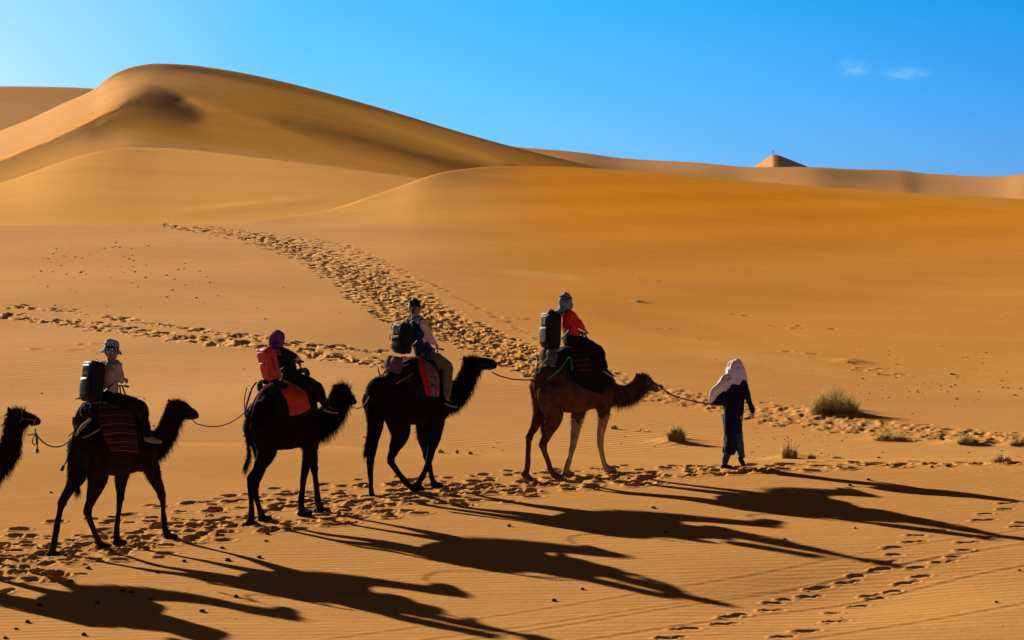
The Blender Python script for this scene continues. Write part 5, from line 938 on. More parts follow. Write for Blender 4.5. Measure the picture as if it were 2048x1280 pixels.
def backpack(f, info, c, half, tilt, yaw, m, label, m2=None, extra=None):
    """c: centre in the rider's frame (relative to hip); half: thickness, width, height"""
    W = f.world(info['base']+c); root = empty('backpack', W, f.a); tag(root, label, 'backpack', 'backpacks worn by the riders')
    q = Vector((math.cos(tilt), 0, math.sin(tilt))); Zx = Vector((-math.sin(tilt), 0, math.cos(tilt)))
    X = Vector((q.x*math.cos(yaw), q.x*math.sin(yaw), q.z)); Y = Vector((-math.sin(yaw), math.cos(yaw), 0)); Zx = X.cross(Y)
    at = lambda a, b_, e: X*a+Y*b_+Zx*e
    B = Bag(); superbox(B, Vector((0, 0, 0)), half, X, Y, Zx, .30); main = B.build('main_bag', m, root, disp=.016, dscale=7)
    P_ = Bag(); superbox(P_, at(-half[0]*.95, 0, -half[2]*.30), (half[0]*.38, half[1]*.72, half[2]*.48), X, Y, Zx, .36); po = P_.build('front_pocket', m2 or m, root, disp=.006, dscale=10)
    Z_ = Bag().loft([at(-half[0]*1.28, -half[1]*.55, half[2]*.02), at(-half[0]*1.33, 0, half[2]*.07), at(-half[0]*1.28, half[1]*.55, half[2]*.02)], [.006]*3, sub=4, seg=6); Z_.build('zip', mat('zip_tape', (.03, .03, .032), .5), po)
    P2 = Bag(); superbox(P2, at(-half[0]*.75, 0, half[2]*.52), (half[0]*.38, half[1]*.7, half[2]*.30), X, Y, Zx, .36); P2.build('top_pocket', m2 or m, root, disp=.006, dscale=10)
    for g in (-1, 1):
        S = info['S'][0 if g < 0 else 1]-c
        pts = [at(half[0]*.7, g*half[1]*.45, half[2]*.88), S*.8+Vector((-.05, -g*.02, .085)), S*.8+Vector((.07, -g*.02, .03)), S*.75+Vector((.10, 0, -.14)), at(half[0]*1.05, g*half[1]*.95, -half[2]*.45)]
        Bag().loft(pts, [(.026, .007)]*5, side=Y, sub=5, seg=8).build('strap', BLACKGEAR, root)
        Bag().loft([at(-half[0]*.2, g*half[1]*1.0, half[2]*.45), at(-half[0]*.1, g*half[1]*1.04, 0), at(-half[0]*.2, g*half[1]*1.0, -half[2]*.5)], [(.010, .004)]*3, side=X, sub=4, seg=6).build('side_strap', BLACKGEAR, root)
    Bag().loft([at(half[0]*.3, -.04, half[2]*.96), at(half[0]*.3, 0, half[2]*1.12), at(half[0]*.3, .04, half[2]*.96)], [.008]*3, sub=5, seg=8).build('top_handle', BLACKGEAR, root)
    if extra: extra(root, at, half, X, Y, Zx)
    return root

# ---- rider in the checked sun hat
zA = fA.zoom(120, 660, 5.332)
CHECK = bpy.data.materials.new('checked_hat_cloth'); CHECK.use_nodes = True
_n = CHECK.node_tree; _c = _n.nodes.new('ShaderNodeTexVoronoi'); _c.inputs['Scale'].default_value = 48; _c.feature = 'F1'; _t = _n.nodes.new('ShaderNodeTexCoord')
_n.links.new(_t.outputs['Object'], _c.inputs['Vector']); _r = _n.nodes.new('ShaderNodeValToRGB'); _r.color_ramp.interpolation = 'CONSTANT'
_r.color_ramp.elements[0].color = (.72, .70, .78, 1); _r.color_ramp.elements[1].position = .47; _r.color_ramp.elements[1].color = (.012, .012, .02, 1)
_n.links.new(_c.outputs['Distance'], _r.inputs[0]); _n.links.new(_r.outputs[0], _n.nodes['Principled BSDF'].inputs['Base Color']); _n.nodes['Principled BSDF'].inputs['Roughness'].default_value = .9
rA, iA = rider(zA, dict(hip=(530, 730), waist=(525, 600), chest=(530, 450), neck=(545, 330), head=(555, 225), elbow=(575, 530), hand=(675, 530), elbow_far=(560, 500), hand_far=(700, 520),
    knee=(745, 800), ankle=(800, 1130), toe=(905, 1165), shirt=cloth('beige_shirt', (.42, .30, .22), (.36, .25, .18), 12), trousers=DARKCLOTH, shoe=mat('grey_shoe', (.22, .17, .15), .8), sleeve=.5, nod=-.15),
    'rider in checked sun hat and beige shirt wearing a large black backpack')
def brim_hat(info, m, root, c_up=.055, crown=.10, R_in=.098, R_out=.165, tiltv=.0, droop=.05):
    c = info['head']+info['hu']*c_up-info['fwd']*.015; X, Y, Zx = info['fwd'], info['hs'], info['hu']
    rings = []
    for r, h in ((R_out, -droop), (R_out*.85+R_in*.15, -droop*.72), ((R_in+R_out)/2, -droop*.38), (R_in*1.02, 0), (R_in, .03), (R_in*.97, crown*.6), (R_in*.86, crown*.9), (R_in*.6, crown*1.05), (R_in*.2, crown*1.1)):
        rings.append((c+Zx*h, X*r*1.06, Y*r*.97))
    h_ = ring_surface('hat', rings, m, root, 36, .007, True); wrinkle(h_.data, .010, 12, 4)
    rb = ring_surface('hat_band', [(c+Zx*.002, X*R_in*1.10, Y*R_in*1.02), (c+Zx*.028, X*R_in*1.085, Y*R_in*1.0)], BLACKGEAR, h_, 30, .004)
brim_hat(iA, CHECK, rA, c_up=.035, crown=.125, R_in=.104, R_out=.16, droop=.07)
def pA(root, at, half, X, Y, Zx):
    Bag().loft([at(-half[0]*.2, -half[1]*.9, -half[2]*.82), at(-half[0]*.6, half[1]*.9, -half[2]*.85), at(-half[0]*.7, half[1]*1.25, -half[2]*.85)], [.014, .014, .018], sub=3, seg=8).build('bottle_strap', BLACKGEAR, root)
    Bag().loft([at(.02, -.05, half[2]*1.01), at(.03, -.02, half[2]*1.05), at(.03, .02, half[2]*1.02)], [.007]*3, sub=4, seg=6).build('cord', mat('green_cord', (.03, .45, .12), .6), root)
pkA = backpack(zA, iA, zA.O(345, 550, 0)-iA['base'], (.115, .165, .30), -.10, 0, BLACKGEAR, 'large black backpack on the back of the rider in the checked sun hat', mat('grey_black_nylon', (.02, .019, .019), .5, (.006, .006, .007), 12, .25), pA)

# ---- rider with the purple head scarf
zB = fB.zoom(480, 640, 5.564)
PURPLE = cloth('purple_scarf', (.20, .055, .22), (.10, .02, .12), 10)
rB, iB = rider(zB, dict(hip=(560, 640), waist=(525, 530), chest=(480, 410), neck=(440, 310), head=(425, 215), elbow=(530, 400), hand=(635, 440), elbow_far=(560, 420), hand_far=(665, 470), k=.9, c=0,
    knee=(740, 740), ankle=(820, 960), toe=(910, 1000), kw=.30, aw=.33, shirt=DARKCLOTH, trousers=DARKCLOTH, sleeve=.5, nod=-.1, trouser_w=1.15),
    'rider in purple head scarf and dark clothes wearing a red backpack')
for i_ in (0, 1):
    e_, h_ = iB['elbow'][i_], iB['hand'][i_]; Bag().loft([e_*.85+h_*.15, e_*.5+h_*.5, e_*.25+h_*.75], [.048, .044, .036], sub=4, seg=12).build('sleeve', cloth('white_pink_sleeve', (.62, .50, .52)), rB)
def scarf_cap(info, m, root, seed=1, back=.13, drop=.16, name='head_scarf', fill=1.0):
    c, X, Y, Zx = info['head'], info['fwd'], info['hs'], info['hu']; B = Bag()
    B.loft([c-Zx*.13-X*.045, c-Zx*.07-X*.035, c-X*.025, c+Zx*.045-X*.02], [(.100*fill, .095*fill), (.098*fill, .104*fill), (.100*fill, .114*fill), (.092*fill, .106*fill)], side=Y, sub=4, seg=18)
    B.loft([c-X*.05-Zx*.06, c-X*.085-Zx*.13, c-X*back-Zx*drop], [(.095*fill, .07), (.105*fill, .055), (.08, .028)], side=Y, sub=4, seg=14)
    return B.build(name, m, root, voxel=.008, smooth=3, disp=.014, dscale=11, seed=seed)
scarf_cap(iB, PURPLE, rB, 2, fill=1.1)
REDPACK = mat('red_nylon', (.62, .035, .022), .55, (.42, .02, .015), 7, .35, .3)
def pB(root, at, half, X, Y, Zx):
    m = mat('pink_cord', (.75, .35, .33), .7)
    for g in (-.6, -.15): Bag().loft([at(-half[0]*1.0, half[1]*g, half[2]*.55), at(-half[0]*1.2, half[1]*(g-.1), half[2]*.15), at(-half[0]*1.25, half[1]*(g-.25), -half[2]*.1)], [.007]*3, sub=4, seg=6).build('cord', m, root)
    Bag().loft([at(-half[0]*1.02, -half[1]*.85, half[2]*.52), at(-half[0]*1.1, 0, half[2]*.42), at(-half[0]*1.0, half[1]*.85, half[2]*.5)], [(.010, .004)]*3, sub=4, seg=6).build('compression_strap', BLACKGEAR, root)
pkB = backpack(zB, iB, zB.O(320, 490, 0)-iB['base'], (.09, .15, .27), .30, 0, REDPACK, 'bright red backpack on the back of the rider in the purple scarf', REDPACK, pB)

# ---- rider in the dark cap
zC = fC.zoom(760, 590, 5.333)
NAVY = cloth('navy_vest_cloth', (.015, .025, .10), (.008, .012, .05), 10)
rC, iC = rider(zC, dict(hip=(470, 650), waist=(440, 530), chest=(410, 390), neck=(385, 250), head=(375, 135), elbow=(470, 480), hand=(575, 525), elbow_far=(500, 470), hand_far=(570, 560),
    knee=(600, 760), ankle=(590, 1120), toe=(660, 1160), kw=.32, aw=.34, shirt=cloth('pale_pink_shirt', (.62, .46, .44), (.52, .38, .36), 10), vest=NAVY, tails=[(440, 600), (430, 680), (440, 740)], trousers=cloth('khaki_trousers', (.15, .13, .085), (.10, .085, .055), 8), trouser_w=1.2, trouser_len=.80, sleeve=1.0, yaw=-.05, nod=-.03),
    'rider in dark cap, navy vest and khaki trousers with a black backpack')
def cap(info, m, root):
    c, X, Y, Zx = info['head'], info['fwd'], info['hs'], info['hu']; c = c+Zx*.035-X*.012
    rings = [(c+Zx*h, X*r*1.15, Y*r) for r, h in ((.089, -.025), (.091, .01), (.087, .05), (.070, .082), (.040, .099), (.010, .105))]
    h_ = ring_surface('cap', rings, m, root, 30, .006, True)
    V = []; Fc = []
    for i in range(9):
        a = -1.15+2.3*i/8
        for r, z_ in ((.085, -.008), (.125, -.010), (.160, -.024)): V.append(c+X*(.02+r*math.cos(a))+Y*r*.8*math.sin(a)+Zx*(z_-.01*abs(math.sin(a))))
    for i in range(8):
        for j in range(2): a = i*3+j; Fc.append((a, a+1, a+4, a+3))
    b = Bag(); b.add(V, Fc); b.build('peak', m, h_, solid=.004)
cap(iC, cloth('dark_cap_cloth', (.012, .014, .025)), rC)
hC = Bag(); c_ = iC['head']; hC.loft([c_+Vector((-.05, 0, .0)), c_+Vector((-.06, 0, -.05))], [(.078, .05), (.06, .035)], side=(0, 1, 0), sub=3, seg=14); hC.build('hair', mat('dark_hair', (.012, .009, .007), .6), rC, voxel=.008, disp=.006, dscale=30)
def pC(root, at, half, X, Y, Zx):
    for g, e_ in ((-.8, .7), (-.2, .95), (.6, .85), (.9, .2), (.7, -.4)):
        Bag().loft([at(-half[0]*.9, half[1]*g, half[2]*e_), at(-half[0]*1.4, half[1]*g, half[2]*(e_-.05)), at(-half[0]*1.3, half[1]*g, half[2]*(e_-.3))], [(.014, .006)]*3, sub=4, seg=6).build('buckle_strap', BLACKGEAR, root)
    Bag().loft([at(0, 0, half[2]*.95), at(.06, -.03, half[2]*1.25), at(.14, -.06, half[2]*1.75)], [.004]*3, sub=4, seg=6).build('antenna', mat('pale_cord', (.35, .4, .3), .6), root)
    Bag().loft([at(-.02, -.02, half[2]*.98), at(.05, -.05, half[2]*1.2), at(.08, -.06, half[2]*1.3)], [.008]*3, sub=4, seg=6).build('cord', mat('green_webbing', (.10, .35, .12), .6), root)
pkC = backpack(zC, iC, zC.O(235, 460, 0)-iC['base'], (.10, .17, .25), -.02, 0, BLACKGEAR, 'black strapped backpack on the back of the rider in the dark cap', mat('grey_pack_mesh', (.022, .022, .024), .7, (.006, .006, .007), 20, .1), pC)

# ---- lead rider in red
zL = fL.zoom(1060, 575, 4.741)
RED = cloth('red_sweater', (.62, .040, .022), (.50, .03, .018), 8)
rL, iL = rider(zL, dict(hip=(400, 500), waist=(385, 420), chest=(360, 310), neck=(335, 220), head=(345, 135), elbow=(400, 340), hand=(500, 405), elbow_far=(440, 390), hand_far=(520, 440),
    knee=(545, 590), ankle=(590, 760), toe=(640, 810), kw=.33, aw=.36, shirt=RED, trousers=DARKCLOTH, sleeve=1.0, nod=-.05, trouser_w=1.1),
    'lead rider in bright red top and grey head wrap with a black backpack')
GREYCLOTH = cloth('grey_head_cloth', (.26, .30, .36), (.13, .15, .19), 14)
scarf_cap(iL, GREYCLOTH, rL, 6, back=.17, drop=.17, fill=1.03)
b_ = Bag(); X_, Y_, Z_ = iL['fwd'], iL['hs'], iL['hu']; c_ = iL['head']
for hgt, tl in ((.045, .03), (.07, -.02)): b_.loft([c_+Z_*(hgt+tl*math.cos(a))+X_*(-.02+.105*math.cos(a))+Y_*.095*math.sin(a) for a in [2*math.pi*i/12 for i in range(13)]], [.012]*13, sub=2, seg=6, cap=False)
b_.build('wrap_band', cloth('dark_grey_cloth', (.06, .07, .09)), rL)
Bag().loft([c_+X_*.07-Z_*.03, c_+X_*.085-Z_*.08, c_+X_*.06-Z_*.13], [(.07, .03), (.06, .035), (.05, .02)], side=Y_, sub=4, seg=12).build('face_cloth', GREYCLOTH, rL, voxel=.008, disp=.008, dscale=14)
def pL(root, at, half, X, Y, Zx):
    Bag().loft([at(-half[0]*1.05, -half[1]*.1, half[2]*.75), at(-half[0]*1.15, -half[1]*.15, half[2]*.5), at(-half[0]*1.15, -half[1]*.1, half[2]*.3)], [.007]*3, sub=4, seg=6).build('cord', mat('bright_green_cord', (.03, .5, .15), .6), root)
    Bag().loft([at(-half[0]*.9, -half[1]*.7, half[2]*.98), at(0, 0, half[2]*1.08), at(half[0]*.9, half[1]*.7, half[2]*1.0)], [(.05, .03)]*3, sub=4, seg=8).build('lid', BLACKGEAR, root)
pkL = backpack(zL, iL, zL.O(195, 405, 0)-iL['base'], (.12, .165, .30), -.04, 0, BLACKGEAR, 'tall black backpack on the back of the lead rider in red', BLACKGEAR, pL)

# ---- guide walking in front
fG = Frame(1380, 700, 4.92, (1465, 935), 52)
def make_guide():
    root = empty('person', fG.o, fG.a); tag(root, 'guide walking ahead in a dark blue robe with a long white head cloth', 'person')
    O, P = fG.O, fG.P; side = Vector((0, 1, 0)); up = Vector((0, 0, 1)); fw = Vector((1, 0, 0))
    hip, waist, chest, nck = O(425, 640, 0), O(432, 540, 0), O(440, 420, 0), O(450, 300, 0)
    hc = O(452, 215, 0)
    B = Bag()
    B.loft([hip, waist, chest, nck+Vector((0, 0, -.02))], [(.13, .10), (.12, .085), (.14, .09), (.08, .06)], side=side, sub=4, seg=16)
    head_shape(B, hc, fw, up, side, 1.0, neck_to=nck)
    near = [P(540, 355, -.20), P(585, 520, -.27), P(605, 600, -.28)]; d = near[2]-near[1]
    B.loft([nck+Vector((0, -.05, -.03)), near[0], near[1]], [.05, .055, .04], side=side, sub=4, seg=12); B.loft([near[1], near[2]], [.04, .027], side=side, sub=3, seg=12)
    hand(B, near[2], d, Vector((0, -1, 0)), Vector((-1, 0, 0)), .55)
    farm = [O(450, 350, .20), O(360, 520, .30), O(420, 510, .10)]
    B.loft([nck+Vector((0, .05, -.03)), farm[0], farm[1]], [.05, .055, .042], side=side, sub=4, seg=12); B.loft([farm[1], farm[2]], [.04, .03], side=up, sub=3, seg=12)
    hand(B, farm[2], (farm[2]-farm[1]), up, Vector((0, -1, 0)), 1.0)
    far = [hip+Vector((0, .09, -.05)), P(400, 860, .09), P(345, 1080, .08)]; nr = [hip+Vector((0, -.09, -.05)), P(468, 850, -.09), P(510, 1055, -.09)]
    far[2].z = fG.ground(far[2])+.09
    for q in (far, nr):
        B.loft([q[0], q[0]*.5+q[1]*.5, q[1]], [.085, .08, .058], side=side, sub=4, seg=12); B.loft([q[1], q[1]*.6+q[2]*.4, q[2]], [.056, .052, .035], side=side, sub=4, seg=12)
    B.build('body', SKIN, root, voxel=.0075, smooth=2)
    NV = cloth('indigo_robe', (.012, .012, .050), (.006, .006, .026), 6)
    Rb = Bag()
    Rb.loft([O(445, 315, 0), O(440, 380, 0), O(435, 500, 0), O(432, 600, 0), O(420, 700, 0), O(412, 800, 0), O(398, 900, 0), O(388, 985, 0)],
            [(.10, .08), (.205, .13), (.185, .125), (.190, .135), (.150, .135), (.112, .12), (.100, .12), (.095, .12)], side=side, sub=4, seg=22)
    Rb.loft([nck+Vector((0, -.06, -.04)), near[0], near[1], near[2]], [.055, .064, .052, .042], side=side, sub=4, seg=14)
    Rb.loft([nck+Vector((0, .06, -.04)), farm[0], farm[1]], [.06, .075, .07], side=side, sub=4, seg=14); Rb.loft([farm[1], farm[2]], [.07, .05], side=up, sub=4, seg=12)
    Rb.loft([far[0], P(385, 860, .09), P(352, 985, .09)], [.11, .085, .07], side=side, sub=4, seg=14)
    Rb.loft([nr[0], P(462, 800, -.09)], [.10, .075], side=side, sub=4, seg=14)
    rb = Rb.build('robe', NV, root, voxel=.011, smooth=3)
    wrinkle(rb.data, .030, 7, 3, (1, 1.4, .25))
    TEAL = cloth('teal_trousers', (.03, .09, .11), (.015, .05, .06), 9)
    for q in (far, nr):
        t = Bag().loft([q[1]+Vector((0, 0, .10)), q[1]*.5+q[2]*.5, q[2]+Vector((0, 0, .02))], [.085, .074, .055], side=side, sub=4, seg=14); t.build('trouser_leg', TEAL, root, voxel=.01, disp=.008, dscale=12)
    # shoes: left flat, right heel lifted
    a = far[2]; Bag().loft([a+Vector((-.06, 0, -.055)), a+Vector((.05, 0, -.055)), a+Vector((.17, 0, -.065))], [(.04, .05), (.045, .036), (.036, .024)], side=side, sub=4, seg=12).build('shoe', DARKCLOTH, root, voxel=.009)
    a = nr[2]; g = fG.ground(a); tp = a+Vector((.06, 0, 0)); tp.z = g+.035
    Bag().loft([a+Vector((-.055, 0, -.015)), a*.5+tp*.5+Vector((0, 0, -.015)), tp], [(.04, .045), (.045, .036), (.036, .024)], side=side, sub=4, seg=12).build('shoe', DARKCLOTH, root, voxel=.009)
    # long white head cloth over head, shoulders and the arm on the far side
    WH = cloth('white_head_cloth', (.80, .72, .76), (.70, .62, .68), 5)
    C = Bag()
    C.loft([hc+Vector((-.02, 0, .085)), hc+Vector((-.02, 0, .05)), hc+Vector((-.01, 0, -.02)), O(455, 285, 0), O(462, 330, 0)], [(.135, .13), (.165, .155), (.178, .165), (.200, .160), (.205, .150)], side=side, sub=4, seg=20)
    C.loft([O(430, 270, .05), O(400, 320, .10), O(372, 380, .16), O(350, 440, .23), O(348, 505, .27)], [(.12, .11), (.105, .12), (.08, .12), (.055, .11), (.035, .08)], side=side, sub=4, seg=16)
    c = C.build('head_cloth', WH, root, voxel=.011, smooth=2); wrinkle(c.data, .022, 6, 8, (1.2, 1.2, .45))
    return root
make_guide()
BG_ = fG.O(405, 450, .20); bagr = empty('shoulder_bag', fG.world(BG_), fG.a); tag(bagr, "dark cloth bag under the guide's white head cloth", 'bag')
b = Bag(); superbox(b, Vector((-.02, 0, 0)), (.12, .13, .14), Vector((1, 0, 0)), Vector((0, 1, 0)), Vector((0, 0, 1)), .75); b.build('pouch', cloth('dark_bag_cloth', (.012, .012, .03)), bagr, disp=.01, dscale=8)
Bag().loft([Vector((-.12, .03, .08)), Vector((-.10, -.10, .22)), Vector((-.02, -.22, .30)), Vector((.10, -.22, .22))], [(.02, .005)]*4, sub=5, seg=8).build('strap', DARKCLOTH, bagr)

# ---- two people on top of the far pyramid dune, a pixel or two high
def tiny_person(px, label, h=1.75):
    c = int(np.argmin(abs(cols-px))); rr = (rows > 1150) & (rows < 1340); k = np.where(rr)[0]; v = GZ[k, c]/rows[k]; k = k[np.argmax(v)]
    x, d, z = (px-1024)/F*rows[k], rows[k], GZ[k, c]+H
    root = empty('person', (x, d, z)); tag(root, label, 'person'); s = h/1.75
    B = Bag(); B.loft([(0, 0, .85*s), (0, 0, 1.1*s), (0, 0, 1.4*s), (0, 0, 1.5*s)], [(.17, .12), (.15, .11), (.2, .12), (.07, .07)], side=(1, 0, 0)); B.blob((0, 0, 1.64*s), (.09, .1, .12))
    for g in (-1, 1): B.loft([(g*.09, 0, .9*s), (g*.1, 0, .5*s), (g*.12, 0, .04)], [.09, .065, .05]); B.loft([(g*.19, 0, 1.4*s), (g*.26, 0, 1.1*s), (g*.28, .05, .85*s)], [.06, .05, .04])
    B.build('body', DARKCLOTH, root, voxel=.04, smooth=2)
tiny_person(1546, 'tiny figure standing on top of the far pointed dune', 2.0)

# ------------------------------------------------------------------ saddles, blankets, ropes
def stripes(name, cols_, freq, axis='Z', dist=.6):
    m = bpy.data.materials.new(name); m.use_nodes = True; nt = m.node_tree; b = nt.nodes['Principled BSDF']; N = nt.nodes.new; L = nt.links.new
    tc = N('ShaderNodeTexCoord'); sp = N('ShaderNodeSeparateXYZ'); nz = N('ShaderNodeTexNoise'); nz.inputs['Scale'].default_value = 3
    L(tc.outputs['UV'], sp.inputs[0]); L(tc.outputs['Object'], nz.inputs['Vector'])
    a = N('ShaderNodeMath'); a.operation = 'MULTIPLY_ADD'; L(nz.outputs[0], a.inputs[0]); a.inputs[1].default_value = .03*dist; L(sp.outputs['Y'], a.inputs[2])
    mu = N('ShaderNodeMath'); mu.operation = 'MULTIPLY'; L(a.outputs[0], mu.inputs[0]); mu.inputs[1].default_value = freq
    fr = N('ShaderNodeMath'); fr.operation = 'FRACT'; L(mu.outputs[0], fr.inputs[0])
    rp = N('ShaderNodeValToRGB'); rp.color_ramp.interpolation = 'CONSTANT'; el = rp.color_ramp.elements
    while len(el) < len(cols_): el.new(.5)
    for e, (p, c) in zip(el, cols_): e.position = p; e.color = (*c, 1)
    L(fr.outputs[0], rp.inputs[0]); L(rp.outputs[0], b.inputs['Base Color']); b.inputs['Roughness'].default_value = .95; b.inputs['Specular IOR Level'].default_value = .05
    bp = N('ShaderNodeBump'); bp.inputs['Distance'].default_value = .004; n2 = N('ShaderNodeTexNoise'); n2.inputs['Scale'].default_value = 120; L(tc.outputs['Object'], n2.inputs['Vector']); L(n2.outputs[0], bp.inputs['Height']); L(bp.outputs[0], b.inputs['Normal'])
    return m

def drape(name, f, rows_px, m, parent, base, thick=.014, seed=0, amp=.012, far=True):
    """cloth hung over the camel: each row = near-side points top to bottom as (zx, zy, w); mirrored to the far side"""
    V = []; UV = []; Fc = []
    for i, row in enumerate(rows_px):
        pts = [f.P(x, y, w) for x, y, w in row]; pts = [Vector(p) for p in catmull([tuple(p) for p in pts], 6)]
        full = pts[::-1]+[Vector((p.x, -p.y, p.z)) for p in pts[1:]] if far else pts[::-1]
        L = 0; prev = None
        for j, p in enumerate(full):
            if prev is not None: L += (p-prev).length
            prev = p; V.append(p-base); UV.append((i/(len(rows_px)-1), L))
        n = len(full)
    for i in range(len(rows_px)-1):
        for j in range(n-1): a = i*n+j; Fc.append((a, a+1, a+n+1, a+n))
    o = mesh_obj(name, V, Fc, m, parent); uv = o.data.uv_layers.new(name='UVMap')
    for l in o.data.loops: uv.data[l.index].uv = UV[l.vertex_index]
    md = o.modifiers.new('s', 'SUBSURF'); md.levels = md.render_levels = 2
    md = o.modifiers.new('t', 'SOLIDIFY'); md.thickness = thick
    dg = bpy.context.evaluated_depsgraph_get(); ne = bpy.data.meshes.new_from_object(o.evaluated_get(dg)); o.modifiers.clear(); o.data = ne; ne.name = name
    wrinkle(ne, amp, 7, seed); return o

def saddle(f, lab, pad_pts, pad_r, pad_mat, handle, straps=(), seat=None):
    """rolled pad round the hump (part), steel T handle (part)"""
    c = f.P(*pad_pts[0]); root = empty('camel_saddle', f.world(c), f.a); tag(root, lab, 'saddle', 'saddles on the camels')
    pts = [f.P(*q) for q in pad_pts]; full = [Vector((p.x, -p.y, p.z)) for p in pts[::-1]]+pts[1:] if abs(pts[0].y) < .02 else [Vector((p.x, -p.y, p.z)) for p in pts[::-1]]+pts
    B = Bag().loft([p-c for p in full], [(pad_r*1.45, pad_r*.8)]*len(full), side=(0, 0, 1), sub=5, seg=14)
    pd = B.build('saddle_pad', pad_mat, root, voxel=.015, smooth=3, disp=.02, dscale=7, seed=2)
    if seat:
        sp_ = [f.O(x, y, 0)-c for x, y in seat]; Bag().loft(sp_, [(.19, .09), (.27, .12), (.28, .12), (.20, .10)], side=(0, 1, 0), sub=4, seg=18).build('seat_pad', BLACKPAD, root, voxel=.02, disp=.02, dscale=6)
    if handle:
        (bx, by), (tx, ty), (hx, hy) = handle; b0, t0 = f.O(bx, by, 0), f.O(tx, ty, 0)
        mt = mat('worn_steel', (.05, .048, .045), .5, (.03, .025, .02), 30, .5, metal=.6)
        for g in (-1, 1): Bag().loft([b0+Vector((0, g*.09, 0))-c, t0+Vector((0, g*.035, 0))-c], [.012, .012], sub=3, seg=8).build('handle_post', mt, root)
        Bag().loft([t0+Vector((.0, -.20, .0))-c, t0+Vector((0, 0, .015))-c, t0+Vector((0, .20, 0))-c], [.016]*3, sub=4, seg=10).build('handle_bar', mat('wrapped_grip', (.012, .011, .010), .7), root)
        Bag().loft([f.O(hx, hy, 0)-c+Vector((0, -.16, -.02)), f.O(hx, hy, 0)-c+Vector((.03, 0, .04)), f.O(hx, hy, 0)-c+Vector((0, .16, -.02))], [.045]*3, sub=4, seg=12).build('front_roll', pad_mat, root, voxel=.012, disp=.01)
    for k, (pts_, m, r) in enumerate(straps):
        for s_ in (1, -1): Bag().loft([Vector((p.x, s_*p.y, p.z))-c for p in (f.P(*q) for q in pts_)], [r]*len(pts_), sub=5, seg=8).build('girth_rope', m, root)
    return root

GREYPAD = mat('grey_felt', (.16, .13, .11), .95, (.05, .04, .035), 9, .05, .4); BLACKPAD = mat('black_felt', (.012, .010, .009), .95, (.006, .005, .005), 9, .05, .4)
PALEROPE = mat('pale_rope', (.34, .24, .14), .9, (.18, .12, .07), 60); GREENROPE = mat('green_rope', (.02, .24, .10), .8, (.01, .11, .05), 60)
REDROPE = mat('red_rope', (.38, .05, .05), .8, (.2, .03, .03), 60); BLUEROPE = mat('blue_rope', (.08, .14, .20), .8, (.04, .07, .11), 60); DARKROPE = mat('dark_rope', (.035, .026, .018), .85, (.015, .012, .010), 60)
RW = .30
def cloth_thing(f, lab, ref, parts, group='blankets on the camels'):
    b = f.P(*ref); root = empty('saddle_blanket', f.world(b), f.a); tag(root, lab, 'blanket', group)
    for name, rows_, m, kw in parts: drape(name, f, rows_, m, root, b, **kw)
    return root
DKRED = (.075, .008, .008); BLK = (.010, .007, .006)
SA = stripes('red_black_stripes', [(0, DKRED), (.16, BLK), (.26, (.26, .15, .13)), (.31, BLK), (.48, (.11, .010, .010)), (.62, BLK), (.74, (.17, .08, .07)), (.78, BLK)], 7.5)
cloth_thing(fA, 'red and black striped blanket under the rider in the checked sun hat', (600, 430, 0), [
    ('striped_blanket', [[(440, 470, 0), (510, 440, -.20), (520, 520, -.35), (540, 610, -.39), (575, 690, -.38)], [(500, 440, 0), (570, 440, -.22), (590, 520, -.36), (610, 610, -.40), (625, 690, -.39)],
      [(560, 440, 0), (630, 450, -.22), (650, 540, -.36), (665, 620, -.40), (672, 692, -.39)], [(610, 460, 0), (690, 490, -.22), (705, 560, -.35), (715, 630, -.38), (722, 700, -.37)]], SA, dict(seed=3)),
    ('under_blanket', [[(470, 520, 0), (500, 490, -.16), (515, 560, -.25), (520, 640, -.27)], [(530, 460, 0), (590, 450, -.17), (620, 560, -.28), (630, 660, -.30)], [(650, 510, 0), (720, 480, -.17), (745, 560, -.25), (750, 640, -.27)]], BLACKPAD, dict(seed=5))])
saddle(fA, 'black rolled saddle pad with steel handle below the rider in the checked sun hat', [(478, 480, 0), (490, 480, -.12), (520, 490, -.20), (560, 500, -.24)], .085, BLACKPAD, ((650, 420), (632, 345), (690, 430)),
       [([(400, 600, -.02), (425, 560, -.10), (440, 545, -.16), (470, 520, -.24)], PALEROPE, .022), ([(430, 615, -.20), (490, 590, -.28), (540, 555, -.36)], PALEROPE, .010)], [(510, 475), (590, 462), (660, 470), (715, 500)])
SB = cloth('red_blanket', (.62, .045, .02), (.45, .03, .015), 6)
cloth_thing(fB, 'plain bright red folded blanket below the rider in the purple scarf', (560, 390, 0), [
    ('red_blanket', [[(430, 420, 0), (500, 400, -.20), (548, 470, -.34), (572, 530, -.38), (585, 585, -.38)], [(480, 390, 0), (560, 385, -.2), (590, 450, -.34), (610, 520, -.39), (625, 582, -.39)],
      [(540, 400, 0), (610, 405, -.22), (640, 455, -.35), (655, 510, -.40), (662, 570, -.40)], [(570, 430, 0), (650, 440, -.22), (682, 470, -.35), (690, 510, -.38), (692, 545, -.38)]], SB, dict(seed=11, amp=.02)),
    ('dark_under_blanket', [[(440, 480, 0), (480, 445, -.16), (500, 520, -.25), (510, 590, -.27)], [(500, 430, 0), (560, 400, -.17), (590, 500, -.28), (600, 600, -.30)], [(640, 480, 0), (715, 450, -.17), (740, 520, -.25), (745, 590, -.27)]], BLACKPAD, dict(seed=5))])
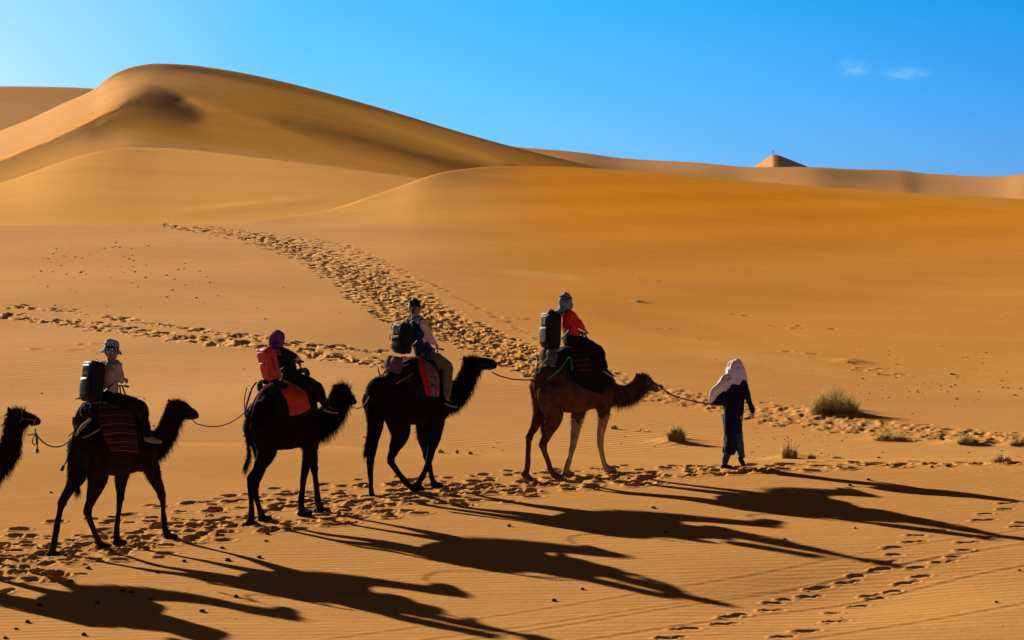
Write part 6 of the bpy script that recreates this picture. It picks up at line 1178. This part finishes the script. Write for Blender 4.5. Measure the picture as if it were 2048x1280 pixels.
saddle(fB, 'black quilted saddle roll with red rim below the rider in the purple scarf', [(470, 435, 0), (482, 425, -.12), (505, 425, -.20), (540, 440, -.24)], .085, BLACKPAD, ((640, 325), (615, 270), (650, 335)),
       [([(345, 560, -.06), (390, 470, -.10), (430, 430, -.16), (480, 400, -.22)], BLUEROPE, .016), ([(355, 590, -.08), (385, 500, -.16), (425, 430, -.22)], mat('red_cord', (.55, .06, .03), .8), .010)], [(500, 425), (580, 422), (650, 435), (710, 470)])
# patterned rug of the third camel: red field, dark ornamental border with pale curls
def rug():
    m = bpy.data.materials.new('patterned_rug'); m.use_nodes = True; nt = m.node_tree; b = nt.nodes['Principled BSDF']; N = nt.nodes.new; L = nt.links.new
    tc = N('ShaderNodeTexCoord'); sp = N('ShaderNodeSeparateXYZ'); L(tc.outputs['UV'], sp.inputs[0])
    mp = N('ShaderNodeMapping'); mp.inputs['Scale'].default_value = (1.4, 3.2, 1); L(tc.outputs['UV'], mp.inputs[0])
    vo = N('ShaderNodeTexVoronoi'); vo.inputs['Scale'].default_value = 4.5; L(mp.outputs[0], vo.inputs['Vector'])
    wv = N('ShaderNodeMath'); wv.operation = 'SINE'; mu = N('ShaderNodeMath'); mu.operation = 'MULTIPLY'; mu.inputs[1].default_value = 26; L(vo.outputs['Distance'], mu.inputs[0]); L(mu.outputs[0], wv.inputs[0])
    rp = N('ShaderNodeValToRGB'); rp.color_ramp.interpolation = 'CONSTANT'; e = rp.color_ramp.elements; e.new(.5); e[0].color = (.012, .008, .008, 1); e[1].position = .55; e[1].color = (.35, .04, .03, 1); e[2].position = .78; e[2].color = (.60, .38, .34, 1)
    L(wv.outputs[0], rp.inputs[0])
    ge = N('ShaderNodeMath'); ge.operation = 'GREATER_THAN'; L(sp.outputs['X'], ge.inputs[0]); ge.inputs[1].default_value = .42
    mx = N('ShaderNodeMix'); mx.data_type = 'RGBA'; L(ge.outputs[0], mx.inputs[0]); mx.inputs[6].default_value = (.36, .016, .012, 1); L(rp.outputs[0], mx.inputs[7])
    g2 = N('ShaderNodeMath'); g2.operation = 'GREATER_THAN'; L(sp.outputs['X'], g2.inputs[0]); g2.inputs[1].default_value = .90
    m2 = N('ShaderNodeMix'); m2.data_type = 'RGBA'; L(g2.outputs[0], m2.inputs[0]); L(mx.outputs[2], m2.inputs[6]); m2.inputs[7].default_value = (.36, .10, .08, 1)
    L(m2.outputs[2], b.inputs['Base Color']); b.inputs['Roughness'].default_value = .95; b.inputs['Specular IOR Level'].default_value = .05; return m
cloth_thing(fC, 'red rug with ornate dark and pale pattern below the rider in the dark cap', (470, 400, 0), [
    ('patterned_rug', [[(380, 420, 0), (445, 395, -.22), (462, 470, -.34), (485, 550, -.38), (503, 615, -.38)], [(400, 410, 0), (470, 400, -.22), (492, 470, -.35), (512, 550, -.39), (522, 618, -.39)],
      [(430, 410, 0), (505, 415, -.22), (528, 480, -.36), (542, 550, -.40), (548, 620, -.40)], [(460, 430, 0), (545, 450, -.23), (568, 500, -.36), (576, 560, -.40), (574, 620, -.40)]], rug(), dict(seed=21)),
    ('black_under_blanket', [[(320, 500, 0), (350, 460, -.15), (380, 540, -.25), (400, 610, -.28)], [(380, 440, 0), (440, 410, -.17), (470, 520, -.28), (485, 620, -.30)], [(500, 480, 0), (575, 470, -.17), (600, 540, -.25), (610, 600, -.28)]], BLACKPAD, dict(seed=6))])
saddle(fC, 'grey felt saddle roll behind the rider in the dark cap', [(316, 436, 0), (322, 436, -.07), (334, 440, -.12)], .105, GREYPAD, ((545, 385), (560, 345), (560, 395)),
       [([(250, 500, -.04), (262, 470, -.10), (290, 450, -.18)], REDROPE, .012), ([(330, 545, -.35), (395, 505, -.38), (425, 485, -.38)], REDROPE, .012)], [(400, 430), (470, 425), (545, 432), (595, 465)])
SL = stripes('dark_red_stripes', [(0, (.10, .009, .012)), (.36, BLK)], 11)
cloth_thing(fL, 'dark red striped blanket below the lead rider in red', (480, 390, 0), [
    ('striped_blanket', [[(340, 420, 0), (415, 385, -.20), (440, 430, -.33), (460, 480, -.37), (478, 525, -.38)], [(370, 400, 0), (450, 385, -.21), (475, 430, -.34), (492, 480, -.38), (505, 525, -.39)],
      [(400, 400, 0), (490, 395, -.21), (512, 435, -.34), (527, 480, -.38), (535, 522, -.39)], [(440, 410, 0), (520, 405, -.21), (540, 440, -.33), (552, 480, -.37), (562, 520, -.38)]], SL, dict(seed=31)),
    ('black_under_blanket', [[(330, 500, 0), (350, 445, -.15), (375, 480, -.23), (405, 520, -.28), (430, 570, -.30)], [(390, 410, 0), (450, 385, -.17), (480, 470, -.27), (500, 540, -.30), (510, 640, -.33)], [(520, 480, 0), (590, 455, -.17), (640, 520, -.25), (690, 600, -.26), (680, 680, -.24)]], BLACKPAD, dict(seed=6))])
saddle(fL, 'grey canvas saddle roll behind the lead rider in red', [(304, 434, 0), (309, 434, -.07), (320, 438, -.12)], .10, GREYPAD, ((495, 335), (492, 290), (510, 345)),
       [([(225, 570, -.04), (262, 480, -.08), (290, 450, -.16)], GREENROPE, .013), ([(295, 570, -.30), (360, 520, -.35), (425, 440, -.35), (438, 490, -.38), (440, 515, -.38)], GREENROPE, .013)], [(370, 420), (440, 405), (515, 408), (570, 450)])

def strap_on_head(f, spec, m, root_label, d):
    """rope halter: one ring behind the ears and over the throat, one round the muzzle, cheek ropes"""
    h = d['head']; body = d['body']; root = empty('halter', f.world(h[0][0]), f.a); tag(root, root_label, 'halter', 'rope halters on the camels')
    b = h[0][0]; ax = (h[-1][0]-h[0][0]).normalized(); up = Vector((-ax.z, 0, ax.x))
    def ring(c, rs, ru, r=.008):
        pts = [c+Vector((0, 1, 0))*rs*math.cos(a)+up*ru*math.sin(a)-b for a in [2*math.pi*i/16 for i in range(17)]]; return Bag().loft(pts, [r]*17, sub=2, seg=6, cap=False)
    ring(h[0][0]*.65+h[1][0]*.35, .106, .128).build('head_strap', m, root); ring(h[2][0]*.6+h[3][0]*.4, .070, .086).build('nose_strap', m, root)
    for g in (-1, 1): Bag().loft([h[0][0]*.65+h[1][0]*.35+Vector((0, g*.105, 0))-b, h[1][0]*.5+h[2][0]*.5+Vector((0, g*.092, -.01))-b, h[2][0]*.6+h[3][0]*.4+Vector((0, g*.070, 0))-b], [.007]*3, sub=3, seg=6).build('cheek_strap', m, root)
strap_on_head(fA, specA, DARKROPE, 'dark rope halter on the head of the camel behind the red backpack rider', dA)
strap_on_head(fB, specB, DARKROPE, 'dark rope halter on the bushy necked black camel', dB)
strap_on_head(fC, specC, DARKROPE, 'dark rope halter on the black camel holding its head high', dC)
strap_on_head(fL, specL, PALEROPE, 'pale rope halter on the head of the tawny lead camel', dL)
strap_on_head(fE, specE, PALEROPE, 'pale rope halter on the camel head at the left edge', dE)

def lead(label, pts, W0, W1, m, r=.011, extra=()):
    """rope hanging between two world points, sagging as read off the photograph"""
    n = len(pts); P_ = []
    for i, (px, py) in enumerate(pts):
        d = W0.y+(W1.y-W0.y)*np.clip((px-pts[0][0])/(pts[-1][0]-pts[0][0]+1e-6), 0, 1)
        P_.append(Vector(((px-1024)/F*d, d, (Y0-py)/F*d+H)))
    root = empty('lead_rope', P_[0]); tag(root, label, 'rope', 'ropes leading the camels')
    Bag().loft([p-P_[0] for p in P_], [r]*n, sub=6, seg=8).build('rope', m, root)
    for name, ps, rr in extra:
        q = []
        for px, py in ps:
            d = W0.y+(W1.y-W0.y)*np.clip((px-pts[0][0])/(pts[-1][0]-pts[0][0]+1e-6), 0, 1); q.append(Vector(((px-1024)/F*d, d, (Y0-py)/F*d+H))-P_[0])
        Bag().loft(q, [r*rr]*len(q), sub=5, seg=8).build(name, m, root)
    return root
WA, WB_, WC_, WL_, WE_ = (f.world(d['head'][-1][0]) for f, d in ((fA, dA), (fB, dB), (fC, dC), (fL, dL), (fE, dE)))
TA, TB, TC_, TL_ = (f.world(d['tail'][0]) for f, d in ((fA, dA), (fB, dB), (fC, dC), (fL, dL)))
z7 = lambda x, y: (x/7.11, 780+y/7.11)
lead('dark green rope with a hanging loop between the left edge camel and the next', [z7(500, 560), z7(512, 620), z7(570, 700), z7(660, 775), z7(770, 808), z7(880, 795), z7(960, 745), z7(1020, 718)], WE_, TA, GREENROPE, .011,
     [('loop', [z7(510, 625), z7(475, 670), z7(460, 740), z7(490, 782), z7(518, 750), z7(508, 660), z7(512, 625)], .8), ('loose_end', [z7(520, 630), z7(535, 720), z7(528, 820), z7(532, 872)], 1.0), ('knot', [z7(528, 850), z7(532, 880)], 2.3), ('short_end', [z7(505, 620), z7(450, 635), z7(395, 640)], .8),
      ('hanging_end', [z7(985, 770), z7(975, 880), z7(940, 1020), z7(895, 1090)], 1.0), ('end_knot', [z7(895, 1095), z7(880, 1130)], 2.6)])
zA2 = lambda x, y: (x/2.611, 640+y/2.611)
lead('thin dark rope sagging between the first two ridden camels from the left', [zA2(1008, 525), (395, 848), (420, 853), (445, 851), (470, 840), (492, 822), (505, 806)], WA, TB, DARKROPE, .008)
zC2 = lambda x, y: (680+x/2.908, 580+y/2.908)
lead('short pale rope from the bushy necked camel to the next tail', [zC2(78, 678), zC2(95, 688), zC2(120, 683), zC2(150, 655), zC2(172, 615), zC2(180, 585)], WB_, TC_, PALEROPE, .009)
lead('red rope between the black head-high camel and the tawny lead camel', [zC2(885, 478), zC2(930, 500), zC2(1000, 518), (1035, 759), (1055, 760), (1073, 757)], WC_, TL_, REDROPE, .011,
     [('knot', [(1068, 768), (1074, 758), (1080, 764), (1072, 772), (1068, 768)], 1.2)])
WG_ = fG.world(fG.O(420, 510, .05))
zL2 = lambda x, y: (1000+x/3.048, 570+y/3.048)
lead('dark twisted rope from the lead camel to the guide', [zL2(958, 605), zL2(985, 628), zL2(1030, 660), zL2(1090, 685), (1385, 802), (1410, 807), (1440, 810)], WL_, WG_, DARKROPE, .011,
     [('knot', [zL2(975, 612), zL2(990, 622), zL2(984, 634)], 1.7), ('knot', [zL2(1022, 654), zL2(1034, 664)], 1.8)])

# the rider of the left edge camel: out of the picture, but his shadow falls into it
def copy_tree(o, parent=None):
    c = o.copy(); COL.objects.link(c); c.parent = parent
    for ch in list(o.children): copy_tree(ch, c)
    return c
for src, lab in ((rA, 'rider on the camel cut off by the left edge, seen only by his shadow'), (pkA, 'backpack of the rider beyond the left edge')):
    o = copy_tree(src); W = fE.o+(Vector(src.location)-fA.o); o.location = W; o['label'] = lab

# ------------------------------------------------------------------ dry grass, twigs, pebbles
GRASS = mat('dry_grass', (.52, .36, .11), .9, (.28, .20, .06), 3, .1); GREENISH = mat('green_grass', (.46, .32, .10), .9, (.20, .15, .045), 3, .1); STRAW = mat('straw', (.58, .38, .17), .9, (.38, .23, .10), 3, .1)
def see_through(m, amt):     # thin leaves let the low sun shine through
    nt = m.node_tree; b = nt.nodes['Principled BSDF']; out = [n for n in nt.nodes if n.type == 'OUTPUT_MATERIAL'][0]
    tr = nt.nodes.new('ShaderNodeBsdfTranslucent'); mx = nt.nodes.new('ShaderNodeMixShader'); mx.inputs[0].default_value = amt
    nt.links.new(b.inputs['Base Color'].links[0].from_socket, tr.inputs[0]); nt.links.new(b.outputs[0], mx.inputs[1]); nt.links.new(tr.outputs[0], mx.inputs[2]); nt.links.new(mx.outputs[0], out.inputs['Surface'])
for m_ in (GRASS, GREENISH, STRAW): see_through(m_, .5)
def tuft(px, py, w_px, h_px, n, label, m, m2=None, lean=.25, d0=46, seed=0, cat='grass tuft', spread=1.0, twig=False):
    x, d, z = hit(px, py, d0); s = F/d; R_ = w_px/s/2; Hh = h_px/s; r = np.random.default_rng(seed+int(px))
    root = empty('grass_tuft', (x, d, ground_z(x, d))); tag(root, label, cat)
    for name, mm, cnt, hk in (('blades', m, n, 1.0), ('dead_blades', m2 or STRAW, n//2, .6)):
        V = []; Fc = []
        for i in range(cnt):
            a = r.uniform(0, 2*math.pi); q = math.sqrt(r.random())*R_*.55*spread; bx, by = q*math.cos(a), q*math.sin(a)*.8
            gx = ground_z(x+bx, d+by)-root.location.z-.01
            h = Hh*hk*(.3+.8*r.random()**.8)*(1-.45*(q/(R_*.55*spread+1e-6))**2); ln = r.normal(0, lean)+.9*bx/(R_+.01)*.6; la = r.normal(0, lean)
            w = r.uniform(.005, .011)*(1 if d < 70 else 1.6); b = Vector((bx, by, gx)); t1 = b+Vector((ln*h*.35, la*h*.35, h*.55)); t2 = b+Vector((ln*h, la*h, h*(1-.25*abs(ln))))
            k = len(V); c_, s_ = math.cos(a+1), math.sin(a+1); o_ = Vector((c_*w, s_*w, 0)); V += [b-o_, b+o_, t1+o_*.8, t1-o_*.8, t2]; Fc += [(k, k+1, k+2, k+3), (k+3, k+2, k+4)]
        mesh_obj(name, V, Fc, mm, root)
    return root
tuft(1668, 820, 128, 60, 620, 'large green and straw grass bush right of the guide, biggest of all', GREENISH, GRASS, .38, 54, 1, spread=1.35)
tuft(1352, 880, 52, 40, 520, 'mid-sized yellow green tuft on a sand mound left of the guide', GRASS, GREENISH, .3, 54, 2, spread=1.1)
tuft(1578, 917, 58, 44, 170, 'upright brown stalks nearest the guide on his right', STRAW, GRASS, .12, 46, 3)
tuft(1622, 918, 34, 16, 120, 'low brown tuft just right of the upright brown stalks', STRAW, GREENISH, .3, 46, 4)
tuft(1672, 917, 36, 10, 90, 'tiny flat tuft, farthest right of three in a row by the guide', STRAW, GREENISH, .35, 46, 5)
tuft(1778, 880, 70, 18, 420, 'low wide yellow tuft between the big bush and the right edge', GRASS, GREENISH, .3, 54, 6, spread=1.6)
tuft(1936, 888, 50, 22, 420, 'round yellow tuft with a rippled slope below it near the right edge', GRASS, GREENISH, .25, 54, 7, spread=1.5)
tuft(2034, 892, 34, 18, 240, 'small yellow tuft cut by the right edge of the photo', GRASS, GREENISH, .25, 54, 8, spread=1.5)
tuft(2000, 924, 52, 24, 130, 'sparse brown stalks on the near sand crest at far right', STRAW, GREENISH, .2, 46, 9, spread=1.6)
tuft(1228, 858, 26, 16, 70, 'few leaning stalks just right of the lead camel', STRAW, GREENISH, .35, 54, 10)
tuft(1282, 864, 34, 10, 60, 'sparse low stalks between the lead camel and the mound tuft', STRAW, GREENISH, .35, 54, 11, spread=1.8)
tuft(881, 906, 22, 14, 80, 'first of three little tufts behind the black camel, leftmost', GRASS, STRAW, .15, 46, 12)
tuft(914, 907, 10, 14, 60, 'middle one of three little tufts behind the black camel', GRASS, STRAW, .15, 46, 13)
tuft(941, 909, 14, 14, 60, 'rightmost of three little tufts behind the black camel', GRASS, STRAW, .15, 46, 14)
tuft(1276, 604, 18, 8, 60, 'tiny dark tuft halfway up the orange dune above the lead rider', GREENISH, STRAW, .4, 60, 15)
tuft(1700, 726, 22, 7, 70, 'small pale green tuft at the foot of the orange dune', GREENISH, GRASS, .3, 60, 16)
tuft(1905, 750, 26, 7, 60, 'faint dry tuft low on the right part of the orange dune', STRAW, GRASS, .3, 60, 17)
tuft(432, 1206, 26, 12, 26, 'flattened dry sprig lying on the near sand below the first camels', STRAW, STRAW, .9, 31, 18)
tuft(432, 282, 12, 5, 30, 'speck of scrub on the shaded side of the big left dune', GREENISH, GREENISH, .4, 240, 19)
tuft(1355, 1032, 46, 8, 70, 'pale flattened twigs beside the shadow of the third rider', STRAW, STRAW, .9, 31, 20, spread=1.5)

STONE = mat('dark_pebble', (.05, .026, .014), .9, (.02, .011, .007), 30)
def pebble_mesh(seed):
    r = np.random.default_rng(seed); b = Bag().blob((0, 0, 0), (.028, .021, .018), nu=10, nv=7); V = np.array(b.V); V *= (1+.18*r.normal(0, 1, len(V)).clip(-1, 1))[:, None]
    me = bpy.data.meshes.new('pebble'); me.from_pydata([tuple(v) for v in V], [], b.F); me.polygons.foreach_set('use_smooth', [True]*len(me.polygons)); me.materials.append(STONE); return me
PM_ = [pebble_mesh(i) for i in range(5)]
r_ = np.random.default_rng(41); spots = []
for px, py in [(z/2.926, 980+w/2.926) for z, w in ((515, 462), (237, 540), (717, 596), (768, 602), (918, 487), (1077, 422), (1200, 530), (1300, 345), (1333, 416), (1517, 400), (1557, 303), (1565, 262), (572, 668), (490, 853), (880, 642), (1183, 715), (160, 777), (95, 815), (30, 868), (1380, 628), (298, 17), (1270, 270), (413, 540), (230, 678))]: spots.append((px, py, 1.25))
for px, py in [(1000+z/1.954, 840+w/1.954) for z, w in ((35, 417), (322, 665), (212, 708), (1113, 468), (1388, 425), (1290, 236), (1440, 236), (880, 434), (1940, 713), (1688, 186), (1750, 184), (650, 443), (1368, 258), (1480, 150), (2030, 590), (600, 346))]: spots.append((px, py, 1.2))
for i, (px, py, k) in enumerate(spots):
    x, d, z = hit(px, py, 30.5); o = bpy.data.objects.new('pebble', PM_[i % 5]); COL.objects.link(o); s = k*r_.uniform(.7, 1.25)
    o.location = (x, d, ground_z(x, d)+.008*s); o.scale = (s, s, s); o.rotation_euler = (0, 0, r_.uniform(0, 6)); tag(o, 'small dark pebble lying on the smooth near sand', 'pebble', 'dark pebbles on the near sand')
# camel droppings and grit scattered over the far sand: far too many to count
V = []; Fc = []; b0 = Bag().blob((0, 0, 0), (.055, .05, .035), nu=6, nv=4)
def grit(n, x0, x1, y0, y1, d0, k=1.0):
    for i in range(n):
        px, py = r_.uniform(x0, x1), r_.uniform(y0, y1); x, d, z = hit(px, py, d0); s = k*r_.uniform(.5, 1.3); o_ = len(V)
        zz = ground_z(x, d)
        V.extend([(x+a*s, d+b*s, zz+c*s) for a, b, c in b0.V]); Fc.extend([tuple(o_+j for j in f_) for f_ in b0.F])
grit(34, 60, 300, 480, 560, 60, 1.2); grit(26, 60, 480, 500, 600, 60, 1.0); grit(14, 330, 420, 535, 600, 60, 1.1); grit(20, 0, 700, 560, 640, 60, .9); grit(120, 1400, 2048, 600, 800, 60, .5); grit(70, 1700, 2048, 690, 800, 60, .7)
grit(60, 1500, 2048, 800, 915, 54, .45); grit(60, 1500, 1660, 850, 915, 54, .38); grit(30, 900, 1500, 860, 905, 54, .4); grit(40, 0, 2048, 930, 1270, 30.5, .25); grit(25, 0, 900, 690, 880, 56, .8)
g_ = mesh_obj('gravel', V, Fc, STONE); tag(g_, kind='stuff')

# thin desert air between here and the far dunes
def haze():
    x0, x1, y0, y1, z0, z1 = -2600, 2600, -20, 1900, -16, 62
    V = [(x, y, z) for x in (x0, x1) for y in (y0, y1) for z in (z0, z1)]
    o = mesh_obj('haze', V, [(0, 1, 3, 2), (4, 6, 7, 5), (0, 4, 5, 1), (2, 3, 7, 6), (0, 2, 6, 4), (1, 5, 7, 3)], None, smooth=False)
    m = bpy.data.materials.new('desert_air'); m.use_nodes = True; nt = m.node_tree; nt.nodes.clear()
    v = nt.nodes.new('ShaderNodeVolumePrincipled'); v.inputs['Color'].default_value = (.86, .84, .90, 1); v.inputs['Density'].default_value = HAZE; v.inputs['Anisotropy'].default_value = .2
    u = nt.nodes.new('ShaderNodeOutputMaterial'); nt.links.new(v.outputs[0], u.inputs['Volume']); o.data.materials.append(m); tag(o, kind='stuff')
HAZE = .00002
haze()
